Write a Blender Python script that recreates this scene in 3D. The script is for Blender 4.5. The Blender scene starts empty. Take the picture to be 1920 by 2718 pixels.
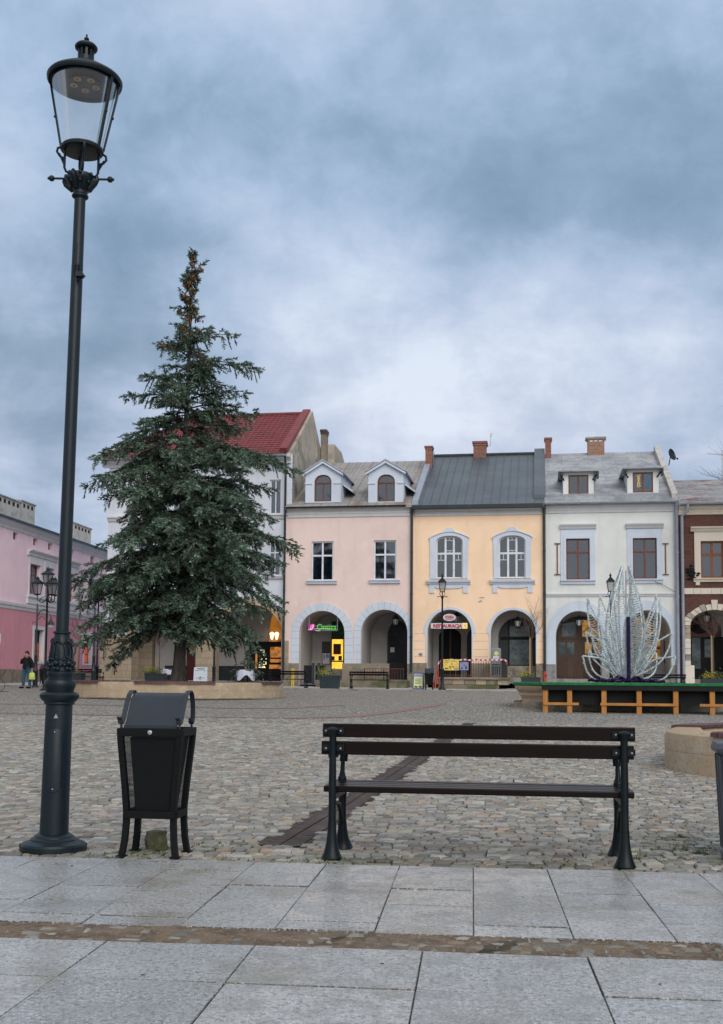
import bpy, bmesh, math, random
import numpy as np
from mathutils import Vector, Matrix, Euler, geometry
random.seed(11); rng = np.random.default_rng(5)
SC = bpy.context.scene
COL = SC.collection
R = math.radians

# ------------------------------------------------------------------ camera
W, H, F = 1920, 2718, 2900.0
CU, CV = 960.0, 1590.0
EYE = Vector((0, 0, 1.115))
TH = math.atan(210 / F); ROLL = .008
RM = Euler((math.pi / 2 + TH, 0, 0)).to_matrix() @ Matrix.Rotation(ROLL, 3, 'Z')

def ray(u, v):
    return RM @ Vector(((u - CU) / F, -(v - CV) / F, -1))

SLOPE = .0128
def gz(y):
    return 0.0 if y < 10 else SLOPE * (min(y, 75) - 10)

def gp(u, v):
    """photo pixel -> point on the ground of the square"""
    d = ray(u, v)
    t = -EYE.z / d.z if d.z < 0 else 1e9
    if t * d.y > 10:
        t = (EYE.z + SLOPE * 10) / (SLOPE * d.y - d.z)
    return EYE + d * t

def at(u, v, Y):
    d = ray(u, v)
    return EYE + d * (Y / d.y)

class Frame:
    """a facade line: local x along it, local y inward, z up"""
    def __init__(s, o, deg):
        s.M = Matrix.Translation(o) @ Matrix.Rotation(-R(deg), 4, 'Z')
        s.I = s.M.inverted(); s.rz = -R(deg)
    UREF = 1200
    def px(s, u, v, y=0.0):
        if u == 1: u = Frame.UREF            # 1 stands for the middle of the house being built
        if v == 1: v = 1700
        o = s.I @ EYE
        d = s.I.to_3x3() @ ray(u, v)
        return o + d * ((y - o.y) / d.y)
    def x(s, u, v=1600, y=0.0): return s.px(u, v, y).x
    def z(s, v, u=1200, y=0.0): return s.px(u, v, y).z
    def w(s, x, y, z): return s.M @ Vector((x, y, z))

cam = bpy.data.cameras.new('camera'); camo = bpy.data.objects.new('camera', cam); COL.objects.link(camo)
cam.sensor_fit = 'VERTICAL'; cam.sensor_height = 36; cam.lens = 36 * F / H
cam.shift_y = (CV - H / 2) / H
cam.clip_start = .05; cam.clip_end = 2000
camo.matrix_world = Matrix.Translation(EYE) @ RM.to_4x4()
SC.camera = camo

# ------------------------------------------------------------------ object helpers
def tag(o, label=None, cat=None, group=None, kind=None):
    if label: o['label'] = label
    if cat: o['category'] = cat
    if group: o['group'] = group
    if kind: o['kind'] = kind
    return o

def thing(name, label, cat, loc=(0, 0, 0), rz=0.0, group=None):
    o = bpy.data.objects.new(name, None); COL.objects.link(o)
    o.location = loc; o.rotation_euler = (0, 0, rz); o.empty_display_size = .2
    return tag(o, label, cat, group)

def dup(o, parent=None):
    c = o.copy(); COL.objects.link(c); c.parent = parent
    for ch in list(o.children): dup(ch, c)
    return c

def place(o, loc, rz=0.0, label=None, group=None):
    o.location = loc; o.rotation_euler = (o.rotation_euler[0], o.rotation_euler[1], rz)
    if label: o['label'] = label
    if group: o['group'] = group
    return o

class MB:
    OFF = Vector((0, 0, 0))
    def __init__(s): s.v = []; s.f = []; s.m = []; s.cur = 0
    def mat(s, i): s.cur = i; return s
    def add(s, vs, fs):
        o = len(s.v); s.v += [tuple(p) for p in vs]
        s.f += [tuple(i + o for i in f) for f in fs]; s.m += [s.cur] * len(fs); return s
    def box(s, x0, x1, y0, y1, z0, z1):
        return s.hexa([(x0, y0, z0), (x1, y0, z0), (x1, y1, z0), (x0, y1, z0), (x0, y0, z1), (x1, y0, z1), (x1, y1, z1), (x0, y1, z1)])
    def hexa(s, p):
        return s.add(p, [(0, 3, 2, 1), (4, 5, 6, 7), (0, 1, 5, 4), (1, 2, 6, 5), (2, 3, 7, 6), (3, 0, 4, 7)])
    def bar(s, p0, p1, w, h, up=(0, 0, 1)):
        p0, p1 = Vector(p0), Vector(p1); d = (p1 - p0).normalized(); u = Vector(up)
        a = d.cross(u)
        if a.length < 1e-4: a = d.cross(Vector((1, 0, 0)))
        a.normalize(); b = a.cross(d).normalized(); a *= w / 2; b *= h / 2
        return s.hexa([p0 - a - b, p0 + a - b, p1 + a - b, p1 - a - b, p0 - a + b, p0 + a + b, p1 + a + b, p1 - a + b])
    def tube(s, pts, r, n=8, closed=False, cap=True):
        P = [Vector(p) for p in pts]; m = len(P)
        rs = r if isinstance(r, (list, tuple)) else [r] * m
        T = []
        for i in range(m):
            a = P[(i - 1) % m] if (closed or i > 0) else P[i]; b = P[(i + 1) % m] if (closed or i < m - 1) else P[i]
            t = b - a; T.append(t.normalized() if t.length > 1e-9 else Vector((0, 0, 1)))
        ref = Vector((0, 0, 1)) if abs(T[0].z) < .9 else Vector((1, 0, 0))
        A = T[0].cross(ref).normalized(); vs = []
        for i in range(m):
            A = (A - T[i] * A.dot(T[i]))
            A = A.normalized() if A.length > 1e-6 else T[i].orthogonal().normalized()
            B = T[i].cross(A)
            for k in range(n):
                q = 2 * math.pi * k / n
                vs.append(P[i] + (A * math.cos(q) + B * math.sin(q)) * rs[i])
        fs = []
        for i in range(m if closed else m - 1):
            j = (i + 1) % m
            for k in range(n):
                l = (k + 1) % n; fs.append((i * n + k, i * n + l, j * n + l, j * n + k))
        if cap and not closed:
            fs.append(tuple(range(n - 1, -1, -1))); fs.append(tuple((m - 1) * n + k for k in range(n)))
        return s.add(vs, fs)
    def lathe(s, prof, n=24, c=(0, 0, 0), axis=None, a0=0.0):
        """prof = [(radius, height)], turned about z (or about axis through c)"""
        c = Vector(c); q = Vector((0, 0, 1)).rotation_difference(Vector(axis)) if axis is not None else None
        vs = []; fs = []
        for r, z in prof:
            for k in range(n):
                t = a0 + 2 * math.pi * k / n; p = Vector((r * math.cos(t), r * math.sin(t), z))
                if q: p = q @ p
                vs.append(c + p)
        for i in range(len(prof) - 1):
            for k in range(n):
                l = (k + 1) % n; fs.append((i * n + k, i * n + l, (i + 1) * n + l, (i + 1) * n + k))
        fs.append(tuple(range(n - 1, -1, -1))); o = (len(prof) - 1) * n; fs.append(tuple(o + k for k in range(n)))
        return s.add(vs, fs)
    def ball(s, c, r, n=10, m=6, sc=(1, 1, 1)):
        prof = [(max(1e-4, r * math.sin(math.pi * i / m)), -r * math.cos(math.pi * i / m)) for i in range(m + 1)]
        vs = []; fs = []
        for rr, z in prof:
            for k in range(n):
                t = 2 * math.pi * k / n; vs.append((c[0] + rr * math.cos(t) * sc[0], c[1] + rr * math.sin(t) * sc[1], c[2] + z * sc[2]))
        for i in range(m):
            for k in range(n):
                l = (k + 1) % n; fs.append((i * n + k, i * n + l, (i + 1) * n + l, (i + 1) * n + k))
        return s.add(vs, fs)
    def prism(s, poly, a, b, axis='y'):
        """2-d polygon ((x,z) for y, (y,z) for x, (x,y) for z) extruded a..b; holes not allowed, may be concave"""
        def P(p, t): return (p[0], t, p[1]) if axis == 'y' else (t, p[0], p[1]) if axis == 'x' else (p[0], p[1], t)
        n = len(poly); vs = [P(p, a) for p in poly] + [P(p, b) for p in poly]
        fs = [tuple(range(n)), tuple(range(2 * n - 1, n - 1, -1))]
        fs += [((i + 1) % n, i, n + i, n + (i + 1) % n) for i in range(n)]
        return s.add(vs, fs)
    def wall(s, outline, holes, y0, y1, back=True):
        """wall in the xz plane with holes; front at y0, back at y1"""
        loops = [outline] + list(holes)
        tris = geometry.tessellate_polygon([[Vector((x, z, 0)) for x, z in l] for l in loops])
        flat = [p for l in loops for p in l]; n = len(flat)
        vs = [(x, y0, z) for x, z in flat] + [(x, y1, z) for x, z in flat]
        fs = []
        for a, b, c in tris:
            A, B, Cc = flat[a], flat[b], flat[c]
            cr = (B[0] - A[0]) * (Cc[1] - A[1]) - (B[1] - A[1]) * (Cc[0] - A[0])
            if abs(cr) < 1e-10: continue
            if cr < 0: b, c = c, b
            fs.append((a, b, c))
            if back: fs.append((c + n, b + n, a + n))
        o = 0
        for l in loops:
            m = len(l)
            for i in range(m):
                j = (i + 1) % m; fs.append((o + i, o + j, o + j + n, o + i + n))
            o += m
        return s.add(vs, fs)
    def build(s, name, mats, parent=None, smooth=None, bevel=0, seg=2, off=None, fix=True):
        me = bpy.data.meshes.new(name); O = MB.OFF if off is None else Vector(off)
        if O.length: s.v = [(p[0] - O.x, p[1] - O.y, p[2] - O.z) for p in s.v]
        me.from_pydata(s.v, [], s.f)
        if not isinstance(mats, (list, tuple)): mats = [mats]
        for m in mats: me.materials.append(m)
        if len(mats) > 1: me.polygons.foreach_set('material_index', s.m)
        if fix:
            bm = bmesh.new(); bm.from_mesh(me); bmesh.ops.recalc_face_normals(bm, faces=bm.faces); bm.to_mesh(me); bm.free()
        if smooth is not None:
            me.polygons.foreach_set('use_smooth', [True] * len(me.polygons)); me.set_sharp_from_angle(angle=R(smooth))
        me.update()
        o = bpy.data.objects.new(name, me); COL.objects.link(o)
        if parent: o.parent = parent
        if bevel:
            b = o.modifiers.new('bevel', 'BEVEL'); b.width = bevel; b.segments = seg; b.limit_method = 'ANGLE'; b.angle_limit = R(40)
        return o

def arch(x0, x1, z0, zs, za, n=18, power=2.0):
    """door-shaped polygon: straight to the spring line zs, then a round head up to za"""
    cx, a, b = (x0 + x1) / 2, (x1 - x0) / 2, za - zs
    pts = [(x0, z0)]
    for i in range(n + 1):
        t = math.pi * (1 - i / n)
        c, s_ = math.cos(t), math.sin(t)
        pts.append((cx + a * math.copysign(abs(c) ** (2 / power), c), zs + b * abs(s_) ** (2 / power)))
    pts.append((x1, z0))
    return pts

def rect(x0, x1, z0, z1): return [(x0, z0), (x1, z0), (x1, z1), (x0, z1)]

def text(name, body, mat, size, M, parent=None, extrude=.005, bold=0.0, align='CENTER', shear=0.0, sx=1.0):
    cu = bpy.data.curves.new(name, 'FONT'); cu.body = body; cu.size = size; cu.extrude = extrude
    cu.align_x = align; cu.align_y = 'CENTER'; cu.offset = bold; cu.shear = shear; cu.resolution_u = 3
    tmp = bpy.data.objects.new(name + '_tmp', cu); COL.objects.link(tmp)
    me = bpy.data.meshes.new_from_object(tmp.evaluated_get(bpy.context.evaluated_depsgraph_get()))
    bpy.data.objects.remove(tmp); bpy.data.curves.remove(cu)
    me.name = name
    me.transform(M @ Matrix.Diagonal((sx, 1, 1, 1)))
    me.materials.clear(); me.materials.append(mat)
    o = bpy.data.objects.new(name, me); COL.objects.link(o); o.parent = parent
    return o

def solo(root, name=None):
    """a thing that is one mesh: its only child takes over place, label and category"""
    c = root.children[0]; c.parent = None; c.location = root.location; c.rotation_euler = root.rotation_euler
    for k in root.keys(): c[k] = root[k]
    n = root.name.split('.')[0]; bpy.data.objects.remove(root); c.name = n; return c

def upright(x, y, z): return Matrix.Translation(Vector((x, y, z)) - MB.OFF) @ Matrix.Rotation(math.pi / 2, 4, 'X')
# ------------------------------------------------------------------ materials
def srgb(r, g, b):
    f = lambda c: c / 12.92 if c <= .04045 else ((c + .055) / 1.055) ** 2.4
    return (f(r / 255), f(g / 255), f(b / 255))

class NG:
    def __init__(s, name):
        s.m = bpy.data.materials.new(name); s.m.use_nodes = True; s.t = s.m.node_tree; s.n = s.t.nodes; s.l = s.t.links
        s.b = s.n['Principled BSDF']; s.out = s.n['Material Output']
        s.co = s.n.new('ShaderNodeTexCoord')
    def link(s, a, b): s.l.new(a, b)
    def noise(s, scale, detail=4, rough=.6, vec=None, stretch=None, dist=0.0):
        n = s.n.new('ShaderNodeTexNoise'); n.inputs['Scale'].default_value = scale; n.inputs['Detail'].default_value = detail
        n.inputs['Roughness'].default_value = rough; n.inputs['Distortion'].default_value = dist
        v = vec or s.co.outputs['Object']
        if stretch:
            mp = s.n.new('ShaderNodeMapping'); mp.inputs['Scale'].default_value = stretch; s.link(v, mp.inputs['Vector']); v = mp.outputs[0]
        s.link(v, n.inputs['Vector']); return n.outputs['Fac']
    def ramp(s, fac, lo, hi):
        r = s.n.new('ShaderNodeMapRange'); r.inputs['From Min'].default_value = lo; r.inputs['From Max'].default_value = hi
        r.interpolation_type = 'SMOOTHSTEP'; s.link(fac, r.inputs['Value']); return r.outputs['Result']
    def mix(s, fac, a, b, mode='MIX'):
        m = s.n.new('ShaderNodeMix'); m.data_type = 'RGBA'; m.blend_type = mode
        for sock, val in ((m.inputs['Factor'], fac), (m.inputs['A'], a), (m.inputs['B'], b)):
            if hasattr(val, 'is_linked'): s.link(val, sock)
            elif isinstance(val, (tuple, list)): sock.default_value = (*val[:3], 1)
            else: sock.default_value = val
        return m.outputs['Result']
    def math(s, op, a, b=0.0):
        m = s.n.new('ShaderNodeMath'); m.operation = op
        for i, val in enumerate((a, b)):
            if hasattr(val, 'is_linked'): s.link(val, m.inputs[i])
            else: m.inputs[i].default_value = val
        return m.outputs[0]
    def bump(s, h, strength=.3, dist=.01, prev=None):
        b = s.n.new('ShaderNodeBump'); b.inputs['Strength'].default_value = strength; b.inputs['Distance'].default_value = dist
        s.link(h, b.inputs['Height'])
        if prev: s.link(prev, b.inputs['Normal'])
        return b.outputs['Normal']
    def done(s, col=None, rough=.7, metal=0.0, spec=.5, normal=None, emit=None, es=0.0, coat=0):
        b = s.b.inputs
        if col is not None:
            if hasattr(col, 'is_linked'): s.link(col, b['Base Color'])
            else: b['Base Color'].default_value = (*col[:3], 1)
        if hasattr(rough, 'is_linked'): s.link(rough, b['Roughness'])
        else: b['Roughness'].default_value = rough
        b['Metallic'].default_value = metal; b['Specular IOR Level'].default_value = spec
        if normal: s.link(normal, b['Normal'])
        if emit is not None:
            if hasattr(emit, 'is_linked'): s.link(emit, b['Emission Color'])
            else: b['Emission Color'].default_value = (*emit[:3], 1)
            b['Emission Strength'].default_value = es
        if coat: b['Coat Weight'].default_value = coat
        return s.m

def layered(name, base, layers=(), rough=.75, bump=(), metal=0.0, spec=.4, attr=None):
    """base colour with noise layers (scale, colour, lo, hi[, stretch]) and bump (scale, strength, dist)"""
    g = NG(name); c = base
    if attr:
        a = g.n.new('ShaderNodeAttribute'); a.attribute_name = attr; c = a.outputs['Color']
    for L in layers:
        f = g.ramp(g.noise(L[0], 6, .62, stretch=L[4] if len(L) > 4 else None), L[2], L[3])
        if len(L) > 5: f = g.math('MULTIPLY', f, L[5])
        c = g.mix(f, c, L[1])
    nm = None
    for b in bump: nm = g.bump(g.noise(b[0], 5, .6), b[1], b[2], nm)
    return g.done(c, rough, metal, spec, nm)

def dim(c, k): return tuple(x * k for x in c)

def plaster(name, base, dirt_dark=.75, bumpy=.25):
    gr = (base[0] * .72, base[1] * .72, base[2] * .7)
    return layered(name, base, [(.35, dim(base, .86), .42, .68), (1.7, dim(base, 1.06), .5, .75), (1.1, gr, .48, .8, (1.6, 1, .16), .6), (3.5, dim(base, dirt_dark), .6, .8, (1, 1, .3), .5), (.6, dim(base, dirt_dark), .6, .74), (30, dim(base, .93), .45, .7)],
                   rough=.9, bump=[(60, bumpy, .01)], spec=.2)

def brickmat(name, c1, c2, mortar, scale=1.0, bw=.25, bh=.075, ms=.012, axes='xz', stain=None):
    g = NG(name); sp = g.n.new('ShaderNodeSeparateXYZ'); g.link(g.co.outputs['Object'], sp.inputs[0])
    cb = g.n.new('ShaderNodeCombineXYZ')
    o = {'x': sp.outputs[0], 'y': sp.outputs[1], 'z': sp.outputs[2], 's': None}
    if axes[0] == 's': g.link(g.math('ADD', sp.outputs[0], sp.outputs[1]), cb.inputs[0])
    else: g.link(o[axes[0]], cb.inputs[0])
    g.link(o[axes[1]], cb.inputs[1])
    b = g.n.new('ShaderNodeTexBrick'); g.link(cb.outputs[0], b.inputs['Vector'])
    b.inputs['Scale'].default_value = scale; b.inputs['Brick Width'].default_value = bw; b.inputs['Row Height'].default_value = bh
    b.inputs['Mortar Size'].default_value = ms; b.inputs['Mortar Smooth'].default_value = .3; b.inputs['Bias'].default_value = 0
    b.inputs['Color1'].default_value = (*c1, 1); b.inputs['Color2'].default_value = (*c2, 1); b.inputs['Mortar'].default_value = (*mortar, 1)
    c = b.outputs['Color']
    f = g.ramp(g.noise(5, 5), .4, .75); c = g.mix(g.math('MULTIPLY', f, .5), c, dim(c1, .55))
    if stain:
        c = g.mix(g.ramp(g.noise(.9, 6, .65), stain[1], stain[2]), c, stain[0])
    nm = g.bump(b.outputs['Fac'], -.5, .01); nm = g.bump(g.noise(40, 4), .3, .008, nm)
    return g.done(c, .85, 0, .25, nm)

M = {}
def build_materials():
    # ground
    M['ground'] = layered('sandy_joints', (.075, .063, .047), [(2.2, (.06, .062, .04), .45, .65), (14, (.13, .105, .075), .45, .7), (60, (.03, .026, .02), .5, .7)], .95, [(50, .6, .02)], spec=.15)
    M['cobble'] = layered('cobblestone', (.3, .3, .3), [(30, (.07, .07, .065), .52, .78, None, .5), (90, (.36, .34, .31), .62, .8, None, .45), (2.0, (.1, .085, .06), .55, .76, None, .45)],
                          .75, [(28, .5, .012), (110, .4, .004)], spec=.4, attr='col')
    g = NG('granite'); a = g.n.new('ShaderNodeAttribute'); a.attribute_name = 'col'
    c = a.outputs['Color']
    c = g.mix(g.math('MULTIPLY', g.ramp(g.noise(42, 4, .75), .48, .6), .75), c, (.16, .165, .175))
    c = g.mix(g.math('MULTIPLY', g.ramp(g.noise(50, 4, .75, stretch=(1.3, 1, 1)), .5, .63), .8), c, (.66, .65, .63))
    c = g.mix(g.math('MULTIPLY', g.ramp(g.noise(170, 2, .6), .55, .68), .8), c, (.1, .104, .11))
    c = g.mix(g.math('MULTIPLY', g.ramp(g.noise(6, 6, .72), .42, .62), .48), c, (.23, .24, .245))
    c = g.mix(g.math('MULTIPLY', g.ramp(g.noise(1.6, 6, .68), .46, .7), .58), c, (.21, .185, .145))
    c = g.mix(g.math('MULTIPLY', g.ramp(g.noise(5, 6, .7), .58, .75), .3), c, (.14, .118, .09))
    M['granite'] = g.done(c, g.ramp(g.noise(6, 4), .1, 1.2), 0, .35, g.bump(g.noise(120, 4), .25, .003))
    M['granite'].node_tree.nodes['Principled BSDF'].inputs['Roughness'].default_value = .6
    M['sand'] = layered('sand_bed', (.23, .175, .125), [(8, (.14, .105, .075), .42, .62), (45, (.34, .29, .23), .55, .7), (120, (.1, .08, .07), .55, .66), (3, (.2, .19, .18), .5, .7, None, .6)], .95, [(60, .8, .02)], spec=.15)
    M['jointsand'] = layered('joint_sand', (.1, .083, .062), [(9, (.05, .045, .03), .45, .65), (3, (.13, .11, .08), .5, .7)], .95, spec=.1)
    # far cobbles
    g = NG('far_cobbles'); mp = g.n.new('ShaderNodeMapping'); mp.inputs['Rotation'].default_value = (0, 0, R(7)); mp.inputs['Scale'].default_value = (8.5, 9.5, 0.001)
    g.link(g.co.outputs['Object'], mp.inputs['Vector'])
    vo = g.n.new('ShaderNodeTexVoronoi'); g.link(mp.outputs[0], vo.inputs['Vector']); vo.inputs['Randomness'].default_value = .8; vo.inputs['Scale'].default_value = 1
    ve = g.n.new('ShaderNodeTexVoronoi'); ve.feature = 'DISTANCE_TO_EDGE'; g.link(mp.outputs[0], ve.inputs['Vector']); ve.inputs['Randomness'].default_value = .8; ve.inputs['Scale'].default_value = 1
    sp = g.n.new('ShaderNodeSeparateColor'); g.link(vo.outputs['Color'], sp.inputs[0])
    c = g.mix(sp.outputs[0], (.28, .272, .255), (.46, .445, .415)); c = g.mix(g.ramp(sp.outputs[1], .72, .8), c, (.36, .31, .26))
    c = g.mix(g.ramp(ve.outputs['Distance'], .1, .02), c, (.075, .07, .055))
    c = g.mix(g.math('MULTIPLY', g.ramp(g.noise(.35, 5), .45, .7), .5), c, (.25, .23, .2))
    M['far_cobble'] = g.done(c, .8, 0, .3, g.bump(g.ramp(ve.outputs['Distance'], 0, .2), .8, .03))
    M['redband'] = brickmat('reddish_setts', (.37, .24, .225), (.3, .215, .205), (.13, .1, .085), bw=.12, bh=.11, ms=.012, axes='xy')
    M['drain'] = brickmat('dark_clinker', (.105, .078, .07), (.07, .055, .052), (.03, .025, .02), bw=.22, bh=.0635, ms=.008, axes='yx', stain=((.15, .135, .12), .5, .72))
    M['pave'] = brickmat('pale_paving', (.52, .52, .51), (.45, .45, .445), (.22, .215, .2), bw=.7, bh=.5, ms=.012, axes='xy', stain=((.25, .24, .22), .5, .8))
    M['kerb'] = layered('kerb_stone', (.27, .27, .265), [(3, (.16, .155, .15), .45, .7)], .85)
    # stone and plaster
    M['sandstone'] = layered('sandstone', (.46, .355, .245), [(.8, (.36, .285, .2), .4, .65), (2.5, (.5, .43, .33), .5, .72), (1.1, (.17, .15, .1), .58, .78, (1, 1, .4)), (25, (.34, .26, .18), .5, .7)], .9, [(20, .4, .02), (90, .3, .006)], spec=.2)
    M['oldstone'] = brickmat('old_ashlar', (.43, .35, .25), (.35, .285, .2), (.22, .18, .135), bw=.62, bh=.36, ms=.012, axes='sz', stain=((.2, .165, .115), .55, .8))
    M['plinth'] = layered('plinth_stone', (.25, .215, .17), [(1.2, (.13, .115, .085), .42, .66), (5, (.34, .3, .25), .5, .72), (.7, (.09, .1, .06), .6, .8)], .9, [(14, .5, .03)], spec=.2)
    M['moss_stone'] = layered('mossy_step', (.2, .175, .135), [(1.5, (.09, .1, .045), .42, .6), (6, (.28, .24, .2), .55, .75)], .92, [(16, .6, .03)], spec=.15)
    M['pinkwall'] = plaster('pale_pink_plaster', srgb(231, 210, 203), .82)
    M['orange'] = plaster('apricot_plaster', srgb(250, 218, 186), .9)
    M['white'] = plaster('cream_white_plaster', srgb(222, 225, 223), .84)
    M['bluewhite'] = plaster('bluish_white_trim', srgb(203, 213, 227), .84)
    M['trim'] = plaster('grey_white_trim', srgb(208, 210, 213), .8)
    M['creamtrim'] = plaster('cream_trim', srgb(226, 217, 202), .85)
    M['greywhite'] = plaster('grey_white_plaster', srgb(206, 212, 221), .82)
    M['pinkup'] = plaster('upper_pink_plaster', srgb(240, 212, 221), .88)
    M['pinklow'] = plaster('deep_pink_plaster', srgb(212, 150, 163), .86)
    M['arcade'] = plaster('arcade_plaster', (.47, .455, .44), .7)
    M['gable'] = layered('weathered_render', (.42, .375, .31), [(.5, (.22, .205, .18), .4, .66), (1.3, (.52, .45, .36), .5, .7), (.8, (.11, .105, .095), .58, .8, (1, 1, .35))], .95, [(12, .5, .03)], spec=.15)
    M['brick'] = brickmat('dark_brick', (.165, .058, .042), (.105, .045, .038), (.12, .1, .09), bw=.25, bh=.075, ms=.009, axes='sz', stain=((.06, .035, .032), .48, .72))
    M['chimbrick'] = brickmat('chimney_brick', (.26, .075, .045), (.19, .06, .045), (.3, .25, .21), bw=.25, bh=.08, ms=.012, axes='sz')
    M['oldchim'] = brickmat('orange_chimney_brick', (.33, .15, .085), (.22, .105, .07), (.36, .32, .28), bw=.25, bh=.08, ms=.012, axes='sz', stain=((.12, .09, .07), .52, .75))
    M['greychim'] = layered('chimney_render', (.5, .485, .46), [(1.3, (.33, .31, .28), .45, .7), (4, (.2, .19, .17), .6, .8, (1, 1, .3))], .95)
    # roofs
    g = NG('red_roof_tiles'); sp = g.n.new('ShaderNodeSeparateXYZ'); g.link(g.co.outputs['Object'], sp.inputs[0])
    M['redroof'] = layered('red_roof_tiles', (.21, .04, .045), [(2, (.15, .033, .037), .4, .65), (9, (.27, .075, .075), .55, .75)], .55, [(50, .15, .01)], spec=.4)
    M['metalroof'] = layered('slate_blue_metal', (.085, .105, .125), [(.6, (.11, .135, .16), .4, .65), (3, (.065, .082, .1), .55, .75)], .42, [(2, .12, .03)], metal=.25, spec=.5)
    M['zincroof'] = brickmat('zinc_sheets', (.32, .34, .37), (.43, .445, .465), (.15, .155, .17), bw=1.5, bh=.62, ms=.012, axes='xy', stain=((.22, .225, .25), .45, .7))
    M['oldtin'] = brickmat('patchy_old_tin', (.3, .3, .3), (.37, .35, .335), (.15, .145, .14), bw=2.4, bh=.75, ms=.014, axes='yx', stain=((.235, .19, .16), .5, .66))
    M['shingle'] = brickmat('stained_shingles', (.38, .385, .4), (.27, .27, .285), (.18, .17, .17), bw=.8, bh=.4, ms=.02, axes='xy', stain=((.2, .13, .115), .52, .64))
    M['blueroof'] = layered('blue_grey_roof', (.07, .11, .15), [(1.5, (.1, .15, .2), .4, .65), (6, (.05, .075, .1), .5, .7)], .5, [(12, .5, .03)], spec=.4)
    # metal / wood / misc
    M['lampiron'] = layered('lamp_iron', (.0045, .0125, .0185), [(4, (.008, .018, .025), .45, .7), (40, (.003, .009, .013), .5, .7), (25, (.03, .035, .035), .7, .76)], .42, [(160, .15, .002)], spec=.34)
    M['iron'] = layered('black_iron', (.012, .02, .024), [(6, (.02, .03, .034), .45, .7)], .4, [(140, .2, .002)], spec=.5)
    M['benchiron'] = layered('bench_iron', (.0022, .0065, .009), [(8, (.004, .01, .013), .45, .7), (60, (.018, .018, .016), .7, .76)], .42, [(120, .2, .002)], spec=.26)
    M['binmetal'] = layered('bin_metal', (.019, .027, .039), [(5, (.024, .034, .047), .45, .7), (30, (.05, .055, .06), .7, .76)], .4, [(300, .12, .001)], spec=.45)
    M['binblack'] = layered('bin_black', (.0032, .0045, .0052), [(6, (.005, .0065, .0072), .45, .7)], .55, spec=.18)
    M['slat'] = layered('dark_varnished_wood', (.0075, .0036, .0034), [(3, (.012, .0055, .0048), .45, .7, (.15, 1, 1)), (25, (.005, .0025, .0025), .5, .7, (.08, 1, 1)), (220, (.12, .11, .1), .8, .84)], .34, [(40, .15, .003)], spec=.16)
    M['redslat'] = layered('dark_red_wood', (.10, .042, .042), [(5, (.14, .065, .065), .45, .7), (30, (.07, .03, .03), .5, .7)], .45, spec=.4)
    M['steel'] = layered('bright_steel', (.55, .56, .58), [(20, (.4, .4, .4), .5, .7)], .3, metal=.9)
    M['joint'] = layered('masonry_joints', (.3, .33, .37), [(4, (.22, .24, .27), .45, .7)], .9)
    M['darkpane'] = layered('dark_pane', (.008, .011, .013), [(2, (.02, .026, .03), .5, .7)], .22, spec=.3)
    M['dullsteel'] = layered('dull_steel', (.3, .31, .32), [(40, (.18, .18, .18), .45, .7)], .5, metal=.6)
    M['gutter'] = layered('zinc_gutter', (.4, .44, .5), [(3, (.3, .33, .38), .45, .7)], .45, metal=.4)
    M['darkgutter'] = layered('dark_gutter', (.02, .028, .033), [(3, (.03, .04, .046), .45, .7)], .4)
    M['bluepipe'] = layered('blue_grey_pipe', (.33, .38, .45), [(2, (.27, .31, .37), .45, .7)], .5, metal=.2)
    M['redpaint'] = layered('red_paint', (.42, .07, .045), [(6, (.3, .05, .035), .45, .7)], .5)
    M['orangewood'] = layered('orange_timber', (.45, .2, .045), [(4, (.37, .155, .035), .4, .65, (1, 1, .15)), (25, (.52, .27, .08), .55, .72, (1, 1, .1))], .7, [(60, .2, .004)])
    M['brownframe'] = layered('brown_frame', (.16, .048, .026), [(6, (.12, .035, .02), .45, .7)], .45)
    M['orangeframe'] = layered('orange_brown_frame', (.27, .085, .03), [(6, (.2, .06, .025), .45, .7)], .45)
    M['whiteframe'] = layered('white_frame', srgb(214, 220, 230), [(4, srgb(196, 202, 213), .45, .7)], .5)
    M['darkwood'] = layered('dark_door_wood', (.06, .032, .02), [(3, (.085, .045, .027), .4, .65, (1, 1, .15)), (20, (.04, .02, .013), .5, .7, (1, 1, .1))], .5, [(40, .2, .004)])
    M['black'] = layered('dark_room', (.008, .009, .01), [(2, (.014, .015, .016), .45, .7)], .9)
    M['darkpanel'] = layered('dark_panel', (.018, .022, .026), [(3, (.03, .034, .038), .45, .7)], .5)
    M['curtain'] = layered('grey_curtain', (.12, .15, .18), [(3, (.07, .09, .11), .4, .65, (6, 1, .2))], .9)
    M['greencurtain'] = layered('green_curtain', (.06, .11, .11), [(3, (.035, .07, .07), .4, .65, (6, 1, .2))], .9)
    M['planter'] = layered('planter_slate', (.02, .033, .04), [(3, (.028, .043, .052), .45, .7)], .5, [(80, .2, .003)])
    M['plastic'] = layered('grey_plastic', (.075, .088, .105), [(4, (.09, .105, .125), .45, .7), (50, (.06, .07, .085), .5, .7)], .45, [(90, .2, .002)])
    M['soil'] = layered('soil', (.05, .036, .025), [(12, (.08, .058, .04), .5, .7)], .95, [(30, .8, .03)])
    M['limb'] = layered('dark_limbs', (.035, .03, .022), [(6, (.05, .045, .032), .45, .7)], .95, spec=.1)
    M['bark'] = layered('spruce_bark', (.072, .063, .055), [(5, (.042, .037, .033), .4, .65, (1, 1, .3)), (14, (.115, .1, .088), .55, .75), (2, (.06, .07, .045), .6, .8)], .95, [(18, .9, .03)], spec=.15)
    M['twig'] = layered('bare_twig', (.12, .085, .07), [(8, (.08, .055, .045), .45, .7)], .9)
    M['stake'] = layered('wooden_stake', (.33, .235, .14), [(8, (.25, .17, .1), .45, .7, (1, 1, .1))], .85)
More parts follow.
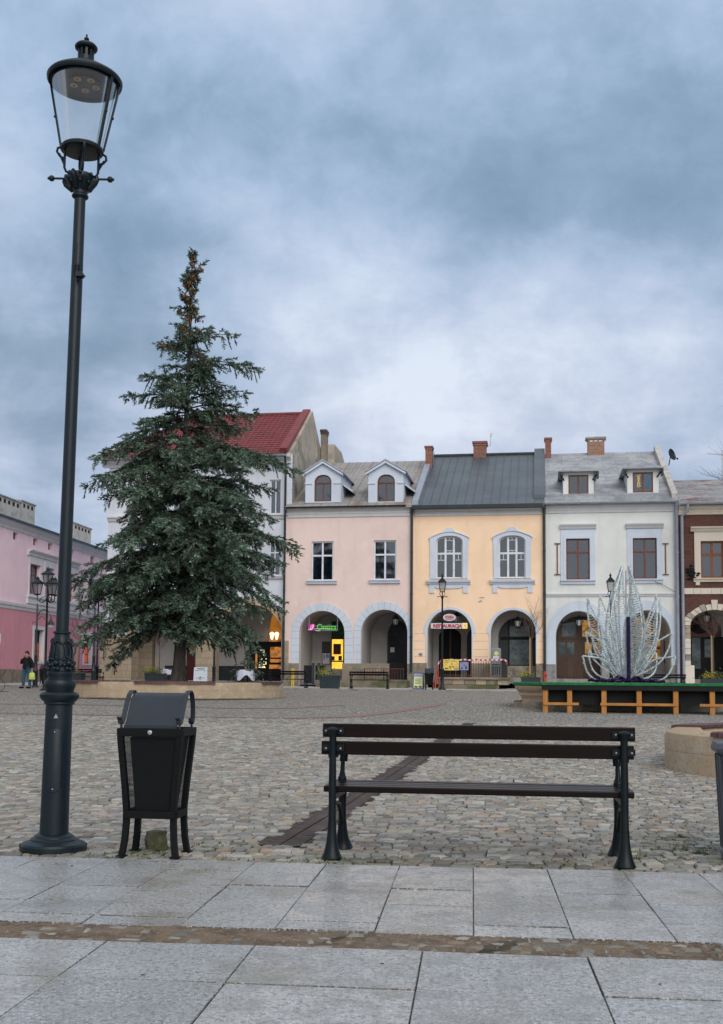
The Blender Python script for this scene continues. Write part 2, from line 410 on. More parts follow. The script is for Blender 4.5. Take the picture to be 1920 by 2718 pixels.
    M['needle'] = layered('spruce_needles', (.05, .09, .08), [], .65, spec=.3, attr='col')
    M['litter'] = layered('leaf_litter', (.05, .03, .02), [], .9, spec=.1, attr='col')
    M['cone'] = layered('spruce_cones', (.19, .082, .035), [(9, (.12, .05, .022), .4, .65), (30, (.28, .14, .06), .55, .75)], .8)
    M['leafy'] = layered('planter_leaves', (.1, .13, .03), [(6, (.05, .08, .02), .4, .65), (9, (.3, .26, .03), .6, .7)], .7)
    M['yellowleaf'] = layered('yellow_flowers', (.42, .33, .03), [(14, (.15, .17, .03), .5, .6)], .7)
    M['tinsel'] = layered('silver_tinsel', (.6, .66, .69), [(9, (.38, .44, .47), .45, .6), (30, (.85, .88, .9), .58, .72)], .4, metal=.25)
    M['purple'] = layered('purple_tinsel', (.011, .004, .042), [(20, (.05, .015, .15), .54, .7)], .35, metal=.4)
    M['carpet'] = layered('green_carpet', (.018, .165, .05), [(6, (.012, .11, .035), .42, .65), (60, (.03, .22, .08), .55, .72)], .9, [(120, .5, .01)])
    M['cloth'] = layered('lilac_white_cloth', (.56, .57, .68), [(4, (.47, .48, .6), .45, .7)], .9)
    M['yellow'] = layered('yellow_paint', (.7, .5, .03), [(6, (.55, .38, .03), .5, .7)], .5)
    M['blue'] = layered('blue_board', (.02, .06, .22), [(6, (.03, .08, .27), .5, .7)], .5)
    M['paper'] = layered('white_board', (.62, .68, .74), [(3, (.55, .61, .68), .5, .7)], .5)
    M['paperyel'] = layered('yellow_poster', (.72, .5, .06), [(5, (.75, .62, .22), .48, .56)], .6)
    M['paperlime'] = layered('pale_yellow_poster', (.68, .68, .3), [(7, (.5, .6, .4), .48, .6)], .6)
    M['paperblue'] = layered('lilac_poster', (.26, .27, .5), [(7, (.2, .22, .42), .48, .6)], .6)
    M['ink'] = layered('dark_print', (.05, .05, .055), [(9, (.08, .075, .075), .5, .6)], .6)
    M['redink'] = layered('red_print', (.45, .03, .045), [(9, (.38, .03, .04), .5, .6)], .6)
    M['greenink'] = layered('green_print', (.03, .22, .08), [(9, (.04, .26, .1), .5, .6)], .6)
    M['signwhite'] = layered('sign_white', srgb(212, 208, 216), [(5, srgb(196, 192, 200), .5, .7)], .5)
    M['greensign'] = layered('dark_green_sign', (.008, .07, .012), [(3, (.012, .1, .02), .45, .7)], .5)
    M['maroon'] = layered('maroon_board', (.085, .012, .014), [(3, (.12, .02, .018), .45, .7)], .5)
    M['redpane'] = layered('orange_red_blind', (.62, .085, .025), [(3, (.52, .065, .02), .45, .7)], .6)
    M['skin'] = layered('skin', (.42, .235, .17), [(20, (.36, .19, .14), .45, .7)], .6)
    M['jacket'] = layered('black_jacket', (.0045, .005, .008), [(8, (.008, .0085, .012), .45, .7)], .8)
    M['jeans'] = layered('blue_jeans', (.028, .1, .17), [(9, (.05, .14, .22), .45, .7)], .9)
    M['hair'] = layered('dark_hair', (.02, .014, .011), [(20, (.035, .024, .018), .45, .7)], .7)
    M['bag'] = layered('yellow_green_bag', (.62, .68, .17), [(6, (.7, .75, .35), .5, .7)], .6)
    M['whiteware'] = layered('white_enamel', (.6, .62, .63), [(6, (.5, .52, .53), .5, .7)], .5)
    M['cabinet'] = layered('grey_cabinet', (.22, .25, .28), [(4, (.18, .205, .23), .45, .7)], .5)
    M['ledplate'] = layered('cream_plate', (.93, .84, .72), [(5, (.88, .78, .66), .45, .7)], .6)
    def emit(name, c, s, dark=None, scale=6):
        g = NG(name); e = c
        if dark: e = g.mix(g.ramp(g.noise(scale, 4), .45, .62), c, dark)
        M[name] = g.done((.02, .02, .02), .6, emit=e, es=s)
    emit('shopyellow', (1, .62, .07), 1.0, (1, .5, .04), 3)
    emit('shoporange', (.8, .3, .06), .5, (.3, .08, .02), 2.5)
    emit('warmwall', (.62, .22, .02), .42, (.42, .14, .015), 1.2)
    emit('bulb', (1, .72, .36), 3.0)
    emit('goldglow', (.7, .36, .07), .42, (.25, .1, .02), 3)
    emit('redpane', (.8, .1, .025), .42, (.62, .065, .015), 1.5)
    emit('neongreen', (.16, .9, .1), .5)
    emit('neonwhite', (.75, 1, .75), .7)
    emit('neonpink', (.62, .01, .28), .55)
    emit('neonlilac', (1, .6, 1), .8)
    emit('fairylights', (1, .85, .45), 1.2)
    emit('signyellow', (1, .78, .25), .75)
    emit('credoyellow', (.9, .62, .2), .55)
    emit('credoblue', (.01, .22, .42), .5)
    def glassy(name, tint, gl, haze=0.0):
        g = NG(name); n = g.n; n.remove(g.b)
        tr = n.new('ShaderNodeBsdfTransparent'); tr.inputs[0].default_value = (*tint, 1)
        gs = n.new('ShaderNodeBsdfGlossy'); gs.inputs['Roughness'].default_value = .04; gs.inputs[0].default_value = (.9, .95, 1, 1)
        lw = n.new('ShaderNodeLayerWeight'); lw.inputs[0].default_value = .35
        mr = n.new('ShaderNodeMapRange'); g.link(lw.outputs['Fresnel'], mr.inputs[0]); mr.inputs[3].default_value = gl; mr.inputs[4].default_value = min(1, gl + .3)
        mx = n.new('ShaderNodeMixShader'); g.link(mr.outputs[0], mx.inputs[0]); g.link(tr.outputs[0], mx.inputs[1]); g.link(gs.outputs[0], mx.inputs[2]); sh = mx.outputs[0]
        if haze:
            df = n.new('ShaderNodeBsdfTranslucent'); df.inputs[0].default_value = (.9, .9, .88, 1)
            m2 = n.new('ShaderNodeMixShader'); m2.inputs[0].default_value = haze; g.link(sh, m2.inputs[1]); g.link(df.outputs[0], m2.inputs[2]); sh = m2.outputs[0]
        g.link(sh, g.out.inputs[0]); M[name] = g.m
    glassy('window_glass', (.48, .55, .6), .14)
    glassy('lantern_glass', (.97, .98, .98), .04, .1)
    glassy('milk_glass', (.85, .87, .88), .05, .4)
    glassy('shop_glass', (.35, .42, .45), .12)
build_materials()

# ------------------------------------------------------------------ world and sun
def build_world():
    w = bpy.data.worlds.new('World'); SC.world = w; w.use_nodes = True; t = w.node_tree; n = t.nodes; L = t.links
    for x in list(n): n.remove(x)
    out = n.new('ShaderNodeOutputWorld')
    SUN_EL, SUN_AZ = 33, 163            # soft brightness behind the camera, high
    sky = n.new('ShaderNodeTexSky'); sky.sky_type = 'NISHITA'; sky.sun_disc = False
    sky.sun_elevation = R(SUN_EL); sky.sun_rotation = R(SUN_AZ); sky.dust_density = 3
    b1 = n.new('ShaderNodeBackground'); b1.inputs[1].default_value = .05; L.new(sky.outputs[0], b1.inputs[0])
    co = n.new('ShaderNodeTexCoord'); D = co.outputs['Generated']
    sep = n.new('ShaderNodeSeparateXYZ'); L.new(D, sep.inputs[0])
    def mth(op, a, b=0.0, c=None):
        m = n.new('ShaderNodeMath'); m.operation = op
        for i, val in enumerate((a, b)):
            if hasattr(val, 'is_linked'): L.new(val, m.inputs[i])
            else: m.inputs[i].default_value = val
        return m.outputs[0]
    def mr(v, a, b, c=0.0, d=1.0, kind='SMOOTHSTEP'):
        m = n.new('ShaderNodeMapRange'); m.interpolation_type = kind; L.new(v, m.inputs[0])
        for i, val in enumerate((a, b, c, d)): m.inputs[i + 1].default_value = val
        return m.outputs[0]
    # cloud sheet: project the direction on a flat layer overhead
    zz = mth('ADD', mth('MAXIMUM', sep.outputs[2], 0.0), .22)
    cb = n.new('ShaderNodeCombineXYZ'); L.new(mth('DIVIDE', sep.outputs[0], zz), cb.inputs[0]); L.new(mth('DIVIDE', sep.outputs[1], zz), cb.inputs[1])
    cb.inputs[2].default_value = 3.7
    def noise(scale, detail, rough, dist, vec):
        m = n.new('ShaderNodeTexNoise'); m.inputs['Scale'].default_value = scale; m.inputs['Detail'].default_value = detail
        m.inputs['Roughness'].default_value = rough; m.inputs['Distortion'].default_value = dist; L.new(vec, m.inputs['Vector']); return m.outputs['Fac']
    n1 = noise(1.5, 7, .55, .35, cb.outputs[0]); n2 = noise(4.5, 6, .55, .25, cb.outputs[0])
    n3 = noise(7.0, 5, .6, .3, D)
    val = mth('ADD', mth('MULTIPLY', mth('SUBTRACT', n1, .5), .9), mth('MULTIPLY', mth('SUBTRACT', n2, .5), .7))
    val = mth('ADD', val, mth('MULTIPLY', mth('SUBTRACT', n3, .5), .5))
    val = mth('ADD', val, mth('MULTIPLY', mth('SUBTRACT', noise(20, 7, .66, .5, D), .5), .36))
    val = mth('ADD', val, .55)
    # broad light and dark banks, warped a little so that their edges are ragged
    wn = n.new('ShaderNodeTexNoise'); wn.inputs['Scale'].default_value = 3.2; wn.inputs['Detail'].default_value = 5; L.new(D, wn.inputs['Vector'])
    va = n.new('ShaderNodeVectorMath'); va.operation = 'SUBTRACT'; L.new(wn.outputs['Color'], va.inputs[0]); va.inputs[1].default_value = (.5, .5, .5)
    vb = n.new('ShaderNodeVectorMath'); vb.operation = 'SCALE'; L.new(va.outputs[0], vb.inputs[0]); vb.inputs['Scale'].default_value = .16
    vc = n.new('ShaderNodeVectorMath'); vc.operation = 'ADD'; L.new(D, vc.inputs[0]); L.new(vb.outputs[0], vc.inputs[1])
    BL = [((1120, 420), .13, -.24), ((1620, 500), .13, -.3), ((760, 520), .08, -.12), ((1050, 880), .12, .26), ((1640, 690), .10, .3), ((700, 640), .09, .16),
          ((260, 780), .11, -.26), ((60, 1010), .10, -.24), ((420, 350), .10, -.12), ((900, 110), .14, .06), ((80, 560), .07, .16), ((1300, 1020), .16, .18), ((1750, 900), .1, .16), ((560, 620), .05, .12), ((40, 1180), .05, .22), ((1250, 450), .05, .18), ((1500, 200), .1, .05), ((140, 150), .12, -.1)]
    for (u, v), rad, amp in BL:
        d = ray(u, v).normalized()
        sb = n.new('ShaderNodeVectorMath'); sb.operation = 'DISTANCE'; L.new(vc.outputs[0], sb.inputs[0]); sb.inputs[1].default_value = d
        val = mth('ADD', val, mr(sb.outputs['Value'], 0, rad * 1.5, amp, 0))
    cr = n.new('ShaderNodeValToRGB'); L.new(val, cr.inputs[0]); e = cr.color_ramp.elements
    e[0].position = .12; e[0].color = (*srgb(126, 146, 168), 1); e[1].position = .98; e[1].color = (*srgb(210, 217, 229), 1)
    for p, c in ((.32, (141, 159, 181)), (.52, (163, 178, 200)), (.74, (186, 195, 214))):
        q = e.new(p); q.color = (*srgb(*c), 1)
    # higher up the blue shows through, overhead and behind the sheet is brighter (overcast sky)
    up = mr(sep.outputs[2], .16, .5)
    mx = n.new('ShaderNodeMix'); mx.data_type = 'RGBA'; mx.blend_type = 'MULTIPLY'; L.new(up, mx.inputs['Factor']); L.new(cr.outputs[0], mx.inputs['A']); mx.inputs['B'].default_value = (.89, .98, 1.03, 1)
    low = mr(sep.outputs[2], .0, .14, 1, 0)
    mx2 = n.new('ShaderNodeMix'); mx2.data_type = 'RGBA'; L.new(mth('MULTIPLY', low, .5), mx2.inputs['Factor']); L.new(mx.outputs['Result'], mx2.inputs['A']); mx2.inputs['B'].default_value = (*srgb(172, 186, 212), 1)
    ng = mth('MAXIMUM', mr(sep.outputs[2], .5, .75), mr(sep.outputs[1], .1, -.5))
    mx3 = n.new('ShaderNodeMix'); mx3.data_type = 'RGBA'; L.new(mth('MULTIPLY', ng, .8), mx3.inputs['Factor']); L.new(mx2.outputs['Result'], mx3.inputs['A']); mx3.inputs['B'].default_value = (.52, .51, .51, 1)
    st = mth('ADD', mr(sep.outputs[2], .55, .95, 0, SKYTOP), mth('ADD', mr(sep.outputs[1], -.1, -.7, 0, SKYBACK), SKYBASE))
    b2 = n.new('ShaderNodeBackground'); L.new(mx3.outputs['Result'], b2.inputs[0]); L.new(st, b2.inputs[1])
    ms = n.new('ShaderNodeMixShader'); ms.inputs[0].default_value = .95; L.new(b1.outputs[0], ms.inputs[1]); L.new(b2.outputs[0], ms.inputs[2]); L.new(ms.outputs[0], out.inputs[0])
    w.cycles.sampling_method = 'MANUAL'; w.cycles.sample_map_resolution = 512
    s = bpy.data.lights.new('sun', 'SUN'); s.energy = SUNPOW; s.angle = R(45); s.color = (1, .965, .92)
    so = bpy.data.objects.new('sun', s); COL.objects.link(so)
    # sun_rotation is measured clockwise from +Y: put the lamp there
    az = R(SUN_AZ); d = Vector((math.sin(az) * math.cos(R(SUN_EL)), math.cos(az) * math.cos(R(SUN_EL)), math.sin(R(SUN_EL))))
    so.rotation_euler = (-d).to_track_quat('-Z', 'Y').to_euler(); so.location = d * 60
SKYTOP, SKYBACK, SKYBASE, SUNPOW = .15, .1, 1.0, 1.5
build_world()
vs_ = SC.view_settings; vs_.view_transform = 'Standard'; vs_.look = 'None'; vs_.exposure = .3; vs_.gamma = 1
SC.cycles.max_bounces = 6; SC.cycles.diffuse_bounces = 3; SC.cycles.glossy_bounces = 3; SC.cycles.transparent_max_bounces = 12; SC.cycles.transmission_bounces = 4
SC.cycles.use_denoising = True; SC.cycles.sample_clamp_indirect = 4
# ------------------------------------------------------------------ the square: ground, setts, slabs
RF = Frame((5.93, 56.0, 0), 9.3)           # the row of town houses
SA = R(5.8)                                # direction of the slab walk
S1 = Vector((math.cos(SA), -math.sin(SA), 0)); S2 = Vector((math.sin(SA), math.cos(SA), 0))
def sp_(u, v): return gp(u, v).dot(S1)
def sq_(u, v): return gp(u, v).dot(S2)
def SW(p, q, z=0): return S1 * p + S2 * q + Vector((0, 0, z))
Q_EDGE = (sq_(0, 2271) + sq_(1920, 2318)) / 2
Q_ST = (sq_(0, 2446) + sq_(960, 2471) + sq_(1920, 2502)) / 3
Q_SB = (sq_(0, 2490) + sq_(960, 2520) + sq_(1920, 2546)) / 3
Q_C = (sq_(0, 2588) + sq_(960, 2621) + sq_(1920, 2655)) / 3

def mesh_obj(name, V, Fc, mat, colors=None, smooth=False):
    """numpy vertex array + face list / face array, optional per-vertex colour attribute 'col'"""
    me = bpy.data.meshes.new(name)
    if isinstance(Fc, np.ndarray):
        nf, k = Fc.shape
        me.vertices.add(len(V)); me.vertices.foreach_set('co', np.asarray(V, dtype=np.float32).ravel())
        me.loops.add(nf * k); me.loops.foreach_set('vertex_index', Fc.astype(np.int32).ravel())
        me.polygons.add(nf); me.polygons.foreach_set('loop_start', np.arange(0, nf * k, k, dtype=np.int32))
        try: me.polygons.foreach_set('loop_total', np.full(nf, k, dtype=np.int32))
        except Exception: pass
        me.update(calc_edges=True); me.validate()
    else:
        me.from_pydata([tuple(v) for v in V], [], Fc)
    me.materials.append(mat)
    if colors is not None:
        a = me.color_attributes.new('col', 'FLOAT_COLOR', 'POINT')
        cc = np.ones((len(V), 4), dtype=np.float32); cc[:, :3] = colors; a.data.foreach_set('color', cc.ravel())
    if smooth: me.polygons.foreach_set('use_smooth', [True] * len(me.polygons))
    o = bpy.data.objects.new(name, me); COL.objects.link(o); return o

def build_ground():
    # one sheet out to the horizon
    ys = [-12, -4, 0, 4, 10, 20, 30, 40, 50, 60, 75, 120, 300, 800]; xs = [-700, -150, -60, -20, 0, 20, 60, 150, 700]
    V = [(x, y, gz(y) - .035) for y in ys for x in xs]; n = len(xs)
    Fs = [(j * n + i, j * n + i + 1, (j + 1) * n + i + 1, (j + 1) * n + i) for j in range(len(ys) - 1) for i in range(n - 1)]
    o = mesh_obj('ground', V, Fs, M['ground']); tag(o, kind='structure')
    # far cobbles
    V = []; Fs = []
    ys = list(np.linspace(23.6, 110, 24))
    for y in ys:
        for x in (-70, 0, 70): V.append((x, y, gz(y) - .004))
    Fs = [(j * 3 + i, j * 3 + i + 1, (j + 1) * 3 + i + 1, (j + 1) * 3 + i) for j in range(len(ys) - 1) for i in range(2)]
    tag(mesh_obj('road', V, Fs, M['far_cobble']), kind='structure')

PAL = np.array([(.23, .235, .238), (.3, .305, .3), (.38, .38, .37), (.34, .285, .22), (.34, .25, .195), (.12, .122, .125), (.26, .24, .2), (.43, .4, .35)])
PAL = PAL * .62 + np.array((.27, .26, .24)) * .38
PW = np.array([.25, .25, .13, .11, .06, .07, .08, .05])

def stone_mesh(cx, cy, hx, hy, ang, zt, cols, depth=.05, jit=.13, bev=.0045, tilt=.01):
    """many irregular setts at once: 5-ring-vertex tops with a worn edge"""
    N = len(cx); K = 6
    th = np.array([-.86, -.14, .72, 1.02, 1.86, 2.72]) * math.pi / 2 - .4
    base = np.array([(-1, -1), (.15, -1.06), (1, -1), (1, 1), (-.1, 1.06), (-1, 1)], dtype=float)
    P = np.repeat(base[None], N, 0) + rng.normal(0, jit, (N, K, 2))
    P[..., 0] *= hx[:, None]; P[..., 1] *= hy[:, None]
    ca, sa = np.cos(ang), np.sin(ang)
    def rot(A): return np.stack([A[..., 0] * ca[:, None] - A[..., 1] * sa[:, None], A[..., 0] * sa[:, None] + A[..., 1] * ca[:, None]], -1)
    rings = []
    tx, ty = rng.normal(0, tilt, N), rng.normal(0, tilt, N)
    for shrink, dz in ((1.0, -depth), (1.0, -bev * 1.3), (None, -bev * .35), (None, 0)):
        if shrink == 1.0: A = P
        else:
            k = bev * .8 if dz < 0 else bev * 2.0
            s = np.maximum(.3, 1 - k / np.stack([hx, hy], -1))[:, None, :]; A = P * s
        A = rot(A)
        z = zt[:, None] + dz + (A[..., 0] * tx[:, None] + A[..., 1] * ty[:, None]) * 1.0 + (rng.normal(0, .0016, A.shape[:2]) if dz >= -.02 else 0)
        rings.append(np.stack([A[..., 0] + cx[:, None], A[..., 1] + cy[:, None], z], -1))
    ctr = np.stack([cx, cy, zt + .003 + rng.normal(0, .003, N)], -1)[:, None, :]
    V = np.concatenate(rings + [ctr], 1); per = 4 * K + 1
    f = []
    for r in range(3):
        for k in range(K):
            l = (k + 1) % K; f.append((r * K + k, r * K + l, (r + 1) * K + l, (r + 1) * K + k))
    q = np.array(f)
    t = np.array([(3 * K + k, 3 * K + (k + 1) % K, 4 * K) for k in range(K)])
    off = (np.arange(N) * per)[:, None, None]
    Q = (q[None] + off).reshape(-1, 4); T = (t[None] + off).reshape(-1, 3)
    C = np.repeat(cols[:, None, :], per, 1).reshape(-1, 3)
    return V.reshape(-1, 3), Q, T, C

def quads_tris(name, V, Q, T, C, mat, smooth=True):
    me = bpy.data.meshes.new(name); nq, nt = len(Q), len(T)
    me.vertices.add(len(V)); me.vertices.foreach_set('co', V.astype(np.float32).ravel())
    me.loops.add(nq * 4 + nt * 3); me.loops.foreach_set('vertex_index', np.concatenate([Q.ravel(), T.ravel()]).astype(np.int32))
    me.polygons.add(nq + nt)
    me.polygons.foreach_set('loop_start', np.concatenate([np.arange(nq) * 4, nq * 4 + np.arange(nt) * 3]).astype(np.int32))
    me.update(calc_edges=True)
    a = me.color_attributes.new('col', 'FLOAT_COLOR', 'POINT'); cc = np.ones((len(V), 4), dtype=np.float32); cc[:, :3] = C; a.data.foreach_set('color', cc.ravel())
    me.materials.append(mat)
    if smooth: me.polygons.foreach_set('use_smooth', [True] * (nq + nt)); me.set_sharp_from_angle(angle=R(28))
    o = bpy.data.objects.new(name, me); COL.objects.link(o); return o

DR0 = Vector(gp(742, 2241)); DR1 = Vector(gp(1334, 1861))        # the clinker drain, near and far end
DD = (DR1 - DR0).normalized(); DN = Vector((DD.y, -DD.x, 0)); DW = .135

def build_cobbles():
    cx, cy, hx, hy, an, zt, cl = [], [], [], [], [], [], []
    q = Q_EDGE + .055
    while q < 24.6:
        pitch = random.uniform(.074, .1) * (1 if q < 14 else 1.15)
        p = -.43 * q - 3.4 - random.random() * .1; pe = .43 * q + 3.4; ph = random.random() * 6
        while p < pe:
            ln = random.choice((.07, .085, .095, .105, .115, .135)) * random.uniform(.9, 1.1)
            pc, qc = p + ln / 2, q
            wob = .05 * math.sin(pc * .9 + q * .35) + .03 * math.sin(pc * 2.3 - q * 1.1) + .012 * math.sin(pc * 5 + ph)
            X = S1 * pc + S2 * (qc + (wob if q > Q_EDGE + .4 else wob * .15))
            p += ln
            r = X - DR0; a_, b_ = r.x * DD.x + r.y * DD.y, r.x * DN.x + r.y * DN.y
            if -.02 < a_ and abs(b_) < DW + .022: continue
            if abs(pc) > .43 * q + 3.2: continue
            if random.random() < .012: continue
            cx.append(X.x); cy.append(X.y); hx.append(max(.028, ln / 2 - random.uniform(.003, .008))); hy.append(pitch / 2 - random.uniform(.003, .009))
            an.append(-SA + random.gauss(0, .09)); zt.append(gz(X.y) + random.gauss(-.004, .0022) + .006 * math.sin(X.x * 1.7) * math.sin(X.y * 1.3))
            cl.append(random.choices(range(8), PW)[0])
        q += pitch
    A = np.array; N = len(cx)
    cols = PAL[A(cl)] * rng.uniform(.68, 1.2, (N, 1)) * rng.normal(1, .02, (N, 3)) * np.array((1.08, 1.055, 1.0))
    # stones along the slabs are coloured darker and browner, in a ragged band
    qq = np.abs(A(cx) * S2.x + A(cy) * S2.y - Q_EDGE); dirt_dark = np.clip(1.25 - qq / np.maximum(.05, .2 + .14 * np.sin(A(cx) * 2.1) + .08 * np.sin(A(cx) * 5.3 + 1)), 0, 1)[:, None] * rng.uniform(.35, 1, (N, 1))
    cols = cols * (1 - dirt_dark * .55) + np.array((.06, .05, .035)) * dirt_dark * .5
    V, Q, T, Cc = stone_mesh(A(cx), A(cy), A(hx), A(hy), A(an), A(zt), cols)
    tag(quads_tris('cobblestone_ground', V, Q, T, Cc, M['cobble']), kind='structure')

def build_drain():
    b = MB(); L = (DR1 - DR0).length; n = 60
    for k in range(n):
        a0, a1 = L * k / n, L * (k + 1) / n
        P0, P1 = DR0 + DD * a0, DR0 + DD * a1
        for s0, s1, dz in ((-DW, -.01, 0), (.01, DW, 0)):
            vs = []
            for P in (P0, P1):
                z = gz(P.y)
                for s in (s0, (s0 + s1) / 2, s1):
                    vs.append((P.x + DN.x * s, P.y + DN.y * s, z - .006 + (.0 if s != (s0 + s1) / 2 else -.006) + dz + random.gauss(0, .0012)))
            b.add(vs, [(0, 1, 4, 3), (1, 2, 5, 4)])
    s = MB(); vs = []
    for k in range(25):
        P = DR0 + DD * (L * k / 24)
        for w in (-DW - .06, DW + .06): vs.append((P.x + DN.x * w, P.y + DN.y * w, gz(P.y) - .013))
    s.add(vs, [(2 * k, 2 * k + 1, 2 * k + 3, 2 * k + 2) for k in range(24)]); tag(s.build('drain_path_bed', M['jointsand']), kind='structure')
    o = b.build('drain_path', M['drain']); tag(o, kind='structure')
    # local coordinates along the drain so that the clinker courses follow it
    rz = math.atan2(DD.y, DD.x); Mx = Matrix.Translation(DR0) @ Matrix.Rotation(rz, 4, 'Z'); o.data.transform(Mx.inverted()); o.matrix_world = Mx

def build_bands():
    for pts, w in ((((-150, 1893), (0, 1893), (250, 1897), (500, 1902), (760, 1906), (930, 1902), (1020, 1892), (1120, 1877), (1170, 1868)), .5),
                   (((-100, 1868), (150, 1869), (420, 1874), (620, 1880), (760, 1880), (900, 1872)), .42)):
        P = [gp(*p) for p in pts]; b = MB(); vs = []
        fine = []
        for i in range(len(P) - 1):
            for k in range(6): fine.append(P[i].lerp(P[i + 1], k / 6))
        fine.append(P[-1])
        for i, p in enumerate(fine):
            t = (fine[min(i + 1, len(fine) - 1)] - fine[max(i - 1, 0)]).normalized(); nn = Vector((-t.y, t.x, 0)) * w / 2
            for s in (-1, 1):
                q = p + nn * s; vs.append((q.x, q.y, gz(q.y) + .004))
        b.add(vs, [(2 * i, 2 * i + 1, 2 * i + 3, 2 * i + 2) for i in range(len(fine) - 1)])
        tag(b.build('red_stone_path', M['redband']), kind='structure')

def slab(b, cols, p0, p1, q0, q1, z, g=.001, bev=.0022):
    tw = [random.gauss(0, .0012) for _ in range(4)]
    def ring(i, dz): return [SW(p0 + i, q0 + i, z + dz + tw[0]), SW(p1 - i, q0 + i, z + dz + tw[1]), SW(p1 - i, q1 - i, z + dz + tw[2]), SW(p0 + i, q1 - i, z + dz + tw[3])]
    o = len(b.v); b.v += [tuple(v) for v in ring(g, -.05) + ring(g, -bev) + ring(g + bev, 0) + ring(g + bev + .0015, 0)]
    for r in (0, 4, 8):
        for k in range(4):
            l = (k + 1) % 4; b.f.append((o + r + k, o + r + l, o + r + 4 + l, o + r + 4 + k))
    b.f.append((o + 12, o + 13, o + 14, o + 15)); b.m += [0] * 13
    k = random.uniform(.86, 1.12); c = random.choice(((.47, .48, .475), (.495, .5, .485), (.44, .455, .46), (.51, .505, .485)))
    cols += [(.06, .051, .04)] * 12 + [dim(c, k)] * 4

def build_walk():
    b = MB(); cols = []
    J = [((296, 2280), (3, 2418)), ((485, 2286), (213, 2445)), ((680, 2292), (470, 2454)), ((867, 2298), (728, 2460)), ((1066, 2301), (987, 2472)), ((1259, 2306), (1254, 2477)), ((1456, 2309), (1519, 2490)), ((1655, 2315), (1794, 2493)), ((1848, 2318), (2040, 2470))]
    ps = [(sp_(*a) + sp_(*c)) / 2 for a, c in J]
    step = (ps[-1] - ps[0]) / (len(ps) - 1)
    for k in range(1, 7): ps = [ps[0] - step] + ps + [ps[-1] + step]
    # cross joints (fractions of the run, counted from the cobbles) as in the photo, then random outside it
    fr = {6: (.05, .34, .5, .72, .9), 7: (0, .2, .44, .56, .9), 8: (.1, .42, .62,), 9: (.0, .32, .5, .9), 10: (.1, .42, .65), 11: (.3, .52, .88), 12: (.12, .42, .64), 13: (.32, .55, .8), 14: (.44, .66), 15: (.25, .6)}
    for i in range(len(ps) - 1):
        f = sorted(set(fr.get(i, (random.uniform(.2, .4), random.uniform(.5, .85)))) - {0, .0})
        qs = [Q_EDGE] + [Q_EDGE + (Q_ST - Q_EDGE) * t for t in f] + [Q_ST]
        for k in range(len(qs) - 1): slab(b, cols, ps[i], ps[i + 1], qs[k + 1], qs[k], random.gauss(0, .0015))
    K = [((290, 2499), (60, 2650)), ((664, 2511), (524, 2718)), ((1127, 2522), (1081, 2718)), ((1564, 2541), (1629, 2718))]
    ks = [(sp_(*a) + sp_(*c)) / 2 for a, c in K]; step = (ks[-1] - ks[0]) / 3
    for k in range(4): ks = [ks[0] - step] + ks + [ks[-1] + step]
    for i in range(len(ks) - 1):
        q = Q_SB; qn = Q_C
        while q > .5:
            slab(b, cols, ks[i], ks[i + 1], qn, q, random.gauss(0, .001), g=.0016)
            q, qn = qn, qn - random.uniform(.55, .62)
    o = mesh_obj('pavement', b.v, b.f, M['granite'], np.array(cols)); tag(o, kind='structure')
    b = MB(); b.add([SW(-6, .3, -.0075), SW(6, .3, -.0075), SW(6, Q_EDGE + .02, -.0075), SW(-6, Q_EDGE + .02, -.0075)], [(0, 1, 2, 3)]); tag(b.build('joint_ground', M['jointsand']), kind='structure')
    # the sand strip with half buried stones
    b = MB(); n = 60; vs = []
    for i in range(n + 1):
        p = -3.6 + 7.2 * i / n
        for q in (Q_SB - .02, (Q_SB + Q_ST) / 2, Q_ST + .02):
            vs.append(SW(p, q, -.0055 + random.gauss(0, .0012)))
    b.add(vs, [(3 * i + k, 3 * i + k + 1, 3 * i + k + 4, 3 * i + k + 3) for i in range(n) for k in (0, 1)])
    tag(b.build('sand_path', M['sand']), kind='structure')
    cx, cy, hx, hy, an, zt, cl = [], [], [], [], [], [], []
    rows = 4; wq = (Q_ST - Q_SB) / rows
    for r in range(rows):
        p = -3.4 + random.random() * .1
        while p < 3.4:
            ln = random.uniform(.06, .13); X = SW(p + ln / 2, Q_SB + wq * (r + .5) + random.gauss(0, .006)); p += ln
            keep = .6 + .32 * (X.x > .4) - .1 * (X.x < -.8)
            if random.random() > keep: continue
            cx.append(X.x); cy.append(X.y); hx.append(ln / 2 - random.uniform(.012, .03)); hy.append(wq / 2 - random.uniform(.006, .02))
            an.append(-SA + random.gauss(0, .14)); zt.append(random.gauss(-.002, .003)); cl.append(random.choices(range(8), PW)[0])
    A = np.array; N = len(cx); cols = PAL[A(cl)] * rng.uniform(.6, .95, (N, 1)) * np.array((1.02, 1, .92))
    V, Q, T, Cc = stone_mesh(A(cx), A(cy), A(hx), A(hy), A(an), A(zt), cols, jit=.24, bev=.008)
    tag(quads_tris('path_paving', V, Q, T, Cc, M['cobble']), kind='structure')

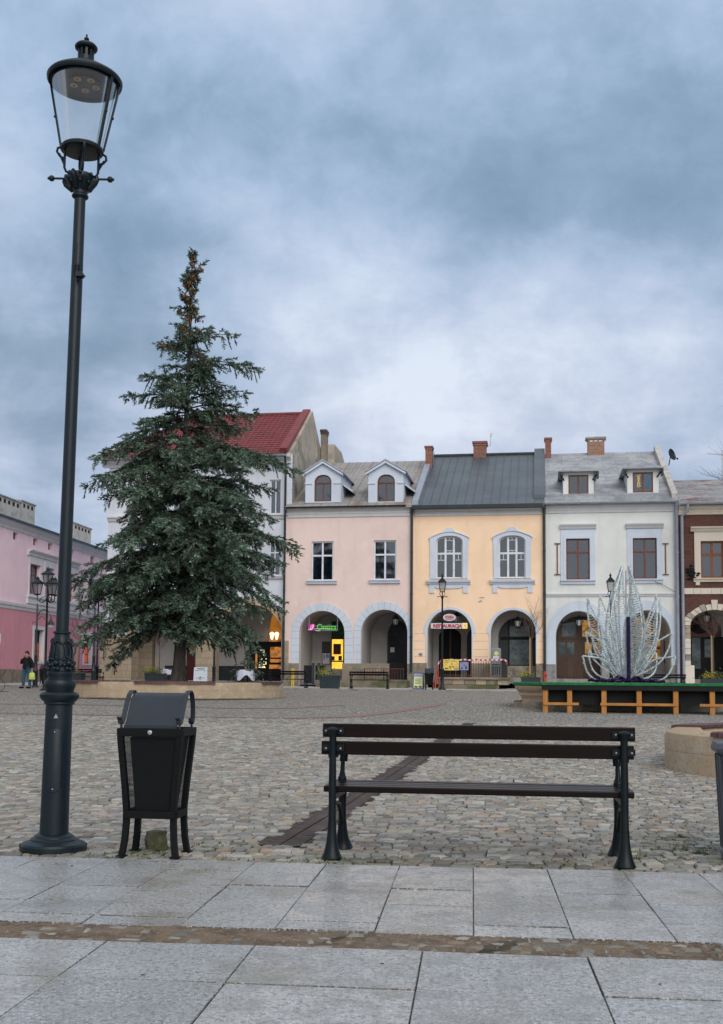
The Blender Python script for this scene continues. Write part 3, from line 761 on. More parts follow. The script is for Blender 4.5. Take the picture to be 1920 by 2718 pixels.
def build_far_pavement():
    b = MB(); x0, x1, y0, y1 = -45, 40, -5.0, 26
    n = 16; vs = []; fs = []
    for i in range(n + 1):
        for j in range(5):
            p = RF.w(x0 + (x1 - x0) * i / n, y0 + (y1 - y0) * j / 4, 0); vs.append((x0 + (x1 - x0) * i / n, y0 + (y1 - y0) * j / 4, gz(p.y) + .06))
    fs = [(i * 5 + j, (i + 1) * 5 + j, (i + 1) * 5 + j + 1, i * 5 + j + 1) for i in range(n) for j in range(4)]
    b.add(vs, fs); o = b.build('far_pavement', M['pave'], off=(0, 0, 0)); o.matrix_world = RF.M; tag(o, kind='structure')
    b = MB()
    for i in range(n):
        xa, xb = x0 + (x1 - x0) * i / n, x0 + (x1 - x0) * (i + 1) / n
        za, zb = gz(RF.w(xa, y0, 0).y), gz(RF.w(xb, y0, 0).y)
        b.hexa([(xa, y0 - .14, za - .05), (xb, y0 - .14, zb - .05), (xb, y0 - .003, zb - .05), (xa, y0 - .003, za - .05), (xa, y0 - .14, za + .07), (xb, y0 - .14, zb + .07), (xb, y0 - .003, zb + .07), (xa, y0 - .003, za + .07)])
    o = b.build('kerb_path', M['kerb'], off=(0, 0, 0)); o.matrix_world = RF.M; tag(o, kind='structure')

def build_moss():
    """grass and moss in the joints beside the slabs"""
    V = []; Fs = []; cc = []
    spots = [(1850, 2255, .25, 260), (1700, 2275, .18, 90), (1780, 2220, .3, 120), (1430, 2292, .25, 60), (430, 2262, .2, 60), (500, 2240, .3, 60), (880, 2285, .15, 40), (250, 2264, .3, 60), (1000, 2290, .4, 60), (1870, 2190, .25, 90), (640, 2275, .3, 40)]
    for u, v, s, n in spots:
        c = gp(u, v)
        for _ in range(n):
            x, y = c.x + random.gauss(0, s), c.y + random.gauss(0, s * .5)
            if Vector((x, y, 0)).dot(S2) < Q_EDGE + .01: continue
            col = random.choice(((.07, .12, .03), (.1, .14, .04), (.05, .085, .02), (.15, .15, .06)))
            for _k in range(9):
                a = random.random() * 6.28; l = random.uniform(.008, .024); w = .004
                px, py = x + random.gauss(0, .013), y + random.gauss(0, .008); o = len(V); tx, ty = random.gauss(0, .01), random.gauss(0, .01)
                V += [(px - w * math.cos(a), py - w * math.sin(a), -.018), (px + w * math.cos(a), py + w * math.sin(a), -.018), (px + tx, py + ty, -.012 + l)]
                Fs.append((o, o + 1, o + 2)); cc += [col] * 3
    tag(mesh_obj('moss', V, Fs, M['needle'], np.array(cc)), 'green moss and grass tufts in the cobble joints beside the slabs', 'moss', kind='stuff')

def build_litter():
    V = []; Fs = []; cc = []; rd = random.Random(9)
    def flake(x, y, s, col):
        a = rd.random() * 6.28; o = len(V); n = 5
        for k in range(n): t = a + 2 * math.pi * k / n; r = s * rd.uniform(.6, 1.2); V.append((x + r * math.cos(t), y + r * .7 * math.sin(t), .003 + rd.uniform(0, s * .35)))
        Fs.append(tuple(range(o, o + n))); cc.extend([col] * n)
    for u, v in ((137, 2388), (190, 2300), (740, 2317), (532, 2375), (1390, 2383), (1348, 2341), (1627, 2358), (1495, 2410), (1008, 2437), (1752, 2614), (610, 2306), (150, 2293), (1015, 2560), (380, 2590), (860, 2640)): p = gp(u, v); flake(p.x, p.y, rd.uniform(.006, .012), rd.choice(((.03, .022, .015), (.02, .018, .016), (.05, .033, .02))))
    for _ in range(420):                                            # grit blown out of the sand strip and the cobble joints
        q = rd.choice((Q_SB, Q_ST, Q_EDGE)) + rd.choice((-1, 1)) * abs(rd.gauss(0, .07)); p = SW(rd.uniform(-2.6, 2.6), q); flake(p.x, p.y, rd.uniform(.002, .005), rd.choice(((.12, .09, .06), (.2, .16, .12), (.05, .04, .03))))
    tag(mesh_obj('litter', V, Fs, M['litter'], np.array(cc)), 'dead leaf bits and grit scattered on the granite slabs', 'litter', kind='stuff')

def build_setting():
    build_ground(); build_cobbles(); build_drain(); build_bands(); build_walk(); build_far_pavement(); build_moss(); build_litter()
build_setting()
# ------------------------------------------------------------------ houses
def P_(root, mb, name, mats, **k): return mb.build(name, mats, parent=root, **k)

def house_root(name, label, xm, ym=0.0, fr=RF, uref=1200):
    Frame.UREF = uref
    p = fr.w(xm, ym, 0); z = gz(p.y) + .06
    MB.OFF = Vector((xm, ym, z))
    return thing(name, label, 'house', (p.x, p.y, z), fr.rz)

def win(root, x0, x1, z0, z1, frame, y=.13, fw=.06, vert=(.5,), horiz=(.33,), head=0.0, bar=.05, curtain='curtain', glass='window_glass', mw=None, label=None, extra=None, seg=0):
    """one window: frame (part) > pane, curtain (sub-parts); horiz counted from the top; head = rise of an arched head"""
    b = MB(); w, h = x1 - x0, z1 - z0; zs = z1 - head
    d0, d1 = y, y + .07
    if head:
        outer = arch(x0, x1, z0, zs, z1, 12, 2.2); inner = arch(x0 + fw, x1 - fw, z0 + fw, zs, z1 - fw, 12, 2.2)
    else: outer = rect(x0, x1, z0, z1); inner = rect(x0 + fw, x1 - fw, z0 + fw, z1 - fw)
    b.wall(outer, [inner], d0, d1)
    def top(x):
        if not head: return z1 - fw
        t = min(1, abs((x - (x0 + x1) / 2) / (w / 2 - fw))); return zs + (head - fw) * (1 - t ** 2.2) ** (1 / 2.2)
    for t in vert:
        xm = x0 + w * t; b.box(xm - (mw or bar) / 2, xm + (mw or bar) / 2, d0 - .012, d1 - .01, z0 + fw + .001, top(xm) - .002)
    for t in horiz:
        zm = z1 - h * t; b.box(x0 + fw + .001, x1 - fw - .001, d0 - .02, d1 - .012, zm - (mw or bar) / 2, zm + (mw or bar) / 2)
    if extra:
        for (a0, a1, c0, c1) in extra: b.box(x0 + w * a0, x0 + w * a1, d0 + .005, d1 - .015, z1 - h * c1, z1 - h * c0)
    f = b.build('window', M[frame], parent=root)
    if label: f['label'] = label
    g = MB(); g.wall(inner, [], y + .035, y + .041); g.build('pane', M[glass], parent=f)
    if curtain:
        c = MB(); n = 24; vs = []; drop = .02
        for i in range(n + 1):
            x = x0 + w * i / n; yy = y + .16 + .02 * math.sin(i * 1.9) + .01 * math.sin(i * 4.1)
            vs += [(x, yy, z0), (x, yy, z1)]
        c.add(vs, [(2 * i, 2 * i + 2, 2 * i + 3, 2 * i + 1) for i in range(n)]); c.build('curtain', M[curtain], parent=f)
    return f

def profile_bar(b, x0, x1, prof):
    """moulding: prof = [(y, z)...] swept along x"""
    b.prism(prof, x0, x1, 'x')

def cornice(root, x0, x1, zt, zb, mat, out=.28, name='cornice'):
    b = MB(); h = zt - zb
    prof = [(-.002, zb), (-.06, zb + .02), (-.08, zb + h * .3), (-.11, zb + h * .33), (-.11, zb + h * .5), (-out * .75, zb + h * .72), (-out * .8, zb + h * .86), (-out, zb + h * .88), (-out, zt), (-.002, zt)]
    profile_bar(b, x0, x1, prof); return b.build(name, M[mat], parent=root, smooth=25)

def gutter(root, x0, x1, z, r, mat, y=-.42):
    b = MB(); pts = []
    n = 8; vs = []; fs = []
    for x in (x0, x1):
        for k in range(n + 1):
            t = math.pi + math.pi * k / n; vs.append((x, y + r * math.cos(t), z + r * math.sin(t)))
        for k in range(n + 1):
            t = 2 * math.pi - math.pi * k / n; vs.append((x, y + (r - .012) * math.cos(t), z + (r - .012) * math.sin(t)))
    m = 2 * n + 2
    fs = [(k, (k + 1) % m, m + (k + 1) % m, m + k) for k in range(m)] + [tuple(range(m - 1, -1, -1)), tuple(range(m, 2 * m))]
    b.add(vs, fs); return b.build('gutter', M[mat], parent=root, smooth=40)

def roof_slab(b, x0, x1, ye, ze, yr, zr, t=.14, back=True, yb=None, zb=None):
    p = [(ye, ze), (yr, zr)]
    if back: p += [(yb if yb else 2 * yr - ye, zb if zb else ze)]
    low = [(y, z - t) for y, z in p][::-1]
    b.prism(p + low, x0, x1, 'x')

def gable_fill(root, x0, x1, ye, ze, yr, zr, mat, depth=13.0):
    k = (zr - ze) / (yr - ye)
    for a in (x0 + .06, x1 - .31): b = MB(); b.prism([(.5, ze - .3), (depth, ze - .3), (depth, ze - .16 + k * (2 * yr - ye - depth)), (yr, zr - .17), (.5, ze - .17 + k * (.5 - ye))], a, a + .25, 'x'); b.build('gable_wall', M[mat], parent=root)

def ring_arch(root, outer, inner, y0, y1, mat, name='arch_surround', joints=0):
    b = MB(); b.wall(outer, [], y0, y1) if not inner else b.wall(outer[:] + inner[::-1], [], y0, y1)
    return b.build(name, M[mat], parent=root)

def bay(root, x0, x1, zf, zs, za, y0, y1, mat='arcade', name='arcade', back=True, floor=True, n=18, grow=.0):
    """vaulted passage behind one arch: jambs and barrel vault, with a back wall"""
    o = arch(x0 - grow, x1 + grow, zf, zs, za + grow, n); b = MB(); m = len(o)
    vs = [(x, y0, z) for x, z in o] + [(x, y1, z) for x, z in o]
    b.add(vs, [(i, i + 1, m + i + 1, m + i) for i in range(m - 1)])
    if back: b.wall(o, [], y1 - .001, y1 + .1, back=False)
    p = b.build(name, M[mat], parent=root, smooth=30, fix=False)
    if floor:
        f = MB(); f.box(x0 - grow, x1 + grow, y0 - .25, y1, zf - .3, zf); f.build('arcade_floor', M['kerb'], parent=root)
    return p

def chimney(root, x0, x1, y0, y1, z0, z1, mat, cap=.05, caph=.14, capmat=None, slots=0):
    b = MB(); b.box(x0, x1, y0, y1, z0, z1 - caph)
    c = b.build('chimney', M[mat], parent=root)
    b = MB(); b.box(x0 - cap * .5, x1 + cap * .5, y0 - cap * .5, y1 + cap * .5, z1 - caph + .002, z1 - caph * .55)
    b.box(x0 - cap, x1 + cap, y0 - cap, y1 + cap, z1 - caph * .55 + .002, z1)
    b.build('chimney_cap', M[capmat or mat], parent=c, bevel=.012)
    if slots:
        w = (x1 - x0) / (slots * 2 + 1)
        for k in range(slots): b = MB(); b.box(x0 + w * (2 * k + 1), x0 + w * (2 * k + 2), y0 - .006, y0 + .05, z1 - caph - .32, z1 - caph - .08); b.build('flue_slot', M['black'], parent=c)
    return c

def downpipe(root, pts, r, mat, shoe=None):
    b = MB(); b.tube(pts, r, 10)
    for i in range(len(pts) - 1):
        p, q = Vector(pts[i]), Vector(pts[i + 1]); L = (q - p).length
        for k in range(1, int(L / 2.2) + 1):
            c = p.lerp(q, k * 2.2 / L); b.tube([c - (q - p).normalized() * .03, c + (q - p).normalized() * .03], r * 1.22, 10)
    o = b.build('downpipe', M[mat], parent=root, smooth=40)
    return o

def stone_joints(b, x0, x1, za, zb, n, y, h=.012):
    for k in range(1, n):
        z = za + (zb - za) * k / n; b.box(x0, x1, y - .002, y + .02, z - h / 2, z + h / 2)

X = RF.x; Z = RF.z
XB0, XC0, XD0, XE0, XF0, XF1 = X(283, 1500), X(757, 1600), X(1095, 1600), X(1445, 1600), X(1801, 1600), X(2230, 1600)
BACK = 13.0

def body(root, x0, x1, zb, zt, mat, depth=BACK, y0=.45):
    """side and back walls of the house body"""
    b = MB(); b.box(x0, x0 + .3, y0, depth, zb, zt); b.box(x1 - .3, x1, y0, depth, zb, zt); b.box(x0 + .3, x1 - .3, depth - .3, depth, zb, zt)
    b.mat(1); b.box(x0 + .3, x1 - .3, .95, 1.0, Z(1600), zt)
    return b.build('side_wall', [M[mat], M['black']], parent=root)

def facade(root, x0, x1, zb, zt, arches, holes, mat, th=.45, zbase=None):
    """arches: (x0,x1,zs,za[,zfloor]); holes: polygons"""
    out = [(x0, zb)]
    for a in sorted(arches): out += arch(a[0], a[1], zb, a[2], a[3], 22)
    out += [(x1, zb), (x1, zt), (x0, zt)]
    b = MB(); b.wall(out, holes, 0, th); return b.build('wall', M[mat], parent=root)

def plinths(root, spans, zb, zt, mat='plinth', out=.05, depth=.5):
    for x0, x1 in spans: b = MB(); b.box(x0, x1, -out, depth, zb, zt); b.build('plinth', M[mat], parent=root, bevel=.012)

# ---------------------------------------------------------------- pale pink house
def pink_house():
    x0, x1 = XC0, XD0 - .006; root = house_root('pink_house', 'pale pink two storey house with two white arched dormers and round arcade arches', (x0 + x1) / 2, uref=930)
    zb = MB.OFF.z - .06; zt = Z(1344, 930); zc = Z(1373, 930)
    A = [(X(795, 1700), X(915, 1700), Z(1680, 855), Z(1621, 855)), (X(959, 1700), X(1082, 1700), Z(1678, 1020), Z(1618, 1020))]
    wl = [(X(827, 1490), X(885, 1490), Z(1541, 856), Z(1437, 856)), (X(992.5, 1490), X(1052, 1490), Z(1539, 1022), Z(1434, 1022))]
    facade(root, x0, x1, zb, zt, A, [rect(*w) for w in wl], 'pinkwall')
    body(root, x0, x1, zb, zt, 'pinkwall')
    cornice(root, x0 + .1, x1 - .12, zt, zc, 'trim')
    for (a, b_, c, d), k in zip(wl, (0, 1)):
        win(root, a, b_, c, d, 'whiteframe', y=.1, fw=.07, horiz=(.36,), bar=.09, curtain='curtain')
        b = MB(); b.prism([(-.002, c - .2), (-.12, c - .18), (-.14, c - .07), (-.2, c - .05), (-.2, c - .012), (.1, c - .006), (.1, c - .15), (-.002, c - .2)], a - .22, b_ + .22, 'x'); b.build('sill', M['bluewhite'], parent=root)
    for k, (a0, a1, zs, za) in enumerate(A):
        o0, o1 = (X(774, 1700), X(936, 1700)) if k == 0 else (X(939.5, 1700), X(1101, 1700))
        if k == 1: o1 = x1 + .05
        zo = Z(1601, 855) if k == 0 else Z(1597, 1020); zp = Z(1761, 900)
        b = MB(); inner = arch(a0, a1, zp, zs, za, 22); outer = arch(o0, o1, zp, zs, zo, 22)
        b.wall(outer + inner[::-1], [], -.035, .02)
        j = b; b.mat(1)                                            # masonry joints of the surround
        cx = (a0 + a1) / 2
        for i in range(1, 14):
            t = math.pi * i / 14; c, s_ = math.cos(t), math.sin(t)
            p0 = (cx + (a1 - a0) / 2 * c, zs + (za - zs) * s_); p1 = (cx + (o1 - o0) / 2 * c, zs + (zo - zs) * s_)
            j.bar((p0[0], -.033, p0[1]), (p1[0], -.033, p1[1]), .014, .008, (0, 1, 0))
        for i in range(0, 5):
            z = zp + (zs - zp) * i / 4.4 + .22
            for u0, u1 in ((o0, a0), (a1, o1)): j.box(u0, u1, -.037, -.03, z, z + .014)
        b.build('arch_surround', [M['bluewhite'], M['joint']], parent=root)
    zp = Z(1761, 900); zf = Z(1803, 900)
    plinths(root, [(x0, A[0][0] - .01), (A[0][1] + .01, A[1][0] - .01), (A[1][1] + .01, x1)], zb - .1, zp)
    for a0, a1, zs, za in A: bay(root, a0, a1, zf, zs, za, .44, 3.4)
    # what stands at the back of the passages
    Y = 3.36; q = lambda u, v: RF.px(u, v, Y)
    b = MB(); b.box(q(882, 1730).x, q(912, 1730).x, Y - .03, Y + .05, q(895, 1775).z, q(895, 1697).z); dw = b.build('shop_window', M['shopyellow'], parent=root, bevel=0)
    b = MB(); b.box(q(886, 1).x, q(906, 1).x, Y - .06, Y - .035, q(895, 1737).z, q(895, 1709).z); b.build('poster', M['maroon'], parent=dw)
    b = MB(); b.box(q(880, 1).x, q(882, 1).x, Y - .07, Y + .05, zf, q(895, 1697).z); b.box(q(912, 1).x, q(914.5, 1).x, Y - .07, Y + .05, zf, q(895, 1697).z); b.box(q(880, 1).x, q(914.5, 1).x, Y - .068, Y + .05, q(895, 1697).z, q(895, 1690).z)
    b.box(q(882.2, 1).x, q(911.8, 1).x, Y - .066, Y - .032, q(895, 1757).z, q(895, 1753.5).z); b.build('shop_frame', M['darkpanel'], parent=dw)
    b = MB(); b.box(q(883, 1).x, q(890, 1).x, Y - .2, Y - .07, q(895, 1753).z, q(895, 1742).z); b.box(q(901, 1).x, q(909, 1).x, Y - .2, Y - .07, q(895, 1753).z, q(895, 1741).z); b.build('display_goods', M['maroon'], parent=dw)
    b = MB(); b.box(q(880.5, 1).x, q(915, 1).x, Y - .05, Y + .02, q(895, 1689.5).z, q(895, 1650).z); gs = b.build('green_fascia', M['greensign'], parent=root)
    text('fascia_lettering', 'O', M['greenink'], .5, upright(q(906, 1).x, Y - .06, q(906, 1676).z), root)
    b = MB(); 
    b.box(q(856, 1).x, q(877.5, 1).x, Y - .05, Y + .02, q(867, 1763).z, q(867, 1703).z); pb = b.build('poster_case', M['darkpanel'], parent=root)
    b = MB(); b.box(q(857.5, 1).x, q(876.5, 1).x, Y - .056, Y - .045, q(867, 1730).z, q(867, 1704.5).z); b.build('poster', M['ink'], parent=pb)
    b = MB(); b.box(q(857.5, 1).x, q(876.5, 1).x, Y - .056, Y - .045, q(867, 1762).z, q(867, 1734).z); b.mat(1); b.box(q(860, 1).x, q(864, 1).x, Y - .06, Y - .057, q(867, 1750).z, q(867, 1738).z); b.lathe([(.001, 0), (.11, 0), (.11, .004), (.001, .004)], 14, (q(871, 1).x, Y - .057, q(871, 1741).z), (0, -1, 0)); b.build('poster', [M['signwhite'], M['paperblue']], parent=pb)
    o = arch(q(1029, 1).x, q(1085, 1).x, zf, q(1055, 1690).z, q(1055, 1648).z, 14); b = MB(); b.wall(o, [], Y - .04, Y + .02); dd = b.build('door', M['darkpanel'], parent=root)
    b = MB(); b.wall(arch(q(1034, 1).x, q(1080, 1).x, q(1, 1757).z, q(1055, 1690).z, q(1055, 1653).z, 12), [], Y - .052, Y - .044); b.build('door_glass', M['darkpane'], parent=dd)
    b = MB(); b.box(q(1037, 1).x, q(1048, 1).x, Y - .062, Y - .054, q(1, 1731).z, q(1, 1718).z); b.build('notice', M['signwhite'], parent=dd)
    b = MB(); b.box(q(968, 1).x, q(975, 1).x, Y - .05, Y + .01, q(1, 1760).z, q(1, 1733).z); b.build('poster', M['paperblue'], parent=root)
    # roof with two dormers
    ye, ze, yr = -.38, Z(1342, 930, -.38), 8.5
    zr = RF.px(1000, 1226, yr).z; sl = (zr - ze) / (yr - ye)
    b = MB(); roof_slab(b, x0 + .02, x1 - .02, ye, ze, yr, zr); rf = b.build('roof', M['oldtin'], parent=root); gable_fill(root, x0, x1, ye, ze, yr, zr, 'pinkwall')
    b = MB()
    nx = 7
    for i in range(1, nx * 2):
        xx = x0 + (x1 - x0) * i / (nx * 2); b.bar((xx, ye, ze + .012), (xx, yr, zr + .012), .025, .03)
    b.build('seam', M['oldtin'], parent=rf)
    gutter(root, x0 + .05, x1 - .3, ze - .02, .075, 'darkgutter')
    for (u0, u1, ua, va, vs_, vb, w0, w1, wt, wb) in ((811, 905, 859, 1223, 1249, 1334, 834.7, 880, 1260, 1331), (978, 1071, 1026, 1222, 1245, 1333, 1002, 1048.5, 1259, 1331)):
        y = .12; q = lambda u, v: RF.px(u, v, y)
        a, c = q(u0, 1300).x, q(u1, 1300).x; zt2, z_s, z_b = q(ua, va).z, q(ua, vs_ + 4).z, q(ua, vb).z; m = (a + c) / 2
        wx0, wx1, wz0, wz1 = q(w0, 1300).x, q(w1, 1300).x, q(ua, wb).z, q(ua, wt).z
        yb = 5.5; b = MB()
        b.wall([(a, z_b), (c, z_b), (c, z_s), (m, zt2 - .12), (a, z_s)], [arch(wx0, wx1, wz0, wz1 - .42, wz1, 12, 2.2)], y, y + .25)
        b.box(a, a + .12, y + .25, yb, z_b, z_s); b.box(c - .12, c, y + .25, yb, z_b, z_s)
        b.box(a - .02, wx0 - .12, y - .05, y - .002, wz1 - .5, wz1 - .42); b.box(wx1 + .12, c + .02, y - .05, y - .002, wz1 - .5, wz1 - .42)
        d = b.build('dormer', M['bluewhite'], parent=root)
        b = MB()
        for s in (-1, 1):                                           # raking eaves and the two roof slopes
            ex = m + s * ((c - a) / 2 + .16); ez = z_s - .1
            b.hexa([(m, y - .22, zt2 - .02), (ex, y - .22, ez), (ex, yb, ez), (m, yb, zt2 - .02), (m, y - .22, zt2 + .06), (ex, y - .22, ez + .07), (ex, yb, ez + .07), (m, yb, zt2 + .06)])
        b.build('dormer_roof', M['gutter'], parent=d)
        b = MB()
        for s in (-1, 1):
            ex = m + s * ((c - a) / 2 + .13); ez = z_s - .1
            b.hexa([(m, y - .18, zt2 - .16), (ex, y - .18, ez - .13), (ex, y - .01, ez - .13), (m, y - .01, zt2 - .16), (m, y - .18, zt2 - .03), (ex, y - .18, ez - .012), (ex, y - .01, ez - .012), (m, y - .01, zt2 - .03)])
        b.build('dormer_eaves', M['bluewhite'], parent=d)
        b = MB(); b.hexa([(c + .02, y + .5, wz1 - .5), (c + .55, y + .6, wz1 - .88), (c + .55, 2.6, wz1 - .88), (c + .02, 2.6, wz1 - .5), (c + .02, y + .5, wz1 - .4), (c + .55, y + .6, wz1 - .78), (c + .55, 2.6, wz1 - .78), (c + .02, 2.6, wz1 - .4)]); b.build('side_canopy', M['gutter'], parent=d)
        win(root, wx0, wx1, wz0, wz1, 'brownframe', y=y + .08, fw=.07, head=.42, vert=(), horiz=(.31,), bar=.07, curtain='curtain', extra=[(.47, .53, .31, 1)])
    downpipe(root, [(x0 - .02, -.4, Z(1206, 757)), (x0 - .02, -.16, Z(1240, 757)), (x0 - .02, -.16, Z(1800, 757))], .062, 'darkgutter')
    # parapet of the passage with a dark railing
    b = MB(); b.box(A[0][1] - .06, X(1036), -.32, -.056, zb, Z(1761, 930)); b.build('parapet', M['plinth'], parent=root, bevel=.01)
    return root

# ---------------------------------------------------------------- apricot house
def orange_house():
    x0, x1 = XD0, XE0 - .006; root = house_root('orange_house', 'apricot orange house with slate blue metal roof and two arched windows in ornate surrounds', (x0 + x1) / 2, uref=1270)
    zb = MB.OFF.z - .06; zt = Z(1344, 1270); zc = Z(1369, 1270)
    A = [(X(1134.7, 1700), X(1252.6, 1700), Z(1680, 1193), Z(1618, 1193)), (X(1303, 1700), X(1422.8, 1700), Z(1680, 1362), Z(1619, 1362))]
    wl = [(X(1157.7, 1480), X(1229, 1480), Z(1535, 1193), Z(1422, 1193)), (X(1324, 1480), X(1395.7, 1480), Z(1534, 1360), Z(1421, 1360))]
    hd = .32
    facade(root, x0, x1, zb, zt, A, [arch(a, b_, c, d - hd, d, 12, 2.2) for a, b_, c, d in wl], 'orange')
    body(root, x0, x1, zb, zt, 'orange')
    cornice(root, x0 + .12, x1 - .12, zt, zc, 'trim', out=.3)
    for i, (a, b_, c, d) in enumerate(wl):
        lab = 'tall arched white window with stained glass bars, nearer the street lamp' if i == 0 else None
        win(root, a, b_, c, d, 'whiteframe', y=.12, fw=.07, head=hd, vert=(.35, .66), horiz=(.415,), bar=.1, curtain='greencurtain',
            extra=[(.06, .3, .56, .575), (.17, .19, .42, .57), (.72, .95, .56, .575), (.82, .84, .42, .57), (.38, .62, .1, .112), (.49, .51, .0, .11), (.38, .62, .34, .352), (.49, .51, .34, .4)])
        so0, so1 = (X(1141, 1480), X(1244.5, 1480)) if i == 0 else (X(1309, 1480), X(1411.7, 1480))
        zsh, zpk, m = Z(1427, 1193), Z(1401, 1193), (a + b_) / 2
        n = 10; top = []
        for k in range(n + 1):
            t = k / n; xx = so1 + (so0 - so1) * t; rise = (zpk - .16 - zsh) * (1 - abs(2 * t - 1) ** 1.7)
            top.append((xx, zsh + rise))
            if k == 4: top += [(m + .26, zsh + rise + .02), (m + .2, zpk - .06), (m + .08, zpk)]
            if k == 5: top[-1:] = [(m, zpk + .01)]
            if k == 5: top += [(m - .08, zpk), (m - .2, zpk - .06), (m - .26, top[-7][1] if False else zsh + (zpk - .16 - zsh) * (1 - .2 ** 1.7) + .02)]
        b = MB(); o = [(so0 + .04, c - .02), (so1 - .04, c - .02), (so1 - .02, zsh - .5)] + top + [(so0 + .02, zsh - .5)]
        b.wall(o, [arch(a + .005, b_ - .005, c - .01, d - hd, d - .004, 12, 2.2)], -.07, .02); sr = b.build('window_surround', M['bluewhite'], parent=root)
        b = MB()                                                    # moulded eyebrow
        pts = [(so0 - .03, -.09, zsh - .06)] + [(so0 + (so1 - so0) * k / 12, -.09, zsh - .0 + (zpk - .2 - zsh) * (1 - abs(2 * k / 12 - 1) ** 1.7)) for k in range(13)] + [(so1 + .03, -.09, zsh - .06)]
        b.tube(pts, .035, 6); b.build('moulding', M['bluewhite'], parent=sr)
        s0, s1 = (X(1133.5, 1545), X(1249.5, 1545)) if i == 0 else (X(1301, 1545), X(1421, 1545)); z0_, z1_ = Z(1551, 1193), Z(1539.5, 1193)
        b = MB(); profile_bar(b, s0, s1, [(.1, z0_), (-.1, z0_), (-.13, z0_ + .08), (-.2, z0_ + .1), (-.22, z1_ - .03), (-.22, z1_), (.1, z1_ + .01)]); b.build('sill', M['bluewhite'], parent=root)
        zl, zm = Z(1574, 1193), Z(1563, 1193); l0, l1 = s0 + .13, s1 - .13
        b = MB(); n = 8; low = [(l1, zl), (l1 - .26, zl), (l1 - .26, zm + .08), (l1 - .32, zm + .09)] + [(l1 - .4 - (l1 - l0 - .8) * k / n, zm - .02 * math.sin(math.pi * k / n) + .03) for k in range(n + 1)] + [(l0 + .32, zm + .09), (l0 + .26, zm + .08), (l0 + .26, zl), (l0, zl)]
        b.wall([(l0, z0_ - .002), (l1, z0_ - .002)] + low, [], -.06, .02); b.build('apron', M['bluewhite'], parent=root)
    for i, (a0, a1, zs, za) in enumerate(A):
        zp = Z(1760, 1193); b = MB(); inner = arch(a0, a1, zp, zs, za, 22); outer = arch(a0 - .2, a1 + .2, zs - .02, zs + .001, za + .13, 22)
        b.wall([(a0 - .07 * (i == 0) - .01 * (i == 1), zp)] + [(a0 - .1 , zs - .02)] + outer[1:-1] + [(a1 + .1, zs - .02), (a1 + .01, zp)] + inner[::-1], [], -.03, .02)
        b.build('arch_surround', M['bluewhite'], parent=root)
    b = MB()
    for v in (1682, 1702, 1724, 1743):
        z = Z(v, 1280)
        for s0, s1 in ((x0 + .1, A[0][0] - .13), (A[0][1] + .13, A[1][0] - .13), (A[1][1] + .13, x1 - .1)): b.box(s0, s1, -.004, .01, z - .007, z + .007)
    b.build('plaster_groove', M['gable'], parent=root)
    zp = Z(1760, 1193); zf = Z(1797, 1193)
    plinths(root, [(x0, A[0][0] - .01), (A[0][1] + .01, A[1][0] - .01), (A[1][1] + .01, x1)], zb - .1, zp)
    bay(root, A[0][0], A[0][1], zf, A[0][2], A[0][3], .44, 3.2); bay(root, A[1][0], A[1][1], zf, A[1][2], A[1][3], .44, 1.9)
    Y = 3.16; q = lambda u, v: RF.px(u, v, Y)
    b = MB(); b.wall(arch(q(1166, 1).x, q(1224, 1).x, zf, q(1195, 1690).z, q(1195, 1668).z, 14), [], Y - .03, Y + .02); d = b.build('door', M['black'], parent=root)
    b = MB(); b.box(q(1194, 1).x, q(1198, 1).x, Y - .05, Y - .032, zf, q(1195, 1672).z); b.build('door_post', M['darkwood'], parent=d)
    b = MB(); b.wall(arch(q(1240, 1).x, q(1262, 1).x, zf, q(1250, 1700).z, q(1250, 1672).z, 10), [], Y - .03, Y + .02); b.build('door', M['darkpanel'], parent=root)
    Y = 1.87
    b = MB(); b.wall(arch(q(1324, 1).x, q(1428, 1).x, q(1, 1766).z, q(1372, 1690).z, q(1372, 1640).z, 16), [], Y - .02, Y + .02); d = b.build('shop_window', M['darkpanel'], parent=root)
    b = MB(); b.box(q(1353, 1).x, q(1406, 1).x, Y - .05, Y - .03, q(1, 1764).z, q(1, 1698).z); b.build('shop_pane', M['whiteglass'], parent=d); b = MB(); b.box(q(1353, 1).x, q(1406, 1).x, Y - .05, Y - .03, q(1, 1690).z, q(1, 1662).z); b.build('shop_pane', M['whiteglass'], parent=d)
    b = MB(); b.box(q(1350, 1).x, q(1353, 1).x, Y - .06, Y - .02, q(1, 1766).z, q(1, 1645).z); b.box(q(1406, 1).x, q(1410, 1).x, Y - .06, Y - .02, q(1, 1766).z, q(1, 1650).z); b.box(q(1330, 1).x, q(1424, 1).x, Y - .062, Y - .02, q(1, 1698).z, q(1, 1690).z); b.build('shop_frame', M['black'], parent=d)
    b = MB(); b.box(A[1][0], A[1][1], .5, 1.88, zf, q(1, 1768).z); b.build('stall_riser', M['plinth'], parent=root)
    # roof
    ye, ze, yr = -.4, Z(1340, 1270, -.4), 8.5; zr = RF.px(1300, 1207, yr).z
    b = MB(); roof_slab(b, x0 + .02, x1 - .02, ye, ze, yr, zr); rf = b.build('roof', M['metalroof'], parent=root); gable_fill(root, x0, x1, ye, ze, yr, zr, 'orange')
    b = MB()
    for i in range(1, 15):
        xx = x0 + (x1 - x0) * i / 15 + random.gauss(0, .01); b.bar((xx, ye + .02, ze + .02), (xx, yr, zr + .02), .022, .05)
    b.build('seam', M['metalroof'], parent=rf)
    b = MB(); b.box(x0 + .3, x1 - .3, yr - .2, yr + .2, zr - .06, zr + .06); b.build('ridge_cap', M['darkgutter'], parent=rf)
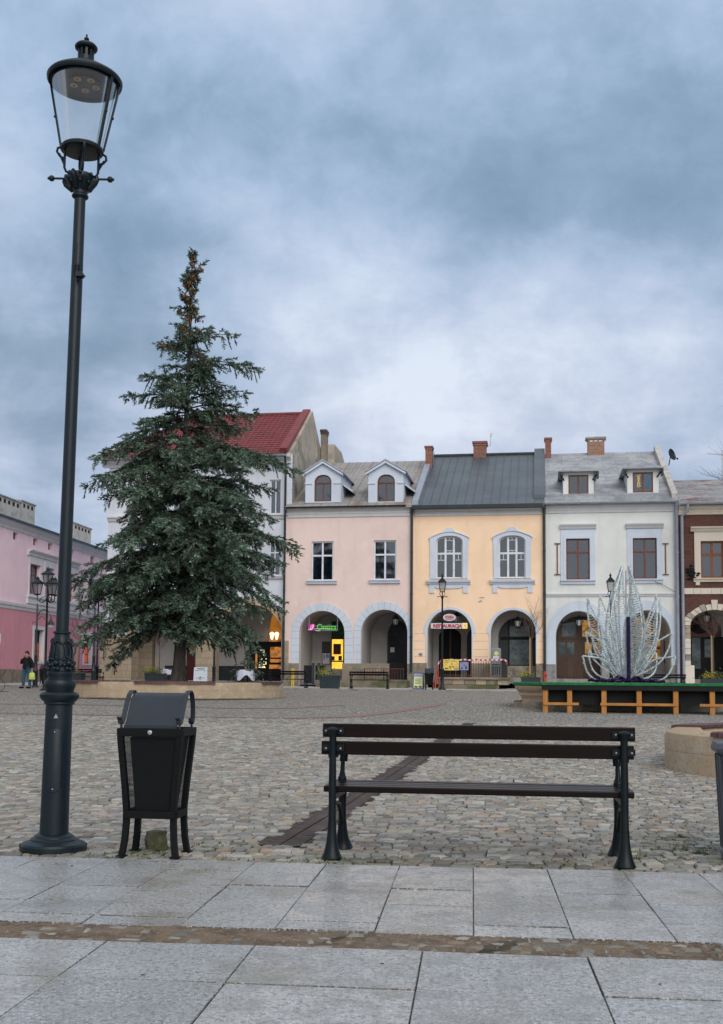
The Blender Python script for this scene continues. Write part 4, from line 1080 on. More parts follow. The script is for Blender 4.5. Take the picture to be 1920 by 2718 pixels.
    b = MB(); b.hexa([(x0 - .02, ye + .2, ze + .02), (x0 + .3, ye + .2, ze + .02), (x0 + .3, yr, zr + .02), (x0 - .02, yr, zr + .02), (x0 - .02, ye + .2, ze + .3), (x0 + .3, ye + .2, ze + .3), (x0 + .3, yr, zr + .3), (x0 - .02, yr, zr + .3)]); b.build('verge_flashing', M['bluepipe'], parent=rf)
    b = MB(); b.hexa([(x1 - .5, ye + .9, ze + .35), (x1 + .1, ye + .9, ze + .35), (x1 + .1, yr, zr - .02), (x1 - .5, yr, zr - .02), (x1 - .5, ye + .9, ze + .62), (x1 + .1, ye + .9, ze + .62), (x1 + .1, yr, zr + .3), (x1 - .5, yr, zr + .3)]); b.build('verge_flashing', M['metalroof'], parent=rf)
    b = MB(); b.box(x0 + .02, x1 - .02, ye - .1, ye + .05, ze - .2, ze + .03); b.build('gutter', M['darkgutter'], parent=root, bevel=.03)
    q = lambda u, v, y: RF.px(u, v, y)
    y = 6.0; chimney(root, q(1129.5, 1200, y).x, q(1147, 1200, y).x, y, y + .6, ze + (zr - ze) * .6, q(1, 1180, y).z, 'chimbrick', .06, .2)
    y = 8.0; chimney(root, q(1257, 1200, y).x, q(1291, 1200, y).x, y, y + .7, zr - .5, q(1, 1171, y).z, 'chimbrick', .07, .26)
    y = 7.6; chimney(root, q(1447.5, 1200, y).x, q(1463.5, 1200, y).x, y, y + .6, zr - 1, q(1, 1166.5, y).z, 'chimbrick', .06, .2)
    b = MB(); p = q(1294, 1185, 8.2); p2 = q(1302, 1183, 8.2); b.tube([p, p2, (p2.x + .03, p2.y, p2.z + .62)], .02, 6); b.box(p2.x - .02, p2.x + .1, p2.y - .03, p2.y + .03, p2.z + .55, p2.z + .75); b.build('aerial', M['steel'], parent=root)
    for xx, vv, mt in ((x0 - .03, 1345, 'darkgutter'), (x1 + .02, 1345, 'darkgutter')):
        downpipe(root, [(xx, -.38, ze - .18), (xx, -.15, Z(1352, 1270)), (xx, -.15, Z(1785 if xx < x0 else 1782, 1270))], .07, mt)
    b = MB(); b.tube([(x1 + .02, -.15, Z(1782, 1443)), (x1 + .02, -.15, Z(1815, 1443))], .085, 10); b.tube([(x1 + .02, -.16, Z(1790, 1443)), (x1 + .12, -.3, Z(1793, 1443))], .05, 8); b.build('downpipe_shoe', M['redpaint'], parent=root, smooth=40)
    b = MB(); p = RF.px(1117, 1737, 0); b.box(p.x - .1, p.x + .1, -.03, -.002, p.z - .08, p.z + .08); b.mat(1); b.box(p.x - .035, p.x + .035, -.036, -.031, p.z - .035, p.z + .035); b.build('house_plate', [M['bluepipe'], M['blue']], parent=root)
    b = MB(); p = RF.px(1280, 1586, 0); b.bar((p.x - .13, -.03, p.z), (p.x + .13, -.03, p.z), .02, .02); p = RF.px(1276, 1595.5, 0); b.bar((p.x - .1, -.03, p.z - .03), (p.x + .08, -.05, p.z + .03), .025, .03); b.build('wall_bracket', M['gable'], parent=root)
    return root

# ---------------------------------------------------------------- cream white house
def white_house():
    x0, x1 = XE0, XF0 - .006; root = house_root('white_house', 'cream white house with grey sheet roof, brown windows and two small dormers', (x0 + x1) / 2, uref=1620)
    zb = MB.OFF.z - .06; zt = Z(1337, 1620); zc = Z(1361, 1620)
    A = [(X(1476, 1700), X(1598, 1700), Z(1688, 1537), Z(1621.6, 1537)), (X(1659, 1700), X(1782, 1700), Z(1687, 1720), Z(1619.5, 1720))]
    wl = [(X(1503, 1480), X(1566, 1480), Z(1538.4, 1535), Z(1429.4, 1535)), (X(1680, 1480), X(1744, 1480), Z(1536, 1712), Z(1428, 1712))]
    facade(root, x0, x1, zb, zt, A, [rect(*w) for w in wl], 'white'); body(root, x0, x1, zb, zt, 'white')
    cornice(root, x0 + .1, x1 - .1, zt, zc, 'trim', out=.26)
    for i, (a, b_, c, d) in enumerate(wl):
        win(root, a, b_, c, d, 'brownframe', y=.08, fw=.075, horiz=(.335,), bar=.07, mw=.085, curtain='greencurtain' if i else 'curtain')
        h0, h1 = (X(1487, 1400), X(1583, 1400)) if i == 0 else (X(1662, 1400), X(1761.6, 1400)); zh0, zh1 = Z(1404, 1535) if i == 0 else Z(1402, 1712), Z(1392, 1535) if i == 0 else Z(1390, 1712)
        b = MB(); profile_bar(b, h0, h1, [(.0, zh0), (-.1, zh0), (-.14, zh0 + .08), (-.22, zh1 - .06), (-.24, zh1), (.0, zh1 + .02)]); b.build('window_hood', M['trim'], parent=root)
        b = MB(); b.wall(rect(a - .27, b_ + .27, c - .01, zh0 - .002), [rect(a + .004, b_ - .004, c, d - .004)], -.04, .02); b.wall(rect(a - .12, b_ + .12, c - .005, d + .14), [rect(a + .003, b_ - .003, c, d - .003)], -.06, -.038); b.build('window_surround', M['bluewhite'], parent=root)
        s0, s1 = (X(1489, 1540), X(1581, 1540)) if i == 0 else (X(1665, 1540), X(1760, 1540))
        b = MB(); profile_bar(b, s0, s1, [(.05, c - .24), (-.08, c - .24), (-.1, c - .1), (-.18, c - .07), (-.18, c - .015), (.05, c - .012)]); b.build('sill', M['bluewhite'], parent=root)
    for u in (1480, 1767):
        m, za_, zb_ = X(u, 1480), Z(1442, u), Z(1526, u)
        b = MB(); b.box(m - .025, m + .025, -.06, -.004, zb_ + .04, za_ - .04); b.box(m - .15, m + .15, -.07, -.003, za_ - .04, za_); b.box(m - .15, m + .15, -.07, -.003, zb_, zb_ + .04); b.build('wall_anchor', M['brownframe'], parent=root)
    z = Z(1579, 1620); b = MB(); profile_bar(b, x0 + .05, x1 - .05, [(.0, z - .09), (-.05, z - .08), (-.07, z - .01), (-.11, z + .02), (-.11, z + .07), (.0, z + .08)]); b.build('string_course', M['trim'], parent=root)
    zp = Z(1764, 1620)
    for i, (a0, a1, zs, za) in enumerate(A):
        b = MB(); o0, o1 = (X(1452, 1700), X(1624, 1700)) if i == 0 else (X(1633, 1700), x1 - .06)
        inner = arch(a0, a1, zp, zs, za, 22); outer = arch(o0, o1, zp, zs - .05, Z(1594, 1537), 22)
        b.wall(outer + inner[::-1], [], -.03, .02); b.build('arch_surround', M['bluewhite'], parent=root)
    zf = Z(1802, 1537)
    plinths(root, [(x0, A[0][0] - .01), (A[0][1] + .01, A[1][0] - .01), (A[1][1] + .01, x1)], zb - .1, zp, 'kerb')
    bay(root, A[0][0], A[0][1], zf, A[0][2], A[0][3], .44, 1.6); bay(root, A[1][0], A[1][1], zf, A[1][2], A[1][3], .44, 3.0)
    # brown double door with a fanlight
    Y = 1.57; q = lambda u, v: RF.px(u, v, Y); zd = q(1, 1693).z
    a0, a1 = q(1478, 1).x, q(1604, 1).x
    b = MB(); b.wall(arch(a0, a1, zf, q(1540, 1690).z, q(1540, 1636).z, 18), [rect(q(1491, 1).x, q(1529, 1).x, q(1, 1690).z, q(1, 1650).z), rect(q(1546, 1).x, q(1590, 1).x, q(1, 1690).z, q(1, 1645).z)], Y - .06, Y + .02)
    for u0, u1 in ((1483, 1501), (1505, 1525), (1552, 1572), (1576, 1596)): b.box(q(u0, 1).x, q(u1, 1).x, Y - .09, Y - .062, zf + .1, q(1, 1745).z)
    b.box(a0, a1, Y - .1, Y - .064, q(1, 1696).z, q(1, 1690).z); d = b.build('door', M['darkwood'], parent=root, bevel=.01)
    b = MB(); b.box(q(1491, 1).x, q(1529, 1).x, Y - .02, Y, q(1, 1690).z, q(1, 1650).z)
    for u0, u1 in ((1484, 1500), (1506, 1524)): b.box(q(u0, 1).x, q(u1, 1).x, Y - .072, Y - .064, q(1, 1738).z, q(1, 1705).z)
    b.build('fanlight', M['whiteglass'], parent=d)
    b = MB(); b.box(q(1546, 1).x, q(1590, 1).x, Y - .02, Y, q(1, 1690).z, q(1, 1645).z)
    for u0, u1 in ((1553, 1571), (1577, 1595)): b.box(q(u0, 1).x, q(u1, 1).x, Y - .072, Y - .064, q(1, 1738).z, q(1, 1705).z)
    l = b.build('fanlight', M['goldglow'], parent=d); l['label'] = 'warm lit door panes and fanlight'
    Y = 2.95
    b = MB(); b.wall(arch(q(1664, 1).x, q(1752, 1).x, q(1, 1750).z, q(1700, 1690).z, q(1700, 1640).z, 14), [], Y - .03, Y + .03); l = b.build('shop_window', M['goldglow'], parent=root)
    b = MB()
    for u in (1685, 1708, 1731): b.box(q(u, 1).x - .05, q(u, 1).x + .05, Y - .06, Y - .032, q(1, 1750).z, q(1, 1648).z)
    for v in (1695, 1720): b.box(q(1664, 1).x, q(1752, 1).x, Y - .064, Y - .034, q(1, v).z - .05, q(1, v).z + .05)
    b.build('shop_frame', M['darkwood'], parent=l)
    b = MB(); b.box(q(1762, 1).x, q(1785, 1).x, Y - .03, Y + .02, q(1, 1760).z, q(1, 1700).z); b.build('door', M['maroon'], parent=root)
    # roof with dormers
    ye, ze, yr = -.36, Z(1331, 1620, -.36), 8.5; zr = RF.px(1620, 1201, yr).z
    b = MB(); roof_slab(b, x0 + .03, x1 - .03, ye, ze, yr, zr); rf = b.build('roof', M['zincroof'], parent=root); gable_fill(root, x0, x1, ye, ze, yr, zr, 'greychim')
    gutter(root, x0 + .02, x1 + .05, ze - .03, .085, 'gutter', y=-.44)
    b = MB(); b.hexa([(x1 - .24, ye + .4, ze + .1), (x1 + .05, ye + .4, ze + .1), (x1 + .05, yr, zr - .05), (x1 - .24, yr, zr - .05), (x1 - .24, ye + .4, ze + .42), (x1 + .05, ye + .4, ze + .42), (x1 + .05, yr, zr + .34), (x1 - .24, yr, zr + .34)]); b.build('gable_parapet', M['greychim'], parent=rf)
    def roofz(y): return ze + (zr - ze) * (y - ye) / (yr - ye)
    for (u0, u1, w0, w1, vt, vb, e0, e1, va, ve) in ((1495, 1576, 1509, 1562.5, 1258.5, 1311, 1482, 1589, 1218, 1250), (1665.5, 1749, 1680, 1734, 1255, 1309, 1651.7, 1760, 1213.6, 1246)):
        y = .3
        while y < 6 and RF.px((u0 + u1) / 2, vb, y).z > roofz(y): y += .05
        q = lambda u, v, y=y: RF.px(u, v, y)
        a, c, z0_, zt2 = q(u0, 1280).x, q(u1, 1280).x, roofz(y) - .1, q(1, ve).z; wx0, wx1, wz0, wz1 = q(w0, 1280).x, q(w1, 1280).x, q(1, vb).z, q(1, vt).z
        b = MB(); b.wall(rect(a, c, z0_, zt2), [rect(wx0, wx1, wz0, wz1)], y, y + .2); b.box(a, a + .1, y + .2, y + 4, z0_, zt2); b.box(c - .1, c, y + .2, y + 4, z0_, zt2); d = b.build('dormer', M['white'], parent=root)
        E0, E1, m, zt3 = q(e0, 1250).x, q(e1, 1250).x, (a + c) / 2, q(1, va).z; yf = y - .35; yb = y + 5
        b = MB(); b.add([(E0, yf, zt2), (E1, yf, zt2), (m, y + 1.5, zt3 + .12), (m, yb, zt3 + .15), (E0, yb, zt2), (E1, yb, zt2), (E0, yf, zt2 - .05), (E1, yf, zt2 - .05), (E0, yb, zt2 - .05), (E1, yb, zt2 - .05)],
                        [(0, 1, 2), (0, 2, 3, 4), (1, 5, 3, 2), (0, 6, 7, 1), (0, 4, 8, 6), (1, 7, 9, 5), (6, 8, 9, 7)]); b.build('dormer_roof', M['zincroof'], parent=d)
        for s, ex in ((1, E0), (-1, E1)): b = MB(); b.box(min(ex, ex + s * .1), max(ex, ex + s * .1), yf + .01, yf + .4, zt2 - .4, zt2 - .052); b.bar((ex + s * .05, yf + .1, zt2 - .12), (ex + s * .3, yf + .35, zt2 - .45), .06, .06); b.build('eaves_bracket', M['darkgutter'], parent=d)
        f = win(root, wx0, wx1, wz0, wz1, 'brownframe', y=y + .04, fw=.07, horiz=(), bar=.09, curtain='curtain')
        if u0 > 1600:
            f['label'] = 'dormer window with glowing vertical lettering on both panes'
            for cx, mt, u in ((.27, 'credoyellow', 1691), (.74, 'credoblue', 1720)):
                for k, ch in enumerate('CREDO'):
                    text('lettering', ch, M[mt], .165, upright(wx0 + (wx1 - wx0) * cx, y + .02, wz1 - .2 - k * .13), f, .004, .006, shear=.35, sx=1.3)
    y = 8.0; chimney(root, RF.px(1564, 1, y).x, RF.px(1609, 1, y).x, y, y + .7, zr - .4, RF.px(1, 1158.5, y).z, 'oldchim', .12, .14, 'greychim', 0)
    b = MB(); cx0, cx1 = RF.px(1566, 1, y).x, RF.px(1607, 1, y).x
    for k in range(3): b.box(cx0 + .08 + k * .26, cx0 + .24 + k * .26, y - .01, y + .05, RF.px(1, 1171, y).z, RF.px(1, 1167.5, y).z)
    b.build('flue_slots', M['bluewhite'], parent=root)
    b = MB(); yd = 7.8; c = RF.px(1783, 1207, yd); b.lathe([(.001, -.1), (.16, -.08), (.3, -.02), (.36, .06), (.35, .07), (.28, .0), (.15, -.05), (.001, -.07)], 18, c, (.75, -.5, .25)); b.tube([c, c + Vector((.3, -.2, -.28))], .02, 6); b.tube([c + Vector((-.05, .05, -.05)), c + Vector((-.15, .1, -.6))], .03, 6); b.ball(c + Vector((.3, -.2, -.28)), .06, 8, 5)
    b.build('satellite_dish', M['lampiron'], parent=root, smooth=40)
    b = MB(); b.tube([RF.px(1738, 1543, -.1), RF.px(1765, 1555, -.12), RF.px(1796, 1573, -.1)], .012, 5); b.build('cable', M['iron'], parent=root)
    downpipe(root, [(x1 - .06, -.42, ze - .1), (x1 - .06, -.2, Z(1352, 1795)), (x1 - .06, -.2, Z(1815, 1800))], .085, 'bluepipe')
    return root

# ---------------------------------------------------------------- dark brick house
def brick_house():
    x0, x1 = XF0, XF1; root = house_root('brick_house', 'dark red brick house with cream window surrounds and a rough stone arch', (x0 + x1) / 2, uref=1890)
    zb = MB.OFF.z - .06; zt = Z(1343, 1900); zc = Z(1366, 1900)
    A = [(X(1833, 1700), X(1963, 1700), Z(1660, 1898), Z(1619, 1898))]
    wl = [(X(1860, 1480), X(1922, 1480), Z(1534, 1890), Z(1436, 1890)), (X(2060, 1480), X(2122, 1480), Z(1534, 1890), Z(1436, 1890))]
    facade(root, x0, x1, zb, zt, A, [rect(*w) for w in wl], 'brick'); body(root, x0, x1, zb, zt, 'brick'); cornice(root, x0 + .05, x1, zt, zc, 'creamtrim', out=.3)
    for a, b_, c, d in wl:
        win(root, a, b_, c, d, 'orangeframe', y=.1, fw=.1, horiz=(.36,), bar=.12, curtain='curtain')
        b = MB(); b.wall(rect(a - .3, b_ + .3, c - .02, Z(1411, 1890)), [rect(a + .004, b_ - .004, c, d - .004)], -.07, .02); b.build('window_surround', M['creamtrim'], parent=root)
        h = Z(1399, 1890); g = Z(1411, 1890); b = MB(); profile_bar(b, a - .48, b_ + .48, [(.0, g), (-.12, g), (-.16, g + .06), (-.2, h - .09), (-.27, h - .06), (-.28, h), (0, h + .02)]); b.build('window_hood', M['creamtrim'], parent=root)
        b = MB(); profile_bar(b, a - .36, b_ + .36, [(.05, c - .2), (-.1, c - .2), (-.12, c - .08), (-.2, c - .06), (-.2, c - .022), (.05, c - .021)])
        for s in (a - .26, b_ + .06): b.box(s, s + .2, -.09, .01, c - .36, c - .202)
        b.build('sill', M['creamtrim'], parent=root)
    def rough(b, pts, y0, y1): b.wall(pts, [], y0 - random.uniform(0, .04), y1)
    b = MB(); z0_, z1_ = Z(1577, 1890), Z(1561, 1890); xx = x0 + .25
    while xx < x1:
        w = random.uniform(.28, .55); b.mat(random.choice((0, 0, 1))); rough(b, rect(xx + .006, min(x1, xx + w) - .006, z0_, z1_), -.05, .02); xx += w
    b.build('stone_band', [M['creamtrim'], M['sandstone']], parent=root, bevel=.012)
    a0, a1, zs, za = A[0]; zp = Z(1766, 1840); cx = (a0 + a1) / 2; rx, rz = (a1 - a0) / 2, za - zs; b = MB(); th = .3
    n = 15
    for k in range(n):
        t0, t1 = math.pi * k / n, math.pi * (k + 1) / n; o = th + random.uniform(-.03, .05)
        if k == 7: o = th + .2
        P = [(cx - (rx) * math.cos(t), zs + rz * math.sin(t)) for t in (t0 + .01, (t0 + t1) / 2, t1 - .01)]; Q = [(cx - (rx + o) * math.cos(t), zs + (rz + o) * math.sin(t)) for t in (t1 - .01, (t0 + t1) / 2, t0 + .01)]
        b.mat(random.choice((0, 0, 1, 2))); rough(b, P + Q, -.07, .03)
    for sx in (a0, a1):
        z = zp
        while z < zs - .02:
            h = min(random.uniform(.2, .3), zs - z); w = random.uniform(.24, .34); b.mat(random.choice((0, 0, 1, 2)))
            rough(b, rect(sx - w, sx - .002, z + .005, z + h - .005) if sx == a0 else rect(sx + .002, sx + w, z + .005, z + h - .005), -.07, .03); z += h
    b.build('arch_surround', [M['creamtrim'], M['sandstone'], M['gable']], parent=root, bevel=.015)
    zf = Z(1803, 1890); 
    for e in ((a0 - .34, a0 + .16, -.14, .4, zb - .1, zp - .004), (a1 - .16, a1 + .34, -.14, .4, zb - .1, zp - .004), (a1 + .36, x1, -.06, .3, zb - .1, zp - .1)): b = MB(); b.box(*e); b.build('plinth', M['creamtrim'], parent=root, bevel=.015)
    bay(root, a0, a1, zf, zs, za, .44, 2.2)
    Y = 2.15; q = lambda u, v: RF.px(u, v, Y)
    b = MB(); b.wall(arch(q(1830, 1).x, q(1915, 1).x, q(1, 1690).z, q(1, 1675).z, q(1, 1634).z, 12), [], Y - .03, Y + .02); f = b.build('shop_fascia', M['maroon'], parent=root)
    b = MB(); c = q(1858, 1669); b.wall([(c.x + .5 * math.cos(t) * (1 + .12 * math.cos(6 * t)), c.z + .24 * math.sin(t) * (1 + .1 * math.cos(4 * t))) for t in [2 * math.pi * k / 28 for k in range(28)]], [], Y - .07, Y - .035); b.build('shop_emblem', M['black'], parent=f)
    b = MB(); b.box(q(1830, 1).x, q(1920, 1).x, Y - .03, Y + .02, zf, q(1, 1691).z); d = b.build('door', M['black'], parent=root)
    b = MB(); b.box(q(1836, 1).x, q(1859, 1).x, Y - .05, Y - .032, q(1, 1775).z, q(1, 1693).z); b.box(q(1870, 1).x, q(1892, 1).x, Y - .05, Y - .032, q(1, 1745).z, q(1, 1697).z); b.build('door_glass', M['whiteglass'], parent=d)
    ye, ze, yr = -.36, Z(1333, 1890, -.36), 7; zr = RF.px(1890, 1273, yr).z
    b = MB(); roof_slab(b, x0 + .03, x1, ye, ze, yr, zr); b.build('roof', M['shingle'], parent=root); gable_fill(root, x0, x1, ye, ze, yr, zr, 'brick'); gutter(root, x0 + .1, x1, ze - .04, .08, 'bluepipe', y=-.44)
    downpipe(root, [(X(1823, 1345), -.44, ze - .1), (X(1823, 1358), -.4, Z(1358, 1820)), (X(1809, 1372), -.2, Z(1372, 1809)), (X(1812, 1600), -.2, Z(1815, 1812))], .075, 'bluepipe')
    b = MB(); y = 6.5; c = RF.px(1917, 1207, y); b.tube([(c.x, y, zr - .5), (c.x, y, c.z + .25)], .025, 6); b.tube([RF.px(1878, 1204, y), RF.px(1935, 1208, y)], .016, 6)
    for k in range(9): p = RF.px(1880 + 6 * k, 1204 + .4 * k, y); l = .1 + .03 * k; b.tube([p + Vector((0, -l, 0)), p + Vector((0, l, 0))], .01, 5)
    b.build('aerial', M['steel'], parent=root)
    b = MB(); c = RF.px(1836, 1517, -.05)
    for k in range(26): p = c + Vector((random.gauss(0, .13), random.uniform(-.08, 0), random.gauss(-.05, .17))); b.ball(p, random.uniform(.04, .09), 6, 4, (1.3, .5, .8))
    b.build('wall_ornament', M['black'], parent=root, smooth=60)
    return root

# ---------------------------------------------------------------- white house with the red roof, behind the spruce
def red_roof_house():
    x0, x1 = X(283, 1500), X(775, 1260); Y0 = .12
    root = house_root('red_roof_house', 'tall grey white house with red tiled roof behind the spruce, arcade on sandstone piers', (x0 + x1) / 2, uref=690)
    zb = MB.OFF.z - .06; zt = Z(1212, 520)
    A = [(X(350, 1700), X(519, 1700), Z(1690, 430), Z(1606, 430)), (X(572, 1700), X(751, 1700), Z(1693, 660), Z(1604, 660))]
    us = (385, 470, 556, 642, 729); holes = []; wins = []
    for u in us:
        for v0, v1 in ((1363, 1272), (1527, 1436)):
            w = (X(u - 15, 1400), X(u + 15, 1400), Z(v0, u), Z(v1, u)); wins.append(w); holes.append(rect(*w))
    out = [(x0, zb)]
    for a in A: out += arch(a[0], a[1], zb, a[2], a[3], 22)
    out += [(x1, zb), (x1, zt), (x0, zt)]
    b = MB(); b.wall(out, holes, Y0, Y0 + .5); b.build('wall', M['greywhite'], parent=root)
    for w in wins:
        win(root, *w, 'whiteframe', y=Y0 + .1, fw=.06, horiz=(.33,), curtain='curtain')
        b = MB(); profile_bar(b, w[0] - .16, w[1] + .16, [(Y0 + .05, w[2] - .2), (Y0 - .1, w[2] - .18), (Y0 - .18, w[2] - .06), (Y0 - .18, w[2] - .01), (Y0 + .05, w[2] - .008)]); b.build('sill', M['trim'], parent=root)
    z = Z(1373, 520); b = MB(); profile_bar(b, x0 - .02, x1 - .1, [(Y0, z - .16), (Y0 - .08, z - .14), (Y0 - .14, z), (Y0 - .22, z + .04), (Y0 - .22, z + .12), (Y0, z + .14)]); b.build('string_course', M['trim'], parent=root)
    b = MB(); h0, h1 = Z(1236, 520), Z(1211, 520); profile_bar(b, x0 - .3, x1 - .05, [(Y0, h0), (Y0 - .1, h0), (Y0 - .14, h0 + .15), (Y0 - .4, h1 - .2), (Y0 - .45, h1), (Y0, h1)]); b.build('cornice', M['trim'], parent=root, smooth=25)
    D = 10.5
    # gable side walls (right one rises to the ridge), back
    ye, ze, yr = -.45, Z(1209, 520, -.45), 5.2; zr = RF.px(820, 1099, yr).z
    b = MB()
    b.prism([(Y0 + .5, zb), (D, zb), (D, zt - .1), (yr, zr + .15), (Y0 + .02, zt + .25), (Y0 + .02, zt - 3), (Y0 + .5, zt - 3.01)], x1 - .35, x1, 'x')
    b.build('gable_wall', M['gable'], parent=root)
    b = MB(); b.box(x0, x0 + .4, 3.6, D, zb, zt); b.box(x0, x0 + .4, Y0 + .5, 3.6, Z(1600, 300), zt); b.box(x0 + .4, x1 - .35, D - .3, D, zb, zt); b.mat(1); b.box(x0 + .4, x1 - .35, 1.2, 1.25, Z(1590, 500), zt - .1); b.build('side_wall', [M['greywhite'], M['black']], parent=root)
    # hipped roof: ribbed tile courses
    xh = RF.px(525, 1113, yr).x; b = MB(); E = (x0 - .35, x1 - .34)
    V = [(E[0], ye, ze), (E[1], ye, ze), (E[1], yr, zr), (xh, yr, zr), (E[0], D + .4, ze), (E[1], D + .4, ze), (E[0], ye, ze - .14), (E[1], ye, ze - .14), (E[1], D + .4, ze - .14), (E[0], D + .4, ze - .14)]
    b.add(V, [(0, 1, 2, 3), (0, 3, 4), (4, 3, 2, 5), (0, 6, 7, 1), (0, 4, 9, 6), (4, 5, 8, 9), (6, 9, 8, 7), (1, 7, 8, 5, 2)]); rf = b.build('roof', M['redroof'], parent=root)
    b = MB(); n = 19; up = Vector((0, ye - yr, zr - ze)); nrm = Vector((0, -(zr - ze), yr - ye)).normalized()
    for k in range(n):                                             # overlapping courses
        t0, t1 = k / n, (k + 1) / n; xl0 = E[0] + (xh - E[0]) * t0 + .05; xl1 = E[0] + (xh - E[0]) * t1 + .05
        p = lambda x, t, h: (x, ye + (yr - ye) * t + nrm.y * h, ze + (zr - ze) * t + nrm.z * h)
        b.add([p(xl0, t0 - .004, .05), p(E[1] - .02, t0 - .004, .05), p(E[1] - .02, t1, .012), p(xl1, t1, .012), p(xl0, t0 - .004, .0), p(E[1] - .02, t0 - .004, .0)], [(0, 1, 2, 3), (0, 4, 5, 1)])
    xx = E[0] + .3
    while xx < E[1]:                                               # ribs of the pressed tiles
        t1 = min(1.0, max(0, (xx - E[0]) / (xh - E[0])) - .03) if xx < xh else 1.0
        if t1 > .05:
            o0 = Vector((xx, ye, ze)) + nrm * .035; o1 = Vector((xx, ye + (yr - ye) * t1, ze + (zr - ze) * t1)) + nrm * .035; b.bar(o0, o1, .05, .05, nrm)
        xx += .3
    b.build('tile_courses', M['redroof'], parent=rf)
    b = MB(); b.bar((E[1] - .02, ye, ze + .16), (E[1] - .02, yr, zr + .16), .4, .26); b.bar((E[1] - .02, D + .4, ze + .16), (E[1] - .02, yr, zr + .16), .4, .26); b.bar((xh, yr, zr + .06), (E[1], yr, zr + .06), .2, .12); b.bar((E[0], ye, ze + .06), (xh, yr, zr + .06), .2, .14); b.build('ridge_cap', M['redroof'], parent=rf)
    gutter(root, E[0], E[1] + .1, ze - .06, .1, 'gutter', y=ye - .08)
    c = RF.px(851, 1200, 7.4); chimney(root, RF.px(846, 1, 7.4).x, RF.px(860, 1, 7.4).x, 7.4, 8.1, zt - 3, RF.px(851, 1140, 7.4).z, 'plinth', .05, .3, 'darkwood')
    b = MB(); ya = 9.5; b.prism([(ya, zt - 3), (ya + 5, zt - 3), (ya + 5, RF.px(880, 1225, ya).z), (ya + 2.5, RF.px(869, 1180, ya).z), (ya, RF.px(869, 1180, ya).z)], RF.px(866, 1, ya).x, RF.px(866, 1, ya).x + .4, 'x'); b.build('rear_gable', M['gable'], parent=root)
    # sandstone piers, arch rings
    zp = Z(1812, 310); rg = lambda a, w: (arch(a[0] - w, a[1] + w, Z(1690, 400), a[2], a[3] + w, 22), arch(a[0] + .002, a[1] - .002, Z(1690, 400), a[2], a[3] - .002, 22))
    for a in A:
        o, i = rg(a, .32); b = MB(); b.wall(o + i[::-1], [], Y0 - .04, Y0 + .05); b.build('arch_surround', M['sandstone'], parent=root)
    ztop = Z(1640, 310)
    b = MB(); b.box(X(275, 1750), X(350, 1750), Y0 - .35, Y0 + .6, zb, Z(1690, 310)); b.build('pier', M['oldstone'], parent=root, bevel=.03)
    b = MB(); b.box(X(519.5, 1750), X(571.5, 1750), Y0 - .12, Y0 + .6, zb, Z(1690, 540)); b.build('pier', M['oldstone'], parent=root, bevel=.03); b = MB(); b.box(X(752, 1750), X(767, 1750), Y0 - .13, Y0 + .6, zb, Z(1700, 750)); b.build('pier', M['oldstone'], parent=root, bevel=.03)
    b = MB(); b.box(X(270, 1770), X(355, 1770), Y0 - .5, Y0 + .64, zb, Z(1721, 310)); b.build('pier_base', M['oldstone'], parent=root, bevel=.04)
    y = 3.4; b = MB(); b.box(RF.px(367, 1, y).x, RF.px(408, 1, y).x, y - .2, y + .6, zb, Z(1600, 390)); b.build('pier', M['oldstone'], parent=root, bevel=.03)
    # open arcade: ceiling, back wall, floor
    b = MB(); b.box(x0 + .4, x1 - .36, Y0 + .5, 3.55, A[0][3] + .25, A[0][3] + .4); b.box(RF.px(408, 1, y).x + .05, x1 - .36, 3.55, 3.7, zb, A[0][3] + .25); b.box(x1 - .6, x1 - .36, Y0 + .5, 3.55, zb, A[0][3] + .25); b.build('arcade', M['arcade'], parent=root)
    b = MB(); b.box(x0 - .2, x1 - .4, Y0 - .5, 3.55, zb - .1, Z(1806, 500)); b.build('arcade_floor', M['kerb'], parent=root)
    Yb = 3.5; q = lambda u, v: RF.px(u, v, Yb)
    b = MB(); b.box(q(440, 1).x, q(650, 1).x, Yb - .04, Yb + .04, Z(1806, 500), q(1, 1768).z); b.build('dado', M['darkpanel'], parent=root)
    b = MB(); b.box(q(498, 1).x, q(518, 1).x, Yb - .05, Yb + .03, Z(1806, 500), q(1, 1690).z); dr = b.build('door', M['maroon'], parent=root)
    b = MB(); b.box(q(505, 1).x, q(520, 1).x, Yb - .07, Yb - .052, q(1, 1730).z, q(1, 1712).z); b.build('door_pane', M['shoporange'], parent=dr)
    # the lit shop under the last arch
    b = MB(); b.wall(arch(q(714, 1).x, q(768, 1).x, q(1, 1702).z, q(1, 1701).z, q(1, 1612).z, 12), [], Yb - .03, Yb + .02); sh = b.build('shop_tympanum', M['warmwall'], parent=root)
    b = MB(); b.box(q(664, 1).x, q(768, 1).x, Yb - .06, Yb + .02, Z(1806, 500), q(1, 1703).z); s2 = b.build('shop_front', M['black'], parent=root)
    for u0, u1, v0, v1 in ((719, 749, 1745, 1717), (719, 749, 1758, 1749), (717, 749, 1775, 1764), (680, 685, 1775, 1735)): b = MB(); b.box(q(u0, 1).x, q(u1, 1).x, Yb - .08, Yb - .062, q(1, v0).z, q(1, v1).z); b.build('shop_pane', M['shoporange'], parent=s2)
    b = MB()
    for k in range(40): p = q(random.uniform(688, 708), random.choice((1750, 1757, 1764, 1771)) + random.gauss(0, 1)); b.ball((p.x, Yb - .09, p.z), random.uniform(.015, .03), 6, 4)
    b.tube([(q(692, 1).x, Yb - .08, q(1, 1725.5).z), (q(703, 1).x, Yb - .08, q(1, 1726).z), (q(702, 1).x, Yb - .08, q(1, 1740).z)], .02, 5)
